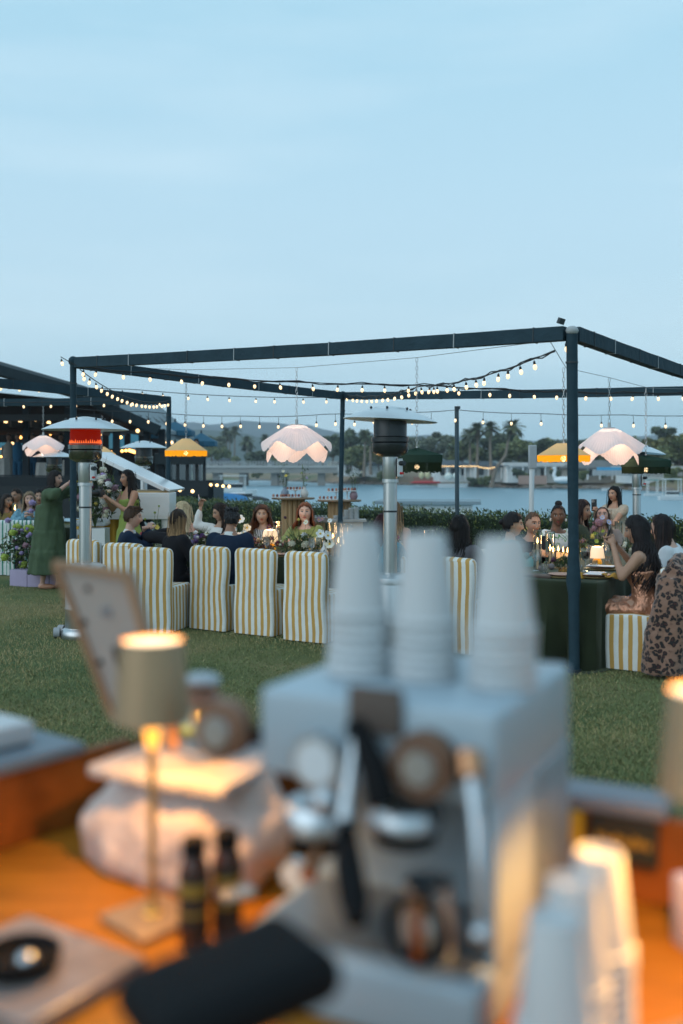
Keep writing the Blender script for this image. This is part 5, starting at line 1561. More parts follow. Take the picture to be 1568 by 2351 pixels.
def hair_mesh(st, Rh, hc, fr_down, seed, body=None):
    """st: kind, col, tip, len, wave, n; returns verts, faces, colours in person space"""
    r = random.Random(seed)
    kind = st['kind']; root, tip = st['col'], st.get('tip', st['col'])
    vs, fs, cs = [], [], []
    vol = st.get('vol', .016); hl = st.get('line', .064)
    NA, NB = 44, 26
    idx = {}
    for j in range(NB + 1):
        ph = PI * j / NB
        for i in range(NA):
            t = 2 * PI * i / NA
            x, y = math.sin(t), math.cos(t)
            z = -math.cos(ph); s = max(0, math.sin(ph)) ** .9
            low = max(0, -z)
            rx, ry = (.076 + vol) * (1 - .25 * low), ((.096 if y > 0 else .10) + vol * .8) * (1 - (.28 if y < 0 else 0) * low)
            p = V((x * s * rx, y * s * ry, z * (.118 + vol)))
            part = abs(p.x - st.get('part', 0)) < .006 and p.z > .07
            k = noise.noise(V((t * 3, ph * 1.5, seed))) * .007 + noise.noise(V((t * 14, ph * 2, seed))) * .004 * (3 if kind == 'short' else 1)
            p *= 1 + k / .1 - (.03 if part else 0)
            idx[i, j] = len(vs); vs.append(p)
            f = .85 + r.uniform(-.18, .18)
            cs.append(tuple(c * f for c in root))
    low_cut = st.get('nape', -.085)
    def ok(p):
        if p.y > .010 + .02 * (kind == 'short'):
            side = st.get('side', .052)
            if kind in ('long', 'wavy') and abs(p.x) > side + (.02 if p.z < -.02 else 0) and p.y < .05 and p.z > low_cut: return True
            return p.z > hl + .012 * math.cos(p.x * 30) - .9 * max(0, abs(p.x) - .045) + .25 * max(0, .07 - p.y)
        if kind in ('short', 'bun', 'tied') and p.y > -.03: return p.z > -.005
        return p.z > low_cut
    for j in range(NB):
        for i in range(NA):
            q = (idx[i, j], idx[i, j + 1], idx[(i + 1) % NA, j + 1], idx[(i + 1) % NA, j])
            if all(ok(vs[a]) for a in q): fs.append(q)
    # inner copy gives the cap its thickness
    b0 = len(vs)
    vs += [p * .90 for p in vs]; cs += [tuple(c * .5 for c in root)] * b0
    fs += [tuple(b0 + a for a in q[::-1]) for q in list(fs)]
    out = [hc + Rh @ p for p in vs]
    def tubeadd(pts, rad, c0, c1, flat, n=5):
        m = MB(); m.tube(pts, rad, n, flat=flat)
        b = len(out); out.extend(V(p) for p in m.v); fs.extend(tuple(b + a for a in f) for f in m.f)
        k = len(pts)
        f0 = r.uniform(.7, 1.3)
        for a in range(k):
            t = a / (k - 1); t = max(0, min(1, (t - st.get('root', .15)) / .6))
            for _ in range(n): cs.append(tuple((x + (y - x) * t) * f0 for x, y in zip(c0, c1)))
    if kind in ('long', 'wavy'):
        ln = st.get('len', .38); wave = st.get('wave', .006)
        for _ in range(int(st.get("n", 95) * 2.5)):
            g = r.uniform(R(68), R(292))
            dx, dy = math.sin(g), math.cos(g)
            front = dy > -.05
            p0 = V((dx * .055, dy * .06 - .005, .095 + r.uniform(-.02, .02)))
            p1 = V((dx * (.080 + vol), dy * (.092 + vol * .8), .02))
            sp = st.get('spread', 1.0)
            p2 = V((dx * (.085 + vol) * sp, dy * .088 - .006, -.085))
            h = [hc + Rh @ p for p in (p0, p1, p2)]
            L_ = ln * r.uniform(.78, 1.08)
            back = st.get('back', 0)
            dr = Rh @ V((dx, dy, 0))
            e = h[2]
            pts = h[:]
            nseg = 7; ph = r.uniform(0, 6.28)
            for s in range(1, nseg + 1):
                t = s / nseg
                o = V((dr.x * .05 * t * sp, dr.y * .035 * t, 0)) + fr_down * (.045 * t)
                if front and st.get('fwd', 1): o += V((0, .06 * t * (1 - t * .3), 0))
                o += V((math.sin(ph + t * 7), math.cos(ph * 1.3 + t * 6), 0)) * wave * (1 + 2 * t)
                pts.append(e + o + V((0, 0, -max(0, L_ - .09) * t)))
            w = r.uniform(.005, .0095)
            rad = [w * .6, w, w * 1.1] + [w * (1.1 - .85 * (s / nseg) ** 1.5) for s in range(1, nseg + 1)]
            tubeadd(pts, rad, root, tip, .5)
        for _ in range(26):   # loose flyaway strands
            g = r.uniform(0, 6.28); dx, dy = math.sin(g), math.cos(g)
            if dy > .55: continue
            a = V((dx * .07, dy * .085, r.uniform(.02, .10)))
            pts = [hc + Rh @ a, hc + Rh @ (a + V((dx * .035, dy * .035, r.uniform(-.01, .02)))), hc + Rh @ (a + V((dx * .05, dy * .05 , -.10 - r.random() * .12))), hc + Rh @ (a + V((dx * .04 + r.gauss(0, .02), dy * .04, -.18 - r.random() * .18)))]
            tubeadd(pts, [.003, .0028, .0022, .001], root, tip, .7, 4)
    elif kind == 'short':
        for _ in range(st.get('n', 90)):
            g = r.uniform(0, 2 * PI); z = r.uniform(.03, .12)
            dx, dy = math.sin(g), math.cos(g); s = math.sqrt(max(.05, 1 - (z / .135) ** 2))
            if dy > .4 and z < .075: continue
            p = V((dx * s * .080, dy * s * .104, z)); d = V((dx * .2, dy * .2 + st.get('sweep', .5) * .6, .35 if z > .08 else -.5)).normalized()
            a = [hc + Rh @ (p + d * l + V((dx, dy, .4)) * .008 * math.sin(l * 60)) for l in (0, .016, .032)]
            tubeadd(a, [.008, .007, .002], root, tip, .6)
    if kind in ('bun', 'tied'):
        bp = V((0, -.055, .135)) if kind == 'bun' else V((0, -.115, .03))
        m = MB(); br_ = .042 if kind == 'bun' else .035
        m.ell((0, 0, 0), (br_, br_, br_ * .85), 14, 9)
        b = len(out)
        for p in m.v:
            q = V(p); q *= 1 + .12 * noise.noise(q * 40); out.append(hc + Rh @ (q + bp)); cs.append(tuple(c * r.uniform(.8, 1.2) for c in root))
        fs.extend(tuple(b + a for a in f) for f in m.f)
    return out, fs, cs

FAIR, ROSY, TAN, OLIVE, DEEP, BEIGE = (.52, .31, .235), (.52, .28, .21), (.36, .20, .13), (.40, .235, .155), (.15, .075, .045), (.47, .29, .20)
def person(label, pos, yaw, pose='sit', sc=.96, skin=FAIR, hair=None, head=(0, 0), arms=None, lean=0, twist=0, clothes=(), men=False, k=1.0, smile=0, lip=None, brow=None, beard=None, seed=1, group=None, legs=True, curl=(.8, .8), feet=True, palm=None, kneeout=0, extras=None):
    root = thing('person', label, 'person', pos, R(yaw), group); root.scale = (sc,) * 3
    if pose == 'sit' and arms is None:
        q = random.Random(seed * 5); lean += q.uniform(-3, 7); twist += q.uniform(-9, 9)
        arms = [((sg * q.uniform(.21, .29), q.uniform(.20, .30), .70 + q.uniform(-.02, .06)), (sg * q.uniform(.02, .2), q.uniform(.38, .48), .80 + q.uniform(-.02, .10))) for sg in (-1, 1)]
    zp = .52 if pose == 'sit' else .93
    pel = V((0, .14 if pose == 'sit' else 0, zp))
    Rt = rotm(R(twist), -R(lean))
    fr = lambda p: pel + Rt @ V(p)
    kk = k * (1.10 if men else 1.0)
    b = MB()
    torso(b, fr, -.10, .56, -.004, kk)
    b.tube([fr((0, 0, .46)), fr((0, .01, .60)), fr((0, .03, .66))], [.055, .047, .05], 12)
    sh = [fr((-.165 * kk, 0, .435)), fr((.165 * kk, 0, .435))]
    arms = arms or [None, None]
    el, hd = [], []
    for i, sg in enumerate((-1, 1)):
        a = arms[i]
        if a is None: a = ((sg * .25, .26, zp + .18), (sg * .10, .46, zp + .28)) if pose == 'sit' else ((sg * .24, -.03, 1.12), (sg * .24, .08, .88))
        el.append(V(a[0])); hd.append(V(a[1]))
        limb(b, [fr((sg * .10, 0, .44)), sh[i]], [.05, .052])
        limb(b, [sh[i], sh[i].lerp(el[i], .5), el[i]], [.05 * k, .043 * k, .036])
        limb(b, [el[i], el[i].lerp(hd[i], .35), hd[i]], [.036, .035, .025])
    hips = [pel + V((-.09, 0, -.01)), pel + V((.09, 0, -.01))]
    kn, an = [], []
    for i, sg in enumerate((-1, 1)):
        if pose == 'sit':
            kn.append(pel + V((sg * (.11 + kneeout), .43, .0))); an.append(pel + V((sg * .12, .42, -.44)))
        else:
            st_ = (.10, -.06)[i] if pose == 'step' else .0
            kn.append(V((sg * .10, .03 + st_ * .6, .50))); an.append(V((sg * .10, st_, .085)))
        limb(b, [hips[i], hips[i].lerp(kn[i], .5), kn[i]], [.088 * k, .075 * k, .055])
        limb(b, [kn[i], kn[i].lerp(an[i], .35), an[i]], [.052, .053, .034])
        f0 = an[i] + V((0, -.03, -.045)); limb(b, [f0, f0 + V((0, .08, -.005)), f0 + V((0, .19, -.012))], [.038, .036, .026])
    hcen = fr((0, .030, .648)); Rh = rotm(R(head[0] + twist), -R(head[1]) - R(lean) * .4)
    hp = MB()
    for sg in (-1, 1): ear(hp, sg)
    hv, hcol, hf = head_mesh(skin, lip, brow, not men, smile, beard)
    hm = MB()
    for i, sg in enumerate((-1, 1)):
        d = hd[i] - el[i]
        nrm = V(palm[i]) if palm and palm[i] else V((-sg * .7, .2, -.5))
        hand(hm, hd[i], d, nrm, sg * -1, curl[i])
    def body_done(vs, fs, ns):
        cols = [skin] * len(vs)
        n0 = len(vs); vs = list(vs); fs = list(fs)
        vs += [hcen + Rh @ p for p in hv]; fs += [tuple(n0 + a for a in f) for f in hf]; cols += hcol
        n0 = len(vs); vs += [hcen + Rh @ V(p) for p in hp.v]; fs += [tuple(n0 + a for a in f) for f in hp.f]; cols += [skin] * len(hp.v)
        n0 = len(vs); vs += [V(p) for p in hm.v]; fs += [tuple(n0 + a for a in f) for f in hm.f]; cols += [skin] * len(hm.v)
        final('body', vs, fs, SKINM, root, cols)
    remesh_later(b, .0165, body_done, 2)
    if hair:
        hv_, hf_, hc_ = hair_mesh(hair, Rh, hcen, Rt @ V((0, -1, 0)) if hair.get('back', 1) else V((0, 0, 0)), seed)
        final('hair', hv_, hf_, HAIRM, root, hc_)
    for c in clothes:
        garment(root, c, fr, sh, el, hd, pel, hips, kn, an, kk, k, seed, pose)
    root['_h'] = 0; del root['_h']
    if extras: extras(root, fr, hcen, Rh, hd)
    return root
def garment(root, c, fr, sh, el, hd, pel, hips, kn, an, kk, k, seed, pose):
    """c: dict(name, mat, t=(lo, hi), ex, sleeve 0..2, skirt / legs, fold)"""
    m = MB(); ex = c.get('ex', .012); sk = c.get('sleeve', 0); puff = c.get('puff', 0)
    if 't' in c: torso(m, fr, c['t'][0], c['t'][1], ex, kk, dk=c.get('dk', 1))
    for i, sg in enumerate((-1, 1)):
        if sk > 0:
            limb(m, [fr((sg * .09, 0, .42)), sh[i]], [.045 + ex, .052 + ex])
            e = sh[i].lerp(el[i], min(1, sk))
            limb(m, [sh[i], sh[i].lerp(e, .5), e], [.052 * k + ex, .046 * k + ex + puff, .040 + ex + puff * .8])
        if sk > 1:
            e = el[i].lerp(hd[i], min(1, sk - 1))
            limb(m, [el[i], el[i].lerp(e, .5), e], [.039 + ex + puff * .6, .037 + ex + puff * .5, .030 + ex])
        if c.get('strap'):
            m.tube([fr((sg * .09, .075, c['t'][1] - .03)), fr((sg * .10, .06, .455)), fr((sg * .095, -.02, .475)), fr((sg * .09, -.085, c['t'][1] - .03))], [.02] * 4, 6)
        if c.get('legs'):
            lf = c['legs']
            limb(m, [hips[i], hips[i].lerp(kn[i], .5), kn[i]], [.095 * k + ex, .08 * k + ex, .062 + ex])
            limb(m, [kn[i], kn[i].lerp(an[i], .5 * lf), kn[i].lerp(an[i], lf)], [.062 + ex, .06 + ex, .055 + ex])
    if c.get('lap'):   # seated skirt over both thighs
        a, b_ = (hips[0] + hips[1]) / 2, (kn[0] + kn[1]) / 2
        w = .19 * k + ex
        for t in range(8):
            f = t / 7
            p = a.lerp(b_, f * 1.05)
            m.ell(p + V((0, 0, -.01)), (w + .03 * f, .10, .105 - .02 * f), 16, 9)
        m.tube([b_ + V((0, .03, .05)), b_ + V((0, .06, -.10)), b_ + V((0, .05, -.10 - c['lap']))], [.16 + ex, .17 + ex, .19 + ex], 18, flat=.5, up=(0, 1, 0))
    if c.get('skirt'):   # standing skirt: list of (z, rx, ry)
        n = 40; vs = []
        for q, (z, rx, ry) in enumerate(c['skirt']):
            for j in range(n):
                g = 2 * PI * j / n
                w = 1 + c.get('ruf', .05) * (q / len(c['skirt'])) * math.sin(9 * g + q * .4) + .03 * noise.noise(V((g * 2, z * 3, seed)))
                vs.append((pel.x + rx * w * math.cos(g) + c.get('sx', 0) * (1 - z / .9), pel.y + ry * w * math.sin(g), z))
        rr = len(c['skirt'])
        m.add(vs, [(i * n + j, i * n + (j + 1) % n, (i + 1) * n + (j + 1) % n, (i + 1) * n + j) for i in range(rr - 1) for j in range(n)] + [tuple(range(n)), tuple((rr - 1) * n + j for j in range(n))])
    if c.get('collar'):
        m.tube([fr((0, 0, .46)), fr((0, .004, .512))], [.075, .066], 16)
    amp = c.get('fold', .010); fsx = c.get('fs', (6, 6, 6))
    def done(vs, fs, ns):
        out = []
        for p, nn in zip(vs, ns):
            f = noise.noise(V((p.x * fsx[0] + seed, p.y * fsx[1], p.z * fsx[2]))) + .5 * noise.noise(V((p.x * fsx[0] * 2.3, p.y * fsx[1] * 2.3 + seed, p.z * fsx[2] * 2.3)))
            out.append(p + nn * f * amp)
        final(c['name'], out, fs, c['mat'], root, uvf=(lambda co: (co.x + .35 * co.y + 3, co.z)) if c.get('uv') else None)
    remesh_later(m, c.get('vox', .017), done, c.get('sm', 3))
def cloth(n, c, rough=.85, var=.12, scale=7, **kw): return M('cloth_' + n, c, rough, var=var, scale=scale, **kw)
def gem(root, p, r, name, mat): return MB().ell(p, r, 8, 6).build(name, mat, root)
NAVY = cloth('navy', (.008, .018, .040), .85); BLACK = cloth('black', (.010, .010, .013), .85); WHITEC = cloth('white', (.62, .62, .60), .85)
GOLD = M('gold_metal', (.75, .55, .22), .25, metal=1, var=0)
BLK, DBR, BRN = (.010, .008, .008), (.022, .013, .010), (.075, .036, .018)
t1p = lambda s, w: row(s, w)
suit = [dict(name='jacket', mat=NAVY, t=(-.10, .475), ex=.022, sleeve=1.9, dk=1.05, fold=.010), dict(name='shirt', mat=WHITEC, t=(.40, .47), ex=.012, collar=1, fold=0, vox=.012), dict(name='trousers', mat=cloth('navy_trousers', (.011, .02, .04)), legs=1, ex=.015)]
# front row of the long table, seen from behind
person('man in a navy suit with brown wavy hair, in profile, hands at his mouth', T1(262, .17, 0), -82, skin=FAIR, men=True, hair=dict(kind='short', col=(.050, .026, .015), tip=(.11, .055, .03), n=150, vol=.018, nape=-.06, sweep=.9), head=(-5, 0), arms=[((-.17, .38, .80), (.02, .36, 1.0)), ((.20, .36, .78), (.05, .40, 1.02))], clothes=suit, seed=3, brow=(.05, .03, .02), curl=(1.2, 1.1), sc=.98, lean=4)
person('woman seen from behind in a black jacket with long hair fading from brown to blonde', T1(376, .16, 0), -48, skin=FAIR, hair=dict(kind='long', col=(.032, .018, .012), tip=(.50, .31, .15), len=.66, n=190, wave=.008, vol=.02, root=.02, spread=.85, fwd=0, back=1), head=(14, 0), arms=[((-.40, .02, .97), (-.36, .32, 1.03)), None], clothes=[dict(name='jacket', mat=BLACK, t=(-.13, .485), ex=.022, sleeve=1.9), dict(name='trousers', mat=BLACK, legs=1, ex=.015)], seed=4, lean=2, curl=(.9, .9))
person('man with grey streaked black hair and glasses in a navy jacket, seen from behind', T1(508, .17, 0), -24, skin=(.30, .155, .10), men=True, hair=dict(kind='short', col=(.020, .020, .022), tip=(.06, .06, .065), n=110, vol=.010, nape=-.05, sweep=.2), head=(20, 0), clothes=suit, seed=5, k=1.06, sc=.99, lean=6,
       extras=lambda r_, fr, hc, Rh, hd: MB().tube([hc + Rh @ V(p) for p in ((-.082, -.01, .02), (-.078, .05, .018), (-.062, .09, .015), (0, .105, .02), (.062, .09, .015), (.078, .05, .018), (.082, -.01, .02))], .0028, 5).build('glasses', GOLD, r_))
person('guest with dark reddish hair seen from behind left of the heater pole', T1(858, .24, 0), -31, skin=FAIR, hair=dict(kind='long', col=(.035, .010, .012), tip=(.05, .016, .016), len=.4, n=90), clothes=[dict(name='blouse', mat=cloth('plum', (.11, .06, .07)), t=(-.1, .485), ex=.016, sleeve=1.8, fold=.014), dict(name='trousers', mat=BLACK, legs=1)], seed=6, sc=.97)
person('guest with black hair in a grey jacket seen from behind between two cup stacks', T1(1035, .24, 0), -33, skin=TAN, hair=dict(kind='long', col=BLK, len=.34, n=80), clothes=[dict(name='jacket', mat=cloth('grey', (.09, .085, .095)), t=(-.1, .49), ex=.018, sleeve=1.8), dict(name='trousers', mat=BLACK, legs=1)], seed=7, sc=.97)
# far side of the long table, facing the camera
LB = dict(kind='long', col=(.46, .36, .22), tip=(.62, .52, .36), len=.52, n=130, wave=.003, vol=.014, root=.0)
person('blonde woman in a pale slip top looking left on the far side of the table', FAR[0], 149, skin=ROSY, hair=LB, head=(-62, 2), clothes=[dict(name='slip_top', mat=cloth('nude', (.52, .36, .28)), t=(-.1, .36), strap=1), dict(name='trousers', mat=BLACK, legs=1)], seed=8, sc=.99)
person('woman in a white jacket holding up her phone with her raised right arm', FAR[1], 149, skin=OLIVE, hair=dict(kind='wavy', col=(.018, .012, .010), tip=(.05, .03, .022), len=.45, n=120, wave=.02), head=(-34, 14), arms=[None, ((.33, .20, 1.0), (.30, .16, 1.235))], clothes=[dict(name='jacket', mat=WHITEC, t=(-.12, .46), ex=.018, sleeve=1.72, fold=.014), dict(name='trousers', mat=BLACK, legs=1)], seed=9, lean=-4, curl=(.8, 1.3), sc=.98)
SHIRT = stripe_mat('stripe_shirt', (.62, .61, .60), (.035, .02, .03), .028, .5)
person('woman with wavy brown hair in a brown and white striped shirt looking right', FAR[2], 149, skin=BEIGE, hair=dict(kind='wavy', col=(.075, .030, .016), tip=(.16, .068, .032), len=.33, n=150, wave=.017, vol=.024, spread=1.25, root=.1), head=(38, -6), clothes=[dict(name='shirt', mat=SHIRT, t=(-.1, .47), ex=.016, sleeve=1.8, uv=1), dict(name='trousers', mat=BLACK, legs=1)], seed=10, sc=.97)
person('red haired woman in an olive green blouse facing the camera', FAR[3], 152, skin=(.56, .36, .28), hair=dict(kind='long', col=(.20, .058, .022), tip=(.17, .052, .022), len=.20, n=120, wave=.005, vol=.016, root=.1), head=(18, -8), clothes=[dict(name='blouse', mat=cloth('olive_silk', (.20, .23, .055), .55, sheen=.3), t=(-.1, .455), ex=.018, sleeve=1.75, fold=.014), dict(name='trousers', mat=BLACK, legs=1)], seed=11, sc=1.0, brow=(.18, .08, .05), lip=(.36, .12, .12))
person('woman with blonde streaked hair and sunglasses on her head right of the heater pole', FAR[4], 150, skin=(.42, .24, .17), hair=dict(kind='wavy', col=(.14, .085, .045), tip=(.40, .28, .16), len=.40, n=130, wave=.012), head=(-30, 0), clothes=[dict(name='top', mat=cloth('wine', (.16, .04, .05)), t=(-.1, .34), strap=1), dict(name='trousers', mat=BLACK, legs=1)], seed=12, sc=1.03,
       extras=lambda r_, fr, hc, Rh, hd: MB().tube([hc + Rh @ V(p) for p in ((-.08, .02, .10), (-.05, .06, .125), (0, .055, .135), (.05, .06, .125), (.08, .02, .10))], [.008, .014, .006, .014, .008], 6).build('sunglasses', M('tinted_lens', (.02, .05, .07), .1, var=0), r_))
# around the right table
person('black haired guest in turquoise seen from behind, by the right cup stack', T2(1138, 1.36), -85, skin=BEIGE, hair=dict(kind='tied', col=(.014, .012, .013), vol=.020, nape=-.075), head=(-10, 0), clothes=[dict(name='jacket', mat=cloth('turquoise', (.07, .26, .27), .75), t=(-.14, .485), ex=.024, sleeve=1.8), dict(name='trousers', mat=BLACK, legs=1)], seed=13, sc=.97)
person('woman with swept back hair, hoop earrings and a dark blazer', T2(1203, 1.42), -165, skin=(.47, .27, .19), hair=dict(kind='tied', col=(.10, .065, .045), tip=(.13, .09, .06), vol=.010, nape=-.06, line=.072), head=(8, 0), smile=.6, clothes=[dict(name='blazer', mat=cloth('dark_blue_black', (.015, .018, .024)), t=(-.1, .45), ex=.02, sleeve=1.8), dict(name='trousers', mat=BLACK, legs=1)], seed=14, sc=.96, lip=(.32, .10, .10),
       extras=lambda r_, fr, hc, Rh, hd: [MB().tube([hc + Rh @ (V((sg * .085, 0, -.06)) + V((0, math.sin(a * PI / 6) * .026, math.cos(a * PI / 6) * .026))) for a in range(13)], .003, 5).build('hoop_earring', GOLD, r_) for sg in (-1, 1)])
def print_mat(name, base, ink, scale, thr, ink2=None, rough=.85):
    m = bpy.data.materials.new(name); m.use_nodes = True
    nt = m.node_tree; N, L = nt.nodes, nt.links
    b = N['Principled BSDF']; b.inputs['Roughness'].default_value = rough
    tc = N.new('ShaderNodeTexCoord')
    vo = N.new('ShaderNodeTexVoronoi'); vo.inputs['Scale'].default_value = scale; L.new(tc.outputs['Object'], vo.inputs[0])
    lt = N.new('ShaderNodeMath'); lt.operation = 'LESS_THAN'; lt.inputs[1].default_value = thr; L.new(vo.outputs[0], lt.inputs[0])
    x = N.new('ShaderNodeMix'); x.data_type = 'RGBA'; x.inputs[6].default_value = (*base, 1); x.inputs[7].default_value = (*ink, 1)
    L.new(lt.outputs[0], x.inputs[0]); o = x.outputs[2]
    if ink2:
        n = N.new('ShaderNodeTexNoise'); n.inputs['Scale'].default_value = 9; n.inputs['Detail'].default_value = 1; L.new(tc.outputs['Object'], n.inputs[0])
        a = N.new('ShaderNodeMath'); a.operation = 'COMPARE'; a.inputs[1].default_value = .5; a.inputs[2].default_value = .018; L.new(n.outputs[0], a.inputs[0])
        y = N.new('ShaderNodeMix'); y.data_type = 'RGBA'; y.inputs[7].default_value = (*ink2, 1); L.new(a.outputs[0], y.inputs[0]); L.new(o, y.inputs[6]); o = y.outputs[2]
    L.new(o, b.inputs['Base Color'])
    return m
def leopard_mat():
    m = bpy.data.materials.new('leopard_fur'); m.use_nodes = True
    nt = m.node_tree; N, L = nt.nodes, nt.links
    b = N['Principled BSDF']; b.inputs['Roughness'].default_value = .95; b.inputs['Sheen Weight'].default_value = .3
    tc = N.new('ShaderNodeTexCoord'); nz = N.new('ShaderNodeTexNoise'); nz.inputs['Scale'].default_value = 12; L.new(tc.outputs['Object'], nz.inputs[0])
    ad = N.new('ShaderNodeVectorMath'); ad.operation = 'MULTIPLY_ADD'; ad.inputs[1].default_value = (.07, .07, .07); L.new(nz.outputs[1], ad.inputs[0]); L.new(tc.outputs['Object'], ad.inputs[2])
    vo = N.new('ShaderNodeTexVoronoi'); vo.inputs['Scale'].default_value = 25; L.new(ad.outputs[0], vo.inputs[0])
    r = N.new('ShaderNodeValToRGB'); r.color_ramp.interpolation = 'CONSTANT'; e = r.color_ramp.elements
    e[0].position = 0; e[0].color = (.045, .013, .010, 1); e[1].position = .55; e[1].color = (.23, .125, .085, 1)
    k = e.new(.24); k.color = (.010, .007, .007, 1)
    k = e.new(.46); k.color = (.17, .09, .06, 1)
    L.new(vo.outputs[0], r.inputs[0]); L.new(r.outputs[0], b.inputs['Base Color'])
    n2 = N.new('ShaderNodeTexNoise'); n2.inputs['Scale'].default_value = 140; L.new(tc.outputs['Object'], n2.inputs[0])
    bp = N.new('ShaderNodeBump'); bp.inputs['Strength'].default_value = .6; bp.inputs['Distance'].default_value = .01; L.new(n2.outputs[0], bp.inputs['Height']); L.new(bp.outputs[0], b.inputs['Normal'])
    return m
PRT = print_mat('white_printed_cloth', (.66, .66, .64), (.03, .03, .035), 26, .14, (.10, .30, .08))
DK = [dict(name='trousers', mat=BLACK, legs=1)]
person('woman with a high black bun in a white patterned dress looking left', T2(1256, 1.40), -150, skin=DEEP, hair=dict(kind='bun', col=(.012, .010, .011), vol=.008, nape=-.06, line=.075), head=(-42, 2), clothes=[dict(name='dress', mat=PRT, t=(-.1, .455), ex=.016, sleeve=.75, lap=.3)], seed=15, sc=1.0, lip=(.20, .06, .06),
       extras=lambda r_, fr, hc, Rh, hd: [gem(r_, hc + Rh @ V((sg * .084, .002, -.045)), (.014, .010, .018), 'earring', M('pearl', (.75, .74, .72), .3)) for sg in (-1, 1)])
person('dark haired woman in profile half hidden behind the right frame post', T2(1302, 1.34), -100, skin=TAN, hair=dict(kind='long', col=(.020, .010, .010), len=.5, n=120, vol=.016), head=(-30, 4), clothes=[dict(name='top', mat=cloth('dark_green', (.035, .045, .03)), t=(-.1, .47), ex=.015, sleeve=1.8)] + DK, seed=16, sc=1.03)
person('dark haired guest peeking out just right of the frame post', T2(1338, 1.3), 170, skin=TAN, hair=dict(kind='tied', col=BLK, vol=.014, nape=-.06), head=(-20, -4), clothes=[dict(name='top', mat=BLACK, t=(-.1, .47), ex=.015, sleeve=1.8)] + DK, seed=17, sc=.97)
person('woman with long straight grey brown hair looking down at the table', T2(1384, 1.05), 165, skin=ROSY, hair=dict(kind='long', col=(.075, .05, .04), tip=(.13, .09, .07), len=.42, n=120, wave=.002, vol=.010, root=.1, line=.078, part=0), head=(4, -22), clothes=[dict(name='cardigan', mat=cloth('taupe', (.27, .22, .20)), t=(-.1, .46), ex=.018, sleeve=1.8)] + DK, seed=18, sc=.96)
LACE = cloth('cream_lace', (.46, .40, .32), .9, var=.2, scale=40, bump=.5, bscale=60)
person('standing woman with long black hair filming with a phone by the hedge at right', wx(1414, 13.4), 118, 'stand', skin=(.46, .27, .185), hair=dict(kind='long', col=BLK, len=.46, n=150, vol=.018, wave=.004), head=(6, -2), arms=[((-.20, .24, 1.12), (-.06, .40, 1.33)), ((.22, .20, 1.12), (.03, .40, 1.33))], clothes=[dict(name='dress', mat=LACE, t=(-.12, .43), ex=.014, sleeve=.28, puff=.02, skirt=[(.90, .19, .15), (.6, .25, .2), (.35, .30, .26), (.2, .33, .28)])], seed=19, sc=.86, k=1.12, curl=(1.2, 1.2))
COPPER = M('copper_lame', (.50, .23, .14), .34, metal=.6, var=.3, scale=10, bump=.9, bscale=26, aniso=(1, 1, .25))
cw = person('woman with long black wavy hair in a strapless copper dress filming with her phone', COP, 59, skin=(.40, .225, .15), hair=dict(kind='wavy', col=(.012, .009, .010), tip=(.020, .014, .014), len=.50, n=180, wave=.018, vol=.020, spread=.95, fwd=0), head=(12, 6), lean=5, arms=[((-.21, .30, .78), (-.05, .42, 1.04)), ((.22, .28, .80), (.06, .42, 1.03))], clothes=[dict(name='dress', mat=COPPER, t=(-.12, .315), ex=.022, lap=.18, fold=.020, fs=(9, 9, 3.5), sm=2)], seed=20, sc=1.0, curl=(.7, .7))
person('woman with long dark hair in a sleeveless white top at the right edge', COP + v * .78 + u * .12, 62, skin=FAIR, hair=dict(kind='wavy', col=(.013, .009, .010), tip=(.060, .035, .026), len=.60, n=170, wave=.012, vol=.02), head=(0, -8), clothes=[dict(name='top', mat=cloth('crisp_white', (.60, .62, .64)), t=(-.12, .46), ex=.014, sleeve=.9), dict(name='skirt', mat=cloth('blue_print', (.10, .15, .24), var=.5, scale=40), lap=.3)], seed=21, sc=1.0, lean=8)
person('guest in a dark leather jacket with sandy hair cut by the right edge', COP + v * 1.35 + u * .35, 70, skin=FAIR, hair=dict(kind='wavy', col=(.14, .10, .075), len=.2, n=90, vol=.02), clothes=[dict(name='jacket', mat=M('dark_leather', (.014, .018, .02), .4, var=.2), t=(-.12, .49), ex=.024, sleeve=1.9)] + DK, seed=22, sc=.99)
# coat over the copper woman's chair
def leopard_coat():
    cp = COP; a = R(59); Q = rotm(a)
    base = cp - V((-math.sin(a), math.cos(a), 0)) * .14
    m = MB()
    for i, x in enumerate((-.22, -.12, 0, .12, .22)):
        y0 = U(-.02, .02)
        m.tube([(x, .10, .58), (x, .08, .80), (x * 1.02, .02, .87), (x * 1.05, -.07, .80), (x * 1.12, -.10 + y0, .5), (x * 1.2, -.12 + y0, .24), (x * 1.25, -.13 + y0, .05)], [.05, .08, .085, .085, .09, .095, .10], 10, flat=.75)
    m.tube([(-.15, .05, .89), (0, .0, .92), (.16, .04, .89)], [.06, .075, .06], 10)   # collar roll
    m.tube([(.26, .04, .88), (.33, -.0, .6), (.34, .02, .36)], [.08, .075, .07], 10)     # hanging sleeve
    m.tube([(-.25, .05, .80), (-.30, .06, .62), (-.36, .12, .34), (-.37, .14, .03)], [.09, .09, .10, .11], 10)
    m.tube([(-.27, .02, .8), (-.32, -.02, .5), (-.38, .0, .04)], [.08, .10, .11], 10)
    def done(vs, fs, ns):
        out = []
        for p, n in zip(vs, ns):
            f = noise.noise(V((p.x * 7, p.y * 7, p.z * 4))) * .022 + noise.noise(p * 45) * .010
            out.append(p + n * f)
        o = final('fur_coat', out, fs, leopard_mat(), None)
        o.location = base; o.rotation_euler = (0, 0, a)
        tag(o, 'leopard print fur coat draped over the chair back at the right edge', 'coat')
    remesh_later(m, .016, done, 3)
leopard_coat()
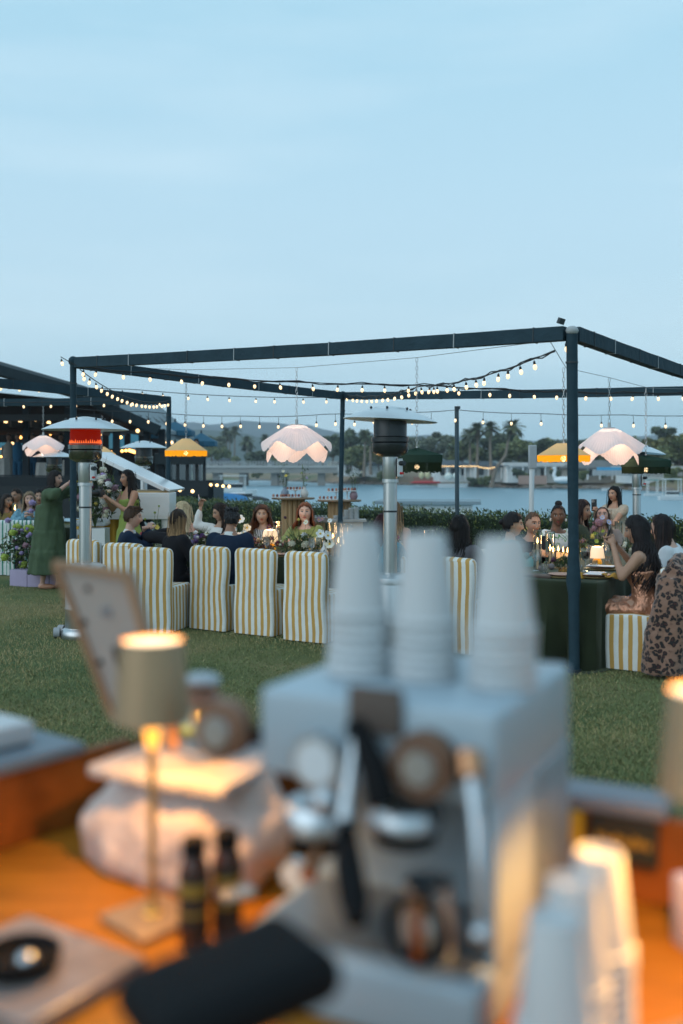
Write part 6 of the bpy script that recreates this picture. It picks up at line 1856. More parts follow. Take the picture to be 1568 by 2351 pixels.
# left side standing people
GREEND = cloth('deep_green_cotton', (.065, .098, .055), .85, var=.15, scale=5)
def shoes(root, fr, hc, Rh, hd):
    for sg, y in ((-1, .10), (1, -.06)):
        m = MB(); m.ell((sg * .10, y + .07, .035), (.052, .135, .04), 12, 7); m.build('shoe', M('tan_shoe', (.36, .17, .10), .6), root)
person('photographer in a long tiered green dress standing with a camera raised to her face', wx(113, 14.2), -98, 'step', skin=FAIR, hair=dict(kind='long', col=(.014, .010, .010), len=.22, n=110, vol=.020, wave=.010), head=(0, -4), lean=5, arms=[((-.27, .24, 1.40), (-.07, .33, 1.56)), ((.30, .20, 1.36), (.09, .34, 1.53))],
       clothes=[dict(name='dress', mat=GREEND, t=(-.05, .475), ex=.022, sleeve=1.35, puff=.032, fold=.020, fs=(9, 9, 4), skirt=[(1.20, .19, .17), (1.0, .215, .20), (.84, .23, .21), (.82, .25, .225), (.62, .265, .24), (.56, .27, .245), (.54, .29, .265), (.30, .31, .29), (.22, .32, .30)], ruf=.07, sx=0, k=1)], seed=23, sc=.985, k=1.1, curl=(1.2, 1.3), extras=shoes)
person('photographer with long black hair in a light green sundress holding a camera at her chest', wx(297, 14.0), 130, 'stand', skin=(.36, .19, .12), hair=dict(kind='long', col=BLK, len=.40, n=140, vol=.016, wave=.004), head=(-4, -2), smile=.8, arms=[((-.25, .16, 1.12), (-.05, .36, 1.31)), ((.28, .12, 1.13), (.12, .34, 1.36))], clothes=[dict(name='sundress', mat=cloth('lime_green', (.22, .28, .07)), t=(-.12, .36), ex=.014, strap=1, skirt=[(1.06, .155, .125), (.90, .18, .15), (.84, .20, .17), (.5, .23, .2), (.2, .25, .22)], ruf=.06)], seed=24, sc=.99, curl=(1.3, 1.3))
# guests at the far left table
def gtab(x, d): return wx(x, d)
person('smiling blonde woman in a blue patterned blouse at the green striped table', gtab(70, 16.4), -168, skin=FAIR, hair=dict(kind='long', col=(.22, .15, .09), tip=(.44, .33, .21), len=.42, n=110), head=(6, -2), smile=1, arms=[((-.24, .26, .76), (-.06, .40, .92)), ((.24, .26, .76), (.03, .40, .92))], clothes=[dict(name='blouse', mat=print_mat('blue_print_cloth', (.13, .27, .34), (.04, .12, .19), 30, .32), t=(-.1, .47), ex=.02, sleeve=1.8, puff=.02)] + DK, seed=25, sc=1.03)
person('guest with pulled back dark hair behind the smiling blonde woman', gtab(49, 17.6), 176, skin=TAN, hair=dict(kind='tied', col=DBR, vol=.012), head=(-12, 4), clothes=[dict(name='top', mat=cloth('ochre', (.34, .24, .09)), t=(-.1, .46), ex=.015, sleeve=1.2)] + DK, seed=26, sc=1.06)
person('guest with long black hair between the blonde woman and the green dress', gtab(104, 17.4), 170, skin=(.44, .26, .18), hair=dict(kind='long', col=BLK, len=.36, n=100), head=(20, -2), clothes=[dict(name='top', mat=cloth('black_white', (.03, .03, .035)), t=(-.1, .40), strap=1)] + DK, seed=27, sc=1.05)
person('dark haired guest cut by the left edge at the green striped table', gtab(-4, 16.8), -120, skin=TAN, hair=dict(kind='long', col=DBR, len=.40, n=100), clothes=[dict(name='top', mat=cloth('ochre2', (.30, .22, .08)), t=(-.1, .46), ex=.015, sleeve=1.2)] + DK, seed=28, sc=1.0)
person('pianist with tied dark hair seated behind the white piano', V((P(321, 0, 16.7).x, 16.7, .16)), 160, skin=FAIR, hair=dict(kind='tied', col=DBR, vol=.014), head=(-10, -8), clothes=[dict(name='top', mat=BLACK, t=(-.1, .47), ex=.015, sleeve=1.8)] + DK, seed=29, sc=1.03)
person('diner in a rose shirt standing on the glass fronted deck', P(452, 1112, 36), 150, 'stand', skin=FAIR, hair=dict(kind='short', col=DBR), men=True, clothes=[dict(name='shirt', mat=cloth('rose_shirt', (.42, .17, .16)), t=(-.1, .48), ex=.02, sleeve=1.6), dict(name='trousers', mat=NAVY, legs=1)], seed=30)
flush()
# things held in hands
PHB = M('phone_black', (.012, .013, .016), .3, var=0); PHG = M('phone_rose', (.50, .33, .29), .4, var=0); LENS = M('phone_lens', (.4, .42, .44), .15, var=0)
def phone(p, rz, rx, label, mat, ry=0):
    root = thing('phone', label, 'phone', p, 0, 'phones held up by guests'); root.rotation_euler = (rx, ry, rz)
    MB().box((0, 0, 0), (.075, .010, .155)).build('phone_case', mat, root, bevel=.004)
    MB().box((-.018, -.0075, .052), (.034, .006, .036)).build('camera_bump', LENS, root, bevel=.002)
    for dx, dz in ((-.026, .06), (-.010, .06), (-.018, .045)):
        MB().tube([(dx, -.0105, dz), (dx, -.013, dz)], .006, 10).build('lens', PHB, root)
    MB().box((0, .0056, 0), (.069, .0012, .146)).build('screen', M('phone_screen', (.05, .06, .08), .1, var=0), root, smooth=False)
    return root
bpy.context.view_layer.update()
def hand_of(label, local):
    o = next(o for o in C.objects if o.get('label') == label)
    return o.matrix_world @ V(local)
phone(hand_of('woman in a white jacket holding up her phone with her raised right arm', (.30, .19, 1.335)), R(149 - 30), R(-20), 'pink backed phone held up above the white jacket', PHG, R(-60))
phone(hand_of('standing woman with long black hair filming with a phone by the hedge at right', (-.015, .46, 1.42)), R(10), 0, 'black cased phone held upright by the standing woman', PHB)
phone(hand_of('woman with long black wavy hair in a strapless copper dress filming with her phone', (.005, .47, 1.135)), R(62), R(8), 'phone held edge on by the woman in the copper dress', PHB)
CAMB = M('camera_black', (.010, .011, .013), .45, var=.1)
def dslr(p, rz, label, rx=0):
    root = thing('camera', label, 'camera', p, rz, 'cameras held by the photographers')
    root.rotation_euler = (rx, 0, rz)
    MB().box((0, 0, 0), (.15, .075, .11)).build('camera_body', CAMB, root, bevel=.012)
    MB().box((0, -.01, .07), (.06, .06, .04)).build('viewfinder', CAMB, root, bevel=.008)
    MB().lathe([(.042, 0), (.044, .02), (.040, .05), (.046, .06), (.046, .115), (.040, .118)], 24, (0, .035, -.005), Q=rotm(0, -PI / 2)).build('lens', CAMB, root)
    MB().lathe([(0, 0), (.036, 0), (.037, .004)], 20, (0, .150, -.005), Q=rotm(0, -PI / 2)).build('front_element', M('lens_glass', (.05, .09, .11), .05, var=0), root)
dslr(hand_of('photographer in a long tiered green dress standing with a camera raised to her face', (.01, .40, 1.60)), R(-98), 'black camera in front of the green dressed photographer, behind the left frame post')
dslr(hand_of('photographer with long black hair in a light green sundress holding a camera at her chest', (.05, .43, 1.38)), R(135), 'black camera held by the photographer in the light green sundress')
# ---------------------------------------------------------------- restaurant at the left, piano, flowers, dessert tables
DARKW = M('dark_teal_wood', (.010, .015, .019), .7, var=.2, scale=2)
ROOFG = M('grey_standing_seam', (.20, .235, .25), .7, var=.12, scale=.6, aniso=(8, 1, 1))
BD_ = 35.0
rs = thing('restaurant', 'dark open sided waterfront restaurant with pitched roofs at the left edge', 'building', P(150, 1200, BD_))
ro = rs.location
def Lp(x, y, d): return P(x, y, d) - V(ro)
def slab(pts, th, name, mat, parent, up=V((0, 0, 1))):
    n = len(pts); m = MB()
    m.add([p for p in pts] + [p - up * th for p in pts], [tuple(range(n)), tuple(range(2 * n - 1, n - 1, -1))] + [(i, n + i, n + (i + 1) % n, (i + 1) % n) for i in range(n)])
    return m.build(name, mat, parent, smooth=False)
# big near gable: pale fascia line dropping to the right, dark soffit
slab([Lp(-330, 745, 30), Lp(232, 908, 31.5), Lp(232, 903, 44), Lp(-330, 740, 44)], .34, 'roof', M('roof_dark_teal', (.010, .015, .018), .6, var=.1), rs)
MB().beam(Lp(-330, 739, 29.9), Lp(236, 903, 31.4), .10, .12).build('fascia', M('fascia_pale', (.11, .135, .15), .75), rs, smooth=False)
MB().beam(Lp(-330, 757, 29.8), Lp(236, 916, 31.3), .14, .30).build('fascia', M('fascia_teal', (.018, .030, .038), .75), rs, smooth=False)
# rear grey roof sloping down to the right with a gutter
slab([Lp(170, 907, 36), Lp(356, 922, 38), Lp(437, 995, 37), Lp(366, 986, 33.5), Lp(230, 926, 33.5)], .12, 'roof', ROOFG, rs)
slab([Lp(362, 985, 34), Lp(437, 994, 37), Lp(445, 1004, 37), Lp(365, 999, 34)], .12, 'roof', ROOFG, rs)
for i in range(9):
    t = i / 9
    MB().beam(Lp(190 + 160 * t, 909 + 13 * t, 36.5 + 1.5 * t) + V((0, 0, .04)), Lp(240 + 190 * t, 931 + 60 * t, 33.6 + 3 * t) + V((0, 0, .04)), .05, .05).build('roof_seam', ROOFG, rs, smooth=False)
MB().beam(Lp(215, 922, 33.2), Lp(364, 988, 33.2), .30, .34).build('gutter', M('fascia_teal', (.018, .030, .038), .75), rs, smooth=False)
MB().beam(Lp(225, 938, 33.4), Lp(362, 996, 33.4), .3, .16).build('soffit', DARKW, rs, smooth=False)
# dark room behind
MB().add([Lp(-400, 860, 43), Lp(372, 940, 43), Lp(372, 1125, 43), Lp(-400, 1125, 43)], [(0, 1, 2, 3)]).build('back_wall', M('interior_dark', (.009, .008, .008), .8, var=.3, scale=.6), rs, smooth=False)
slab([Lp(-400, 1096, 31), Lp(475, 1112, 33), Lp(475, 1106, 44), Lp(-400, 1096, 44)], .25, 'deck', DARKW, rs)
MB().beam(Lp(-400, 1104, 30.9), Lp(478, 1122, 32.9), .15, .50).build('deck_beam', DARKW, rs, smooth=False)
slab([Lp(-400, 1112, 31.2), Lp(200, 1118, 31.2), Lp(200, 1190, 31.2), Lp(-400, 1190, 31.2)], .05, 'deck_skirt', DARKW, rs, up=V((0, -1, 0)))
for x in (-30, 60, 156, 267, 338, 372):
    a = Lp(x, 1110, 33.5); b = Lp(x, 930 if x < 300 else 985, 33.5)
    MB().beam(a, b, .20, .20).build('column', M('column_slate', (.014, .021, .027), .75), rs, smooth=False)
MB().beam(Lp(-300, 962, 33), Lp(230, 958, 33.4), .2, .22).build('lintel', DARKW, rs, smooth=False)
for i in range(10):
    MB().box(Lp(-60 + i * 42, 985, 36), (.05, 8, .2)).build('rafter', M('warm_rafter', (.05, .035, .028), .8), rs, smooth=False)
for k in range(3):
    MB().beam(Lp(-300, 1088 + k * 3.5, 31.6), Lp(372, 1096 + k * 3.5, 32.6), .04, .04).build('deck_rail', DARKW, rs, smooth=False)
# blue panes on the back wall, daylight put in as their own glow
for x0, x1, y0, y1 in ((-20, 28, 1016, 1050), (32, 52, 1018, 1060), (250, 285, 985, 1030), (300, 318, 985, 1040)):
    MB().add([Lp(x0, y0, 42.9), Lp(x1, y0, 42.9), Lp(x1, y1, 42.9), Lp(x0, y1, 42.9)], [(0, 1, 2, 3)]).build('window', M('dusk_window_glow', (.05, .22, .32), .2, var=0, emit=(.06, .28, .42), es=.22), rs, smooth=False)
# glass fronted lower deck by the water
gd = thing('glass_pavilion', 'glass walled deck at the water end of the restaurant', 'building', P(420, 1128, 34))
go = V(gd.location)
g_ = lambda x, y, d: P(x, y, d) - go
TG = glass_mat('teal_glass', (.50, .72, .76), .16, .05)
slab([g_(362, 1104, 33.5), g_(470, 1104, 33.5), g_(470, 1101, 40), g_(362, 1101, 40)], .8, 'floor', DARKW, gd)
slab([g_(355, 1042, 33.2), g_(468, 1042, 33.2), g_(468, 1040, 40), g_(355, 1040, 40)], .35, 'header', M('header_slate', (.022, .03, .034), .75), gd)
for x in (362, 386, 408, 430, 452, 469):
    MB().beam(g_(x, 1104, 33.5), g_(x, 1046, 33.5), .10, .10).build('mullion', DARKW, gd, smooth=False)
for a, b in ((363, 385), (387, 407), (409, 429), (431, 451), (453, 468)):
    MB().add([g_(a, 1048, 33.5), g_(b, 1048, 33.5), g_(b, 1103, 33.5), g_(a, 1103, 33.5)], [(0, 1, 2, 3)]).build('pane', TG, gd, smooth=False)
MB().add([g_(355, 1044, 39.8), g_(440, 1044, 39.8), g_(440, 1104, 39.8), g_(355, 1104, 39.8)], [(0, 1, 2, 3)]).build('back_wall', M('interior_teal', (.02, .06, .08), .7, var=.3, scale=.8), gd, smooth=False)
MB().box(g_(420, 1128, 36) + V((0, 0, -.9)), (2.6, 3, 2.6)).build('pile_base', DARKW, gd, smooth=False)
def umbrella(x, yt, ye, w, d, label):
    c = P(x, ye, d); ht = (ye - yt) * d / FPX; r = w / 2 * d / FPX
    root = thing('market_umbrella', label, 'umbrella', c, .3, 'blue market umbrellas')
    m = MB()
    m.shell([(.02, ht), (r * .5, ht * .52), (r, .0), (r, -.18)], 8); m.build('canopy', M('teal_blue_canvas', (.012, .09, .15), .7, var=.1), root, smooth=False)
    MB().tube([(0, 0, -2.2), (0, 0, ht + .1)], .03, 8).build('pole', DARKW, root)
    return root
umbrella(402, 968, 990, 92, 36, 'teal blue umbrella behind the second frame post')
umbrella(462, 994, 1014, 76, 38, 'darker teal umbrella at the right end of the restaurant')
umbrella(365, 978, 996, 60, 40, 'small blue umbrella half hidden behind the heater canopy')
# furnishings seen inside
for i, (x, y, w) in enumerate(((8, 1052, 34), (104, 1062, 40), (172, 1056, 54))):
    c = P(x, 1098, 35.5); k = 35.5 / FPX
    m = MB(); m.lathe([(w * k * .55, 0), (w * k * .5, (1098 - y) * k), (0, (1098 - y) * k)], 16, w=lambda g, i_: (.05 * math.sin(9 * g) * (i_ == 0), 0))
    tag(m.build('banquet_table', M('cloth_offwhite', (.46, .46, .44), .9), None, loc=c), ('white draped table at the far left of the restaurant deck', 'white draped table in the middle of the restaurant deck', 'white draped table behind the small wavy lamp')[i], 'table', 'draped tables on the restaurant deck')
for i, (x, c) in enumerate(((40, (.03, .12, .22)), (75, (.02, .08, .15)), (95, (.04, .05, .06)), (140, (.02, .03, .05)), (20, (.25, .24, .22)))):
    r = thing('person', 'blurred diner standing on the restaurant deck, ' + ('blue shirt', 'dark blue coat', 'black top', 'black coat by the post', 'pale dress')[i], 'person', P(x, 1099, 36.5), 0, 'diners far off in the restaurant')
    m = MB(); m.ell((0, 0, .95), (.22, .14, .42), 12, 8); m.ell((-.09, 0, .4), (.10, .1, .42), 8, 6); m.ell((.09, 0, .4), (.10, .1, .42), 8, 6)
    m.tube([(-.2, 0, 1.2), (-.27, .05, .9), (-.2, .15, .75)], [.06, .05, .04], 8); m.tube([(.2, 0, 1.2), (.27, .05, .9), (.2, .15, .75)], [.06, .05, .04], 8)
    m.build('clothes', M('far_cloth_%d' % i, c, .9), r)
    m = MB(); m.ell((0, 0, 1.52), (.085, .1, .12), 10, 8); m.tube([(0, 0, 1.3), (0, 0, 1.45)], .05, 8); m.build('body', M('far_skin', (.35, .2, .14), .6), r)
    MB().ell((0, .02, 1.57), (.095, .105, .10), 10, 7).build('hair', M('far_hair', (.02, .014, .012), .6), r)
def bulbs_row(label, pts, r=.055, mat=None):
    o = V(pts[0]); root = thing('string_light', label, 'string lights', o, 0, 'string lights inside the restaurant')
    for p in pts: MB().ell(V(p) - o, r, 8, 6).build('bulb', mat or WARMB, root)
    MB().tube([V(p) - o + V((0, 0, r)) for p in pts], .008, 4).build('cable', CABLE, root)
YB = M('amber_bulb', (.9, .6, .2), .4, var=0, emit=(1, .46, .12), es=4.5)
bulbs_row('row of amber bulbs along the back of the restaurant', [P(5 + i * 8.6, 1031 + 9 * math.sin(i * .5) * .3 + i * .16, 41) for i in range(34)], .06, YB)
bulbs_row('row of white bulbs hanging in the restaurant at left', [P(-20 + i * 33, 966 + i * 1.2, 37) for i in range(9)], .075)
bulbs_row('second row of amber bulbs low on the restaurant back wall', [P(-8 + i * 11, 1046 + 2.5 * math.sin(i * .9), 41.5) for i in range(17)], .05, YB)
bulbs_row('amber bulbs scattered under the restaurant rafters', [P(24 + i * 23, (990, 1004, 982, 1010, 996)[i % 5], 39) for i in range(12)], .06, YB)
bulbs_row('row of four bulbs under the restaurant eave', [P(28 + i * 31, 1019, 38) for i in range(4)] , .07)
bulbs_row('three bulbs close together under the grey roof', [P(374 + i * 10 - 0, 1016 - 0, 34.4) for i in range(3)], .055)
bulbs_row('bulbs along the rail beside the marina', [P(470 + i * 14, 1116 + (2, -3, -2, 0, 1)[i], 33) for i in range(5)], .05)
bulbs_row('pair of bulbs low beside the piano lid', [P(413, 1125, 31), P(442, 1128, 31)], .055)
bulbs_row('pair of bulbs above the flat heater canopy', [P(316, 989, 34), P(342, 988, 34)], .065)
bulbs_row('short cluster of orange bulbs below the grey roof', [P(297 + i * 5, 1034 + i * 1.6, 36) for i in range(4)], .06, YB)
# ---- white grand piano
pn = thing('grand_piano', 'white grand piano with its lid propped open', 'piano', wx(300, 15.0), 0)
px = lambda x: (x - 300) / FPX * 15.0
pz = lambda y: H + (1080 - y) / FPX * 15.0
PW = M('white_lacquer', (.70, .71, .72), .22, var=.03)
rim = [(px(198), -.35), (px(398), -.35), (px(398), .25), (px(370), .6), (px(300), 1.05), (px(230), 1.15), (px(198), .9)]
MB().prism(rim, pz(1190), pz(1130)).build('case', PW, pn, smooth=False, bevel=.012)
MB().prism([(x * .97 - .0, y * .96 + .02) for x, y in rim], pz(1130) - .01, pz(1127)).build('soundboard', M('piano_gold_inside', (.50, .34, .15), .4), pn, smooth=False)
ld = MB()
ldp = [V((px(398), -.36, pz(1128))), V((px(398), 1.0, pz(1128))), V((px(214), 1.05, pz(1040))), V((px(210), -.1, pz(1041)))]
nrm = (ldp[1] - ldp[0]).cross(ldp[3] - ldp[0]).normalized()
ld.add([p for p in ldp] + [p + nrm * .035 for p in ldp], [(0, 1, 2, 3), (7, 6, 5, 4), (0, 4, 5, 1), (1, 5, 6, 2), (2, 6, 7, 3), (3, 7, 4, 0)])
lo = ld.build('lid', PW, pn, smooth=False, bevel=.006)
MB().beam(ldp[3] * .96 + ldp[0] * .04, ldp[0] * .94 + ldp[3] * .06, .05, .05).build('lid_edge', PW, lo, smooth=False)
MB().beam(ldp[0].lerp(ldp[2], .35) - V((0, 0, .03)), ldp[3].lerp(ldp[2], .5) - V((0, 0, .04)), .16, .02).build('lid_brace', M('lid_brace_cream', (.52, .42, .28), .5), lo, smooth=False)
MB().tube([(px(228), .3, pz(1130)), (px(222), .4, pz(1052))], .014, 8).build('lid_prop', PW, pn)
for x, y in ((205, -.25), (388, -.25), (250, .9)):
    MB().tube([(px(x), y, 0), (px(x), y, pz(1190))], [.05, .07], 12).build('leg', PW, pn)
MB().box((px(300), -.34, pz(1160)), (px(396) - px(202), .03, .30)).build('front_panel', PW, pn, smooth=False, bevel=.004)
st = thing('piano_stool', 'white padded stool in front of the piano', 'stool', wx(211, 14.5))
SW_ = (249 - 176) / FPX * 14.5
sz = H + (1080 - 1200) / FPX * 14.5
MB().box((0, 0, sz), (SW_, .36, .09)).build('seat', PW, st, bevel=.03, seg=3)
MB().box((0, 0, sz - .13), (SW_ * .94, .34, .07)).build('apron', PW, st, smooth=False, bevel=.004)
for sx in (-.42, .42):
    for sy in (-.15, .15): MB().box((sx * SW_, sy, (sz - .16) / 2), (.05, .05, sz - .16)).build('leg', PW, st, smooth=False)
dr = MB(); dr.grid(lambda a, b: V(((a - .5) * 1.0, .06 * math.sin(a * 34) * (1 - b * .5), b * (H + (1080 - 1192) / FPX * 15.2))), 60, 6)
tag(dr.build('yellow_drape', cloth('amber_drape', (.52, .30, .02), .7), None, loc=wx(236, 15.3)), 'amber yellow drape hanging under the piano', 'drape')
# ---- flowers at the left
g2 = 'large floor flower arrangements'
arrangement('floral_installation', wx(218, 14.2) + V((0, 0, .86)), .74, .92, [(18, 'cream', 'cluster', .055), (8, 'white', 'ball', .065), (3, 'mauve', 'cluster', .07), (4, 'lilac', 'cluster', .055), (4, 'yellow', 'cluster', .035), (3, 'plum', 'cluster', .06)], 'tall mass of cream and mauve flowers against the piano', 900, 30, leaf=.036, grp=g2, seed=21, zc=.5, dep=.5)
MB().box((0, 0, -.43), (.35, .3, .86)).build('pedestal', PW, bpy.data.objects['floral_installation'], smooth=False)
arrangement('floral_installation', wx(72, 14.7) + V((0, 0, .22)), .98, .80, [(9, 'lime', 'cluster', .085), (16, 'lilac', 'cluster', .038), (10, 'cream', 'cluster', .026), (8, 'plum', 'cluster', .045), (5, 'mauve', 'cluster', .05)], 'low mound of lime hydrangeas and lilac blooms on the lavender planter', 1100, 26, leaf=.034, grp=g2, seed=22, zc=.42, dep=.5,
            tall=((-.34, .72, 'lilac', 'cluster', .055), (.02, .98, 'lilac', 'cluster', .06), (.10, .88, 'plum', 'cluster', .055), (.38, .86, 'purple', 'open', .05), (-.0, .86, 'lilac', 'cluster', .05)))
LAV = M('lavender_paint', (.34, .29, .42), .7, var=.05)
pl = thing('planter', 'low curved lavender planter wall in front of the flowers', 'planter', wx(118, 14.4))
for i in range(4):
    a0, a1 = -.62 + i * .31, -.62 + (i + 1) * .31 - .006
    o_, i_ = [], []
    for k in range(6):
        a = a0 + (a1 - a0) * k / 5
        o_.append((math.sin(a) * 1.1, 1.0 - math.cos(a) * 1.1)); i_.append((math.sin(a) * .9, 1.0 - math.cos(a) * .9 + .12))
    MB().prism(o_ + i_[::-1], 0.0, .235).build('panel', LAV, pl, smooth=False, bevel=.004)
gc0 = make_chair('striped_chair', 'green striped chair nearest the left edge of the photo', GS, 'green striped chairs at the left table', w=.5)
gc0.location = wx(14, 15.9); gc0.rotation_euler = (0, 0, R(8))
copy_tree(gc0, loc=wx(50, 15.85), rz=R(10), label='green striped chair with the blonde woman leaning behind it')
copy_tree(gc0, loc=wx(97, 15.9), rz=R(6), label='green striped chair beside the green dress')
table('table of the second dinner party at the left edge', V((-6.9, 16.3, 0)), V((1, 0, 0)), V((0, 1, 0)), 2.5, .9)
draped_cloth('tablecloth', 'dark cloth on the far left dinner table', V((-6.9, 16.3, 0)), V((1, 0, 0)), V((0, 1, 0)), 2.5, .9, seed=8)
arrangement('flower_arrangement', wx(20, 16.8) + V((0, 0, .75)), .5, .32, [(5, 'cream', 'ball', .05), (4, 'apricot', 'cluster', .04), (3, 'white', 'ball', .05)], 'cream roses on the far left table', 220, grp=g1, seed=31)
arrangement('flower_arrangement', wx(55, 16.9) + V((0, 0, .75)), .3, .36, [(3, 'yellow', 'open', .06), (2, 'mauve', 'cluster', .06)], 'yellow flowers beside the smiling blonde woman', 90, grp=g1, seed=32)
candle(wx(34, 16.6) + V((0, 0, .75)), .26, 'amber candle on the far left table', en=1.0, fl=1.6, mat=M('amber_wax', (.5, .2, .03), .5, emit=(1, .35, .05), es=.2))
hurricane(wx(34, 16.6) + V((0, 0, .75)), .05, .38, 'glass cylinder around the candle on the far left table')
# ---- dessert tables
OAK = M('fluted_oak', (.38, .235, .115), .6, var=.15, scale=3, aniso=(6, 6, .6))
WC = M('white_ceramic', (.66, .67, .68), .35, var=.03)
def pedestal_table(x, ytop, w, d, ped, label):
    c = wx(x, d); zt = H + (1080 - ytop) / FPX * d; rw = w / 2 * d / FPX
    root = thing('pedestal_table', label, 'table', c, 0, 'fluted dessert tables by the hedge')
    MB().lathe([(0, zt - .035), (rw * .96, zt - .035), (rw, zt - .02), (rw * .985, zt), (0, zt)], 40).build('tabletop', M('oak_top', (.22, .135, .075), .5, var=.15, scale=4), root)
    pr = ped / 2 * d / FPX
    for i in range(14):
        g = 2 * PI * i / 14
        MB().tube([(math.cos(g) * pr * .86, math.sin(g) * pr * .86, 0), (math.cos(g) * pr * .86, math.sin(g) * pr * .86, zt - .035)], pr * .2, 8).build('flute', OAK, root)
    MB().tube([(0, 0, 0), (0, 0, zt - .04)], pr * .82, 16).build('core', OAK, root)
    return root, zt, rw
def sweets(x, d, z, label, n=6, tier=0, w=.34, cols=((.42, .20, .14), (.20, .06, .05))):
    root = thing('dessert_stand', label, 'dessert stand', wx(x, d) + V((0, 0, z)), 0, 'dessert stands')
    if tier: MB().lathe([(.05, 0), (.012, .012), (.012, tier - .012), (.05, tier)], 14).build('foot', WC, root)
    MB().box((0, 0, tier + .008), (w, .16, .016)).build('plate', WC, root, smooth=False, bevel=.004)
    for i in range(n):
        for j in (-.035, .035):
            MB().lathe([(.018, 0), (.022, .03), (.016, .045), (0, .05)], 8, (-w / 2 + w * (i + .5) / n, j, tier + .016)).build('pastry', M('pastry_%d' % (i % 2), cols[i % 2], .7), root)
    return root
_, z1, r1 = pedestal_table(673, 1142, 100, 18.3, 52, 'fluted oak dessert table left, behind the red haired woman')
_, z2, r2 = pedestal_table(779, 1147, 102, 18.0, 50, 'fluted oak dessert table behind the mid frame post')
sweets(645, 18.1, z1, 'flat plate of pastries at the left of the left dessert table', 5)
sweets(668, 18.2, z1, 'dark tarts on the left dessert table', 6, cols=((.12, .04, .04), (.16, .06, .05)))
sweets(678, 18.35, z1, 'raised stand of pastries on the left dessert table', 6, .13, cols=((.55, .42, .30), (.42, .20, .14)))
sweets(752, 17.9, z2, 'flat plate of pastries on the right dessert table', 5)
sweets(772, 18.0, z2, 'raised stand of pastries behind the mid post', 5, .14)
sweets(797, 18.0, z2, 'raised stand of dark berries on the right dessert table', 6, .15, cols=((.14, .02, .05), (.10, .02, .04)))
def vase(x, d, z, label, col, fl, h=.2):
    def vs_(root): MB().lathe([(.05, 0), (.075, .05), (.07, .11), (.03, .16), (.028, .19), (.034, .20)], 20).build('vase', M('vase_' + col[0], col[1], .5, var=.08), root)
    arrangement('bud_vase', wx(x, d) + V((0, 0, z)), .24, .55, [], label, 40, 5, tall=fl, zc=.75, vase=vs_, seed=int(x), grp='bud vases on the dessert tables')
vase(654, 18.3, z1, 'grey blue bud vase with yellow blooms on the left dessert table', ('slate', (.20, .24, .30)), ((.02, .40, 'yellow', 'open', .03), (-.03, .48, 'cream', 'open', .03)))
vase(699, 18.3, z1, 'white bud vase with green sprigs on the left dessert table', ('chalk', (.55, .53, .50)), ((.04, .36, 'lilac', 'open', .025), (-.05, .45, 'lime', 'ball', .02)))
vase(812, 18.0, z2, 'mauve bud vase with dry sprigs on the right dessert table', ('mauve', (.26, .17, .20)), ((.14, .5, 'cream', 'cluster', .02), (.02, .42, 'cream', 'cluster', .02)))
dz = H + (1080 - 1192) / FPX * 17.4
lt = thing('side_counter', 'low oak counter holding stacks of white plates', 'counter', wx(800, 17.4))
MB().box((0, 0, dz - .02), (.62, .4, .04)).build('top', M('stone_top', (.36, .32, .29), .6), lt, smooth=False, bevel=.006)
MB().box((0, 0, (dz - .04) / 2), (.5, .34, dz - .04)).build('base', OAK, lt, smooth=False)
for i, (x, n) in enumerate(((771, 4), (783, 7), (795, 10), (806, 12), (818, 13), (788, 3))):
    sk = thing('plate_stack', ('lowest stack of white plates, at the left of the counter', 'second stack of white plates from the left', 'third stack of white plates from the left', 'tall stack of white plates left of the end one', 'tallest stack of white plates at the right end', 'short stack of white plates in front of the others')[i], 'plates', wx(x, 17.4) + V((0, (-.1 if i == 5 else .03), dz)), 0, 'stacks of white plates')
    pm = None
    for q in range(n):
        if pm is None:
            pm = MB().lathe([(.030, 0), (.048, .006), (.05, .012), (0, .01)], 18).build('plate', WC, sk)
        else:
            o = pm.copy(); C.objects.link(o); o.parent = sk; o.location = (U(-.001, .001), 0, q * .0165)
s2 = thing('side_counter', 'low shelf with a tray of small white cups behind the red haired woman', 'counter', wx(728, 18.6))
z3 = H + (1080 - 1187) / FPX * 18.6
MB().box((0, 0, z3 - .05), (.42, .3, .09)).build('top', M('stone_top', (.36, .32, .29), .6), s2, smooth=False, bevel=.01)
MB().box((0, 0, (z3 - .1) / 2), (.3, .2, z3 - .1)).build('base', OAK, s2, smooth=False)
for i in range(6): MB().lathe([(.018, z3 - .005), (.024, z3 + .03), (.02, z3 + .03)], 8, (-.16 + i * .064, 0, 0)).build('cup', WC, s2)
# white column loudspeaker
sp = thing('column_speaker', 'slim white column loudspeaker on a white pole by the hedge', 'loudspeaker', wx(1219, 16.6))
sx = lambda x: (x - 1219) / FPX * 16.6
szz = lambda y: H + (1080 - y) / FPX * 16.6
MB().tube([(0, 0, 0), (sx(1221), 0, szz(1074))], .043, 12).build('pole', WC, sp)
MB().box((sx(1222.5), 0, (szz(1022) + szz(1076)) / 2), (.122, .12, szz(1022) - szz(1076))).build('speaker_box', M('speaker_grey', (.42, .44, .46), .6, var=.04), sp, bevel=.012)
MB().box((sx(1222.5), -.062, (szz(1022) + szz(1076)) / 2), (.10, .006, .36)).build('grille', M('grille_grey', (.36, .38, .40), .7, var=.1, scale=80), sp, smooth=False)
MB().lathe([(.22, 0), (.22, .02), (.05, .035)], 20).build('base', WC, sp)
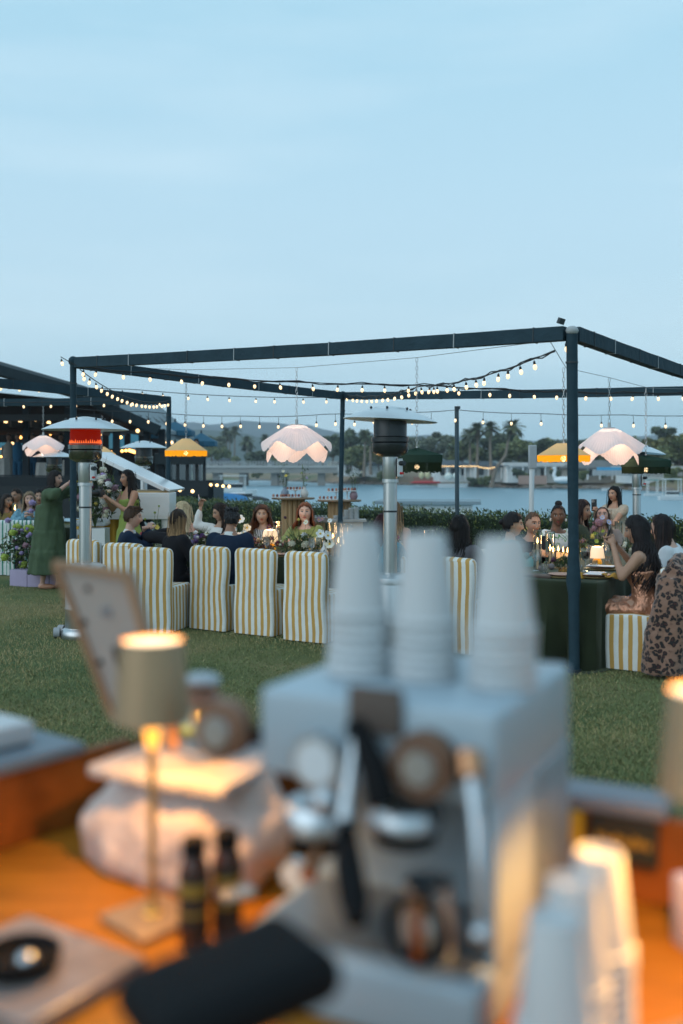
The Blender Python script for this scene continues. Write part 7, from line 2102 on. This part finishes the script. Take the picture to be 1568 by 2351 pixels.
# teal fur wrap left of the cups
def wrap():
    m = MB()
    for x in (-.18, -.06, .06, .18): m.tube([(x, .12, .60), (x, .10, .88), (x * 1.05, .04, .95), (x * 1.08, -.05, .80), (x * 1.1, -.06, .52), (x * 1.12, -.06, .34)], [.05, .07, .07, .07, .07, .05], 10, flat=.7)
    def done(vs, fs, ns):
        o = final('fur_wrap', [p + n * (noise.noise(p * 9) * .012 + noise.noise(p * 60) * .010) for p, n in zip(vs, ns)], fs, M('teal_fur', (.03, .17, .23), .95, var=.5, scale=14, sheen=.3), None)
        o.location = row(1.66, .10); o.rotation_euler = (0, 0, AL); tag(o, 'teal and pale blue fur wrap over the chair left of the cup stacks', 'wrap')
    remesh_later(m, .016, done, 3)
wrap(); flush()
# ---------------------------------------------------------------- coffee bar in the foreground
CZ = 1.0
ru, rv = V((.89, -.45, 0)).normalized(), V((.45, .89, 0)).normalized()
RA = math.atan2(ru.y, ru.x)
lu = V((-.62, -.785, 0)); lw = V((-.785, .62, 0))
Bc = V((-.42, 2.02, 0))
def wood_mat(name, col, rough=.32, sc=1.0):
    m = bpy.data.materials.new(name); m.use_nodes = True
    nt = m.node_tree; N, L = nt.nodes, nt.links
    b = N['Principled BSDF']; b.inputs['Roughness'].default_value = rough; b.inputs['Specular IOR Level'].default_value = .2
    tc = N.new('ShaderNodeTexCoord'); mp = N.new('ShaderNodeMapping'); mp.inputs['Scale'].default_value = (3 * sc, 22 * sc, 6); mp.inputs['Rotation'].default_value = (0, 0, .47)
    L.new(tc.outputs['Object'], mp.inputs[0])
    n = N.new('ShaderNodeTexNoise'); n.inputs['Scale'].default_value = 1.3; n.inputs['Detail'].default_value = 8; n.inputs['Distortion'].default_value = .6; L.new(mp.outputs[0], n.inputs[0])
    r = N.new('ShaderNodeValToRGB'); e = r.color_ramp.elements
    e[0].position = .3; e[0].color = (*[c * .6 for c in col], 1); e[1].position = .7; e[1].color = (*[min(1, c * 1.3) for c in col], 1)
    L.new(n.outputs[0], r.inputs[0]); L.new(r.outputs[0], b.inputs['Base Color'])
    return m
BARW = wood_mat('bar_oiled_wood', (.38, .145, .012), .5); BARD = wood_mat('bar_panel_wood', (.26, .08, .014), .5, .6)
bar = thing('coffee_bar', 'curved wooden coffee bar counter glowing orange under its small lamps', 'bar counter', (0, 0, 0))
poly = [Bc, Bc + ru * 1.75, V((1.3, .25, 0)), V((-1.25, .25, 0)), Bc + lu * 1.6]
m = MB(); m.prism([(p.x, p.y) for p in poly], CZ - .045, CZ); m.build('worktop', BARW, bar, smooth=False)
PZ = 1.135
def strip(parent, name, a, b, n, w0, w1, z0, z1, mat, bev=.004):
    q = [a + n * w0, b + n * w0, b + n * w1, a + n * w1]
    return MB().prism([(p.x, p.y) for p in q], z0, z1).build(name, mat, parent, smooth=False, bevel=bev)
strip(bar, 'back_panel', Bc, Bc + ru * 1.75, rv, 0, .03, CZ, PZ, BARD)
strip(bar, 'back_panel', Bc, Bc + lu * 1.6, lw, 0, .03, CZ, PZ, BARD)
LEDGE = M('slate_ledge', (.16, .20, .24), .45, var=.15, scale=5)
strip(bar, 'ledge', Bc + ru * .1, Bc + ru * 1.04, rv, -.02, .07, PZ, PZ + .025, M('grey_cap', (.20, .21, .24), .5, var=.1), .006)
strip(bar, 'ledge', Bc + lu * .13 , Bc + lu * 1.6, lw, -.015, .27, PZ, PZ + .025, LEDGE, .008)
strip(bar, 'front_panel', Bc, Bc + ru * 1.75, rv, .03, .07, .02, CZ, BARD)
strip(bar, 'front_panel', Bc, Bc + lu * 1.6, lw, .03, .07, .02, CZ, BARD)
# stickers and small sign boards fixed inside the ledge
def board(t0, t1, z0, z1, mat, label, txt=False):
    a, b = Bc + ru * t0, Bc + ru * t1
    root = thing('small_sign', label, 'sign', (a + b) / 2 - rv * .026 + V((0, 0, (z0 + z1) / 2)), RA)
    MB().box((0, 0, 0), (t1 - t0, .01, z1 - z0)).build('board', mat, root, smooth=False, bevel=.002)
    if txt:
        for i in range(9): MB().box((-.038 + i * .0095, -.006, .002 * math.sin(i * 2.2)), (.006, .002, .012 + .006 * (i % 3 == 0))).build('letter', M('gold_letter', (.40, .23, .02), .5), root, smooth=False)
board(.845, .915, 1.085, 1.135, M('yellow_card', (.48, .31, .02), .6), 'yellow card under the bar ledge right of the machine')
board(.925, 1.03, 1.068, 1.135, M('blackboard', (.012, .016, .012), .6), 'dark green sign with gold lettering under the bar ledge', True)
# ---- little brass lamps
BRASS = M('champagne_brass', (.38, .27, .16), .42, metal=.35, var=.06)
def led_mat():
    if 'led_glow' in _mats: return _mats['led_glow']
    m = bpy.data.materials.new('led_glow'); m.use_nodes = True
    nt = m.node_tree; N, L = nt.nodes, nt.links; N.clear()
    o = N.new('ShaderNodeOutputMaterial'); t = N.new('ShaderNodeBsdfTransparent'); e = N.new('ShaderNodeEmission'); a = N.new('ShaderNodeAddShader')
    e.inputs[0].default_value = (1, .42, .05, 1); e.inputs[1].default_value = 1.1
    L.new(t.outputs[0], a.inputs[0]); L.new(e.outputs[0], a.inputs[1]); L.new(a.outputs[0], o.inputs[0])
    m.cycles.emission_sampling = 'NONE'; _mats['led_glow'] = m
    return m
def bar_lamp(p, label, rz, en):
    root = thing('bar_lamp', label, 'lamp', p, rz, 'cordless brass lamps on the bar')
    MB().box((0, 0, .006), (.115, .115, .012)).build('base', BRASS, root, bevel=.003)
    MB().lathe([(.012, .012), (.010, .022), (.0065, .026), (.0065, .31)], 14).build('stem', M('gold_stem', (.55, .34, .10), .35, metal=.6, var=0), root)
    MB().lathe([(.005, .012), (.012, .014), (.009, .022), (0, .024)], 12).build('touch_button', M('lit_button', (.8, .5, .1), .4, var=0, emit=(1, .45, .05), es=1.2), root)
    MB().shell([(.058, .305), (.047, .425), (.0455, .425), (.0565, .305)], 40).build('shade', BRASS, root)
    MB().lathe([(0, .420), (.044, .4205)], 32).build('diffuser', M('lamp_top_glow', (1, .8, .6), .5, var=0, emit=(1, .60, .28), es=2.2), root)
    MB().lathe([(0, .255), (.009, .262), (.012, .285), (.014, .315), (.011, .33), (0, .335)], 14).build('led_bulb', led_mat(), root)
    lamp_light(root, (0, 0, .338), en, (1, .46, .10), .015)
    return root
bar_lamp(V((-.285, 1.50, CZ)), 'brass table lamp standing left of the coffee machine', .8, 7)
bar_lamp(V((.428, 1.155, CZ)), 'brass table lamp cut by the right edge of the photo', .4, 10.5)
# ---- coffee machine
cm = thing('coffee_machine', 'white espresso machine with dark wood knobs and chrome gauges', 'coffee machine', V((.187, 1.2, CZ)), RA)
CW = M('machine_enamel', (.33, .415, .475), .34, var=.03); CHR = M('chrome', (.55, .60, .64), .34, metal=1, var=0); BLKP = M('black_plastic', (.0025, .003, .004), .75, var=.1)
WAL = wood_mat('walnut_knob', (.20, .11, .07), .4)
Wd, Dp = .335, .36
MB().box((-Wd / 2, Dp / 2, .328), (Wd, Dp, .116)).build('top_housing', CW, cm, bevel=.010, seg=3)
MB().box((-Wd / 2, Dp / 2 + .075, .17), (Wd, Dp - .15, .205)).build('rear_housing', CW, cm, bevel=.008)
MB().box((-.006, Dp / 2, .165), (.012, Dp, .215)).build('side_panel', CW, cm, bevel=.003)
MB().box((-Wd / 2, Dp / 2 - .04, .04), (Wd, Dp + .06, .078)).build('base', CW, cm, bevel=.010, seg=3)
dt = MB()
for i in range(22): dt.box((-Wd / 2, -.045 + i * .0085, .083), (Wd - .04, .004, .006))
dt.build('drip_grate', M('steel_grate', (.36, .40, .43), .35, metal=.8, var=0), cm, smooth=False)
rotx = rotm(0, PI / 2)
def disc(name, x, z, r, y0, y1, mat, parent=cm, hole=None):
    prof = [(0, 0), (r * .94, 0), (r, -.15 * (y1 - y0)), (r, -(y1 - y0))]
    return MB().lathe([(a, -b) for a, b in prof][::-1], 30, (x, y0, z), Q=rotm(0, PI / 2)).build(name, mat, parent)
Lx = lambda xp, yp, dd: (P(xp, yp, dd) - V((.187, 1.2, CZ)))
def loc(xp, yp, yl):
    """machine-local point on the plane local-y = yl seen at a picture position"""
    k = (xp - 784) / FPX
    o = V((.187, 1.2, CZ)) + rv * yl
    s = (k * o.y - o.x) / (ru.x - k * ru.y)
    d = o.y + ru.y * s
    return V((s, yl, H + (1080 - yp) / FPX * d - CZ))
def dial(name, xp, yp, r, yl, t, mat, face=None):
    c = loc(xp, yp, yl)
    m = MB(); m.tube([(c.x, yl, c.z), (c.x, yl - t, c.z)], [r, r * .96], 28)
    o = m.build(name, mat, cm, ang=50)
    if face: MB().tube([(c.x, yl - t - .0005, c.z), (c.x, yl - t - .002, c.z)], r * .78, 24).build(name + '_face', face, o)
    return o, c
dial('pressure_gauge', 742, 1742, .036, -.002, .022, CHR, M('gauge_face', (.62, .68, .72), .2, var=0))
dial('boiler_gauge', 682, 2003, .024, .148, .015, CHR, M('gauge_face', (.62, .68, .72), .2, var=0))
for xp, yp, yl in ((985, 1748, -.002), (527, 1668, .02)):
    o, c = dial('steam_knob', xp, yp, .041, yl, .032, WAL)
    MB().tube([(c.x, yl - .033, c.z), (c.x, yl - .040, c.z)], [.023, .021], 20).build('knob_cap', CHR, o)
c = loc(560, 1690, .02); c2 = loc(620, 1690, .05)
MB().tube([c, c2], .012, 10).build('knob_shaft', BLKP, cm)
# name tag and dark paddle on the front
c = loc(862, 1632, -.004); MB().box(c, (.076, .008, .06)).build('leather_tag', M('leather_brown', (.085, .065, .055), .7, var=.2), cm, bevel=.003)
c = loc(872, 1770, -.02)
MB().tube([loc(815, 1665, -.01), loc(858, 1760, -.045), loc(880, 1850, -.05)], [.014, .018, .020], 14).build('paddle_lever', BLKP, cm)
MB().tube([loc(815, 1700, -.03), loc(790, 1880, -.06)], [.007, .010], 10).build('lever_arm', CHR, cm)
MB().ell(loc(745, 1838, -.05), .016, 14, 10).build('lever_ball', CHR, cm)
# group heads and portafilter
g = loc(735, 1890, .05)
MB().lathe([(0, .03), (.046, .03), (.052, .022), (.052, -.004), (.046, -.008)], 30, g).build('group_head', CHR, cm)
MB().lathe([(.043, -.004), (.043, -.030), (.030, -.036), (0, -.036)], 28, g).build('portafilter_ring', BLKP, cm)
MB().tube([g + V((.02, -.03, -.018)), g + V((.035, -.10, -.03))], .010, 10).build('portafilter_neck', M('copper', (.55, .27, .14), .25, metal=1, var=0), cm)
MB().tube([loc(795, 1915, -.04), loc(800, 1990, -.10), loc(812, 2060, -.14), loc(820, 2120, -.16)], [.013, .018, .018, .012], 14).build('portafilter_handle', BLKP, cm)
g2_ = loc(930, 1880, .03)
MB().lathe([(0, .02), (.044, .02), (.05, .012), (.05, -.006), (.036, -.012)], 30, g2_).build('group_head', CHR, cm)
MB().lathe([(.040, -.008), (.040, -.028), (.0, -.034)], 24, g2_).build('portafilter_ring', BLKP, cm)
# steam wand
MB().tube([loc(1075, 1735, -.01), loc(1082, 1790, -.03)], [.017, .014], 14).build('steam_joint', M('copper', (.55, .27, .14), .25, metal=1, var=0), cm)
MB().tube([loc(1082, 1790, -.03), loc(1095, 1900, -.06), loc(1100, 2010, -.07), loc(1104, 2140, -.08)], [.008, .0075, .007, .006], 12).build('steam_wand', CHR, cm)
MB().ell(loc(1104, 2146, -.085), .013, 14, 10).build('wand_tip', CHR, cm)
# milk pitcher under the second group
pt = thing('milk_pitcher', 'small steel milk pitcher with a black ring handle on the drip tray', 'pitcher', V((.187, 1.2, CZ)) + ru * loc(985, 2060, -.02).x + rv * -.02 + V((0, 0, .087)), RA)
MB().shell([(.032, 0), (.036, .01), (.034, .05), (.028, .07), (.031, .09), (.029, .09), (.032, .012), (0, .008)], 28).build('jug', CHR, pt)
hpts = [(0.0 + .036 * math.cos(a), -.035 - .003, .045 + .036 * math.sin(a)) for a in [i * 2 * PI / 20 for i in range(21)]]
MB().tube(hpts, .0065, 8).build('ring_handle', BLKP, pt)
MB().box((.004, -.045, .05), (.012, .008, .075)).build('copper_reflection', M('copper', (.55, .27, .14), .25, metal=1, var=0), pt, bevel=.003)  # copper bar stands in for the warm reflection at the jug
# ---- paper cups
PAPER = M('white_paper', (.52, .545, .56), .75, var=.03, scale=3)
def cup_mesh():
    m = MB()
    m.lathe([(.047, .0), (.0492, .002), (.0492, .007), (.0448, .009), (.0315, .124), (.0305, .127), (.029, .127), (.0275, .118), (.0, .118)], 40)
    o = m.build('paper_cup', PAPER); me = o.data; bpy.data.objects.remove(o); return me
CUP = cup_mesh()
def cup_stack(p, n, where, ztop, k=1.0):
    step = (ztop - p.z - .127 * k) / max(1, n - 1)
    for i in range(n):
        o = bpy.data.objects.new('paper_cup', CUP); C.objects.link(o)
        o.location = p + V((U(-.0012, .0012), U(-.0012, .0012), i * step)); o.rotation_euler = (U(-.008, .008), U(-.008, .008), U(0, 6)); o.scale = (k * .96, k * .96, k)
        tag(o, ('topmost upside down paper cup of the ' if i == n - 1 else 'upside down paper cup nested inside the ') + where, 'paper cup', 'paper cups in the ' + where)
tz = CZ + .387
def on_top(x, y):
    d = (H - tz) * FPX / (y - 1080); return V(((x - 784) / FPX * d, d, tz))
cup_stack(on_top(825, 1543), 7, 'left stack on the machine', 1.597)
cup_stack(on_top(978, 1553), 7, 'middle stack on the machine', 1.590)
cup_stack(on_top(1154, 1572), 7, 'right stack on the machine', 1.588)
cup_stack(V((.294, 1.14, CZ)), 11, 'tallest stack at the right on the bar', 1.244, .88)
cup_stack(V((.249, 1.075, CZ)), 11, 'middle stack at the right on the bar', 1.238, .88)
cup_stack(V((.214, .995, CZ)), 11, 'front stack at the right on the bar', 1.236, .88)
# ---- pale stone pedestal with a slab
STONE = M('pink_stone', (.52, .44, .41), .6, var=.16, scale=9, bump=.4, bscale=30); STONEW = M('white_marble', (.62, .62, .63), .3, var=.06, scale=5)
ps = thing('stone_pedestal', 'rough pinkish stone riser with a pale marble slab on top', 'display riser', V((-.265, 1.70, CZ)), RA)
def lump():
    m = MB()
    for x, y, z, r in ((-.10, .0, .085, .085), (-.03, -.01, .085, .10), (.05, -.01, .085, .10), (.12, .0, .085, .085), (-.14, -.02, .05, .065), (.0, -.04, .04, .08), (.09, -.03, .04, .08), (-.08, -.03, .03, .07), (-.02, 0, .12, .095), (.08, 0, .12, .09)): m.ell((x, y, z), (r, r * .95, .075), 14, 9)
    def done(vs, fs, ns): final('rock', [V((p.x, p.y, max(0, p.z))) + n * (noise.noise(p * 14) * .014 + noise.noise(p * 40) * .006) for p, n in zip(vs, ns)], fs, STONE, ps)
    remesh_later(m, .012, done, 2)
lump(); flush()
MB().box((0.01, .0, .178), (.275, .21, .022)).build('slab', M('pale_slab', (.40, .375, .375), .6, var=.12, scale=14, bump=.4), ps, bevel=.006, seg=2)
vs2 = thing('glass_jar', 'small glass jar of yellow and green fruit with a white lid', 'jar', P(462, 1722, 1.66), 0)
MB().shell([(.036, 0), (.040, .01), (.040, .085), (.034, .095), (.032, .095), (.037, .085), (.037, .012), (0, .006)], 28).build('jar_glass', CLEAR, vs2)
for i in range(11): MB().ell((U(-.02, .02), U(-.02, .02), .016 + i * .0068), .016, 10, 7).build('fruit', M('fruit_%d' % (i % 3), ((.26, .34, .03), (.50, .34, .02), (.16, .25, .03))[i % 3], .4), vs2)
MB().lathe([(.020, .095), (.036, .10), (.030, .125), (.0, .132)], 20).build('lid', M('apricot_lid', (.30, .16, .11), .6), vs2)
MB().ell((0, 0, .145), (.033, .033, .016), 14, 8).build('lid_top', M('lid_top_grey', (.40, .44, .48), .5), vs2)
# ---- framed sign leaning on the ledge, seen from the back
fr_ = thing('leaning_frame', 'pale wooden backed sign leaning on the bar, seen from behind', 'sign', P(330, 1680, 1.84))
fo = V(fr_.location)
q = [P(262, 1640, 1.90) - fo, P(404, 1706, 1.72) - fo, P(298, 1318, 1.74) - fo, P(132, 1292, 1.92) - fo]
nn = (q[1] - q[0]).cross(q[3] - q[0]).normalized()
def plate(a, b, c_, d, th, name, mat):
    m = MB(); pts = [a, b, c_, d]
    m.add(pts + [p + nn * th for p in pts], [(0, 1, 2, 3), (7, 6, 5, 4), (0, 4, 5, 1), (1, 5, 6, 2), (2, 6, 7, 3), (3, 7, 4, 0)])
    return m.build(name, mat, fr_, smooth=False)
plate(*q, -.012, 'backing_board', M('linen_board', (.36, .32, .29), .8, var=.06, scale=4))
FE = M('frame_edge_wood', (.30, .17, .09), .6, var=.15)
for a, b in ((0, 1), (1, 2), (2, 3), (3, 0)):
    MB().beam(q[a] + nn * .004, q[b] + nn * .004, .012, .014).build('frame_edge', FE, fr_, smooth=False)
fp = lambda a, b, o=.003: (q[0].lerp(q[1], a)).lerp(q[3].lerp(q[2], a), b) + nn * o
MB().beam(fp(.42, .30), fp(.46, .50), .016, .006).build('hanger_slot', M('dark_slot', (.03, .02, .018), .6), fr_, smooth=False)
MB().beam(fp(.52, .70), fp(.56, .76), .022, .004).build('paper_tag', M('blue_tag', (.26, .30, .34), .6), fr_, smooth=False)
for a, b in ((.10, .62), (.8, .42), (.35, .86), (.12, .36)): MB().ell(fp(a, b), .006, 8, 6).build('screw', M('dark_slot', (.03, .02, .018), .6), fr_)
MB().beam(q[1].lerp(q[2], .55) + V((.0, -.01, 0)), P(412, 1718, 1.68) - fo, .012, .02).build('easel_leg', M('orange_wood', (.40, .17, .05), .6), fr_, smooth=False)
# ---- white board at the left end of the ledge
wb = MB().box((0, 0, .022), (.42, .22, .04), math.atan2(.785, .62)).build('marble_board', STONEW, None, loc=V((-.80, 1.80, PZ + .026)), bevel=.006); tag(wb, 'thick white marble board on the ledge at the left edge', 'board')
# ---- bottles
def bottle(p, label, rz):
    root = thing('syrup_bottle', label, 'bottle', p, rz, 'dark syrup bottles by the lamp')
    MB().lathe([(.020, 0), (.0215, .005), (.0215, .108), (.018, .120), (.014, .126), (.014, .130)], 26).build('bottle_glass', M('amber_dark_glass', (.055, .016, .006), .12, var=0), root)
    MB().lathe([(.0165, .128), (.0175, .130), (.0175, .150), (.015, .153), (0, .153)], 20).build('cap', BLKP, root)
    MB().lathe([(.0218, .022), (.0220, .023), (.0220, .104), (.0218, .105)], 26).build('label_band', M('label_black', (.018, .014, .012), .6), root)
    MB().lathe([(.0222, .074), (.0223, .075), (.0223, .090), (.0222, .091)], 26).build('label_stripe', M('label_gold', (.26, .17, .02), .5), root)
    MB().lathe([(.0222, .046), (.0223, .047), (.0223, .051), (.0222, .052)], 26).build('label_stripe', M('label_gold', (.26, .17, .02), .5), root)
bottle(V((-.212, 1.43, CZ)), 'dark bottle with a yellow banded label beside the lamp', 0)
bottle(V((-.168, 1.46, CZ)), 'dark bottle half hidden behind the yellow banded one', 1)
mt_ = MB().box((0, 0, .03), (.05, .03, .012), .5).build('metal_scoop', STEEL, None, loc=V((-.150, 1.415, CZ + .05)), bevel=.003); tag(mt_, 'bit of bright metal beside the second bottle', 'scoop')
# ---- black card terminal in front
ct = thing('card_terminal', 'black rounded card terminal on a stand at the bottom of the photo', 'card terminal', V((-.108, .95, CZ)), R(30))
MB().box((0, 0, .188), (.19, .145, .050), rot=rotm(0, R(-4), R(-8))).build('terminal_body', BLKP, ct, bevel=.0245, seg=5)
MB().box((.03, -.002, .2155), (.075, .065, .002), rot=rotm(0, R(-4), R(-8))).build('screen', M('dark_screen', (.015, .03, .04), .15, var=0), ct, smooth=False)
MB().tube([(0, 0, 0), (0, 0, .20)], [.022, .018], 16).build('stand', BLKP, ct)
MB().lathe([(.055, 0), (.055, .008), (.02, .014)], 24).build('stand_base', BLKP, ct)
# ---- stone tile with a black dish
tl = thing('stone_tile', 'grey patterned stone tile lying on the bar at the bottom left', 'tile', V((-.42, 1.33, CZ)), R(-33))
MB().box((0, 0, .011), (.24, .20, .020)).build('tile', M('grey_terrazzo', (.22, .19, .18), .25, var=.35, scale=26), tl, smooth=False, bevel=.003)
ds = thing('black_dish', 'round black dish with a chrome bead as its highlight on the stone tile', 'dish', V((-.425, 1.315, CZ + .021)), 0)
MB().lathe([(.040, 0), (.052, .010), (.054, .024), (.050, .026), (.044, .012), (0, .010)], 32).build('dish', BLKP, ds)
MB().ell((.012, -.01, .018), (.014, .014, .010), 14, 8).build('highlight_bead', CHR, ds)  # chrome bead stands in for the highlight on the dish
nk_ = MB().box((0, 0, .05), (.06, .05, .10), .3).build('napkin_stack', M('lilac_paper', (.50, .46, .58), .8, var=.05), None, loc=V((.512, 1.42, CZ)), bevel=.003); tag(nk_, 'stack of pale lilac napkins at the right edge of the bar', 'napkins')
vs2.scale = (1, 1, .8)
# ---------------------------------------------------------------- air over the lagoon
def haze():
    m = bpy.data.materials.new('air_haze'); m.use_nodes = True
    nt = m.node_tree; N, L = nt.nodes, nt.links
    N.clear(); o = N.new('ShaderNodeOutputMaterial'); pv = N.new('ShaderNodeVolumePrincipled')
    pv.inputs['Color'].default_value = (.86, .93, 1.0, 1); pv.inputs['Density'].default_value = .0004; pv.inputs['Anisotropy'].default_value = .2
    L.new(pv.outputs[0], o.inputs['Volume'])
    m.cycles.homogeneous_volume = True
    b = MB().box((0, 890, 46), (4400, 1940, 116)).build('haze', m, None, smooth=False, fix=True)
    tag(b, 'thin evening haze over the water and far shore', None, kind='stuff')
haze()
for o in C.objects:
    if o.parent is not None and o.name.split('.')[0] in ('fringe', 'foliage', 'crown', 'drip_grate', 'flame_row'): o['kind'] = 'stuff'
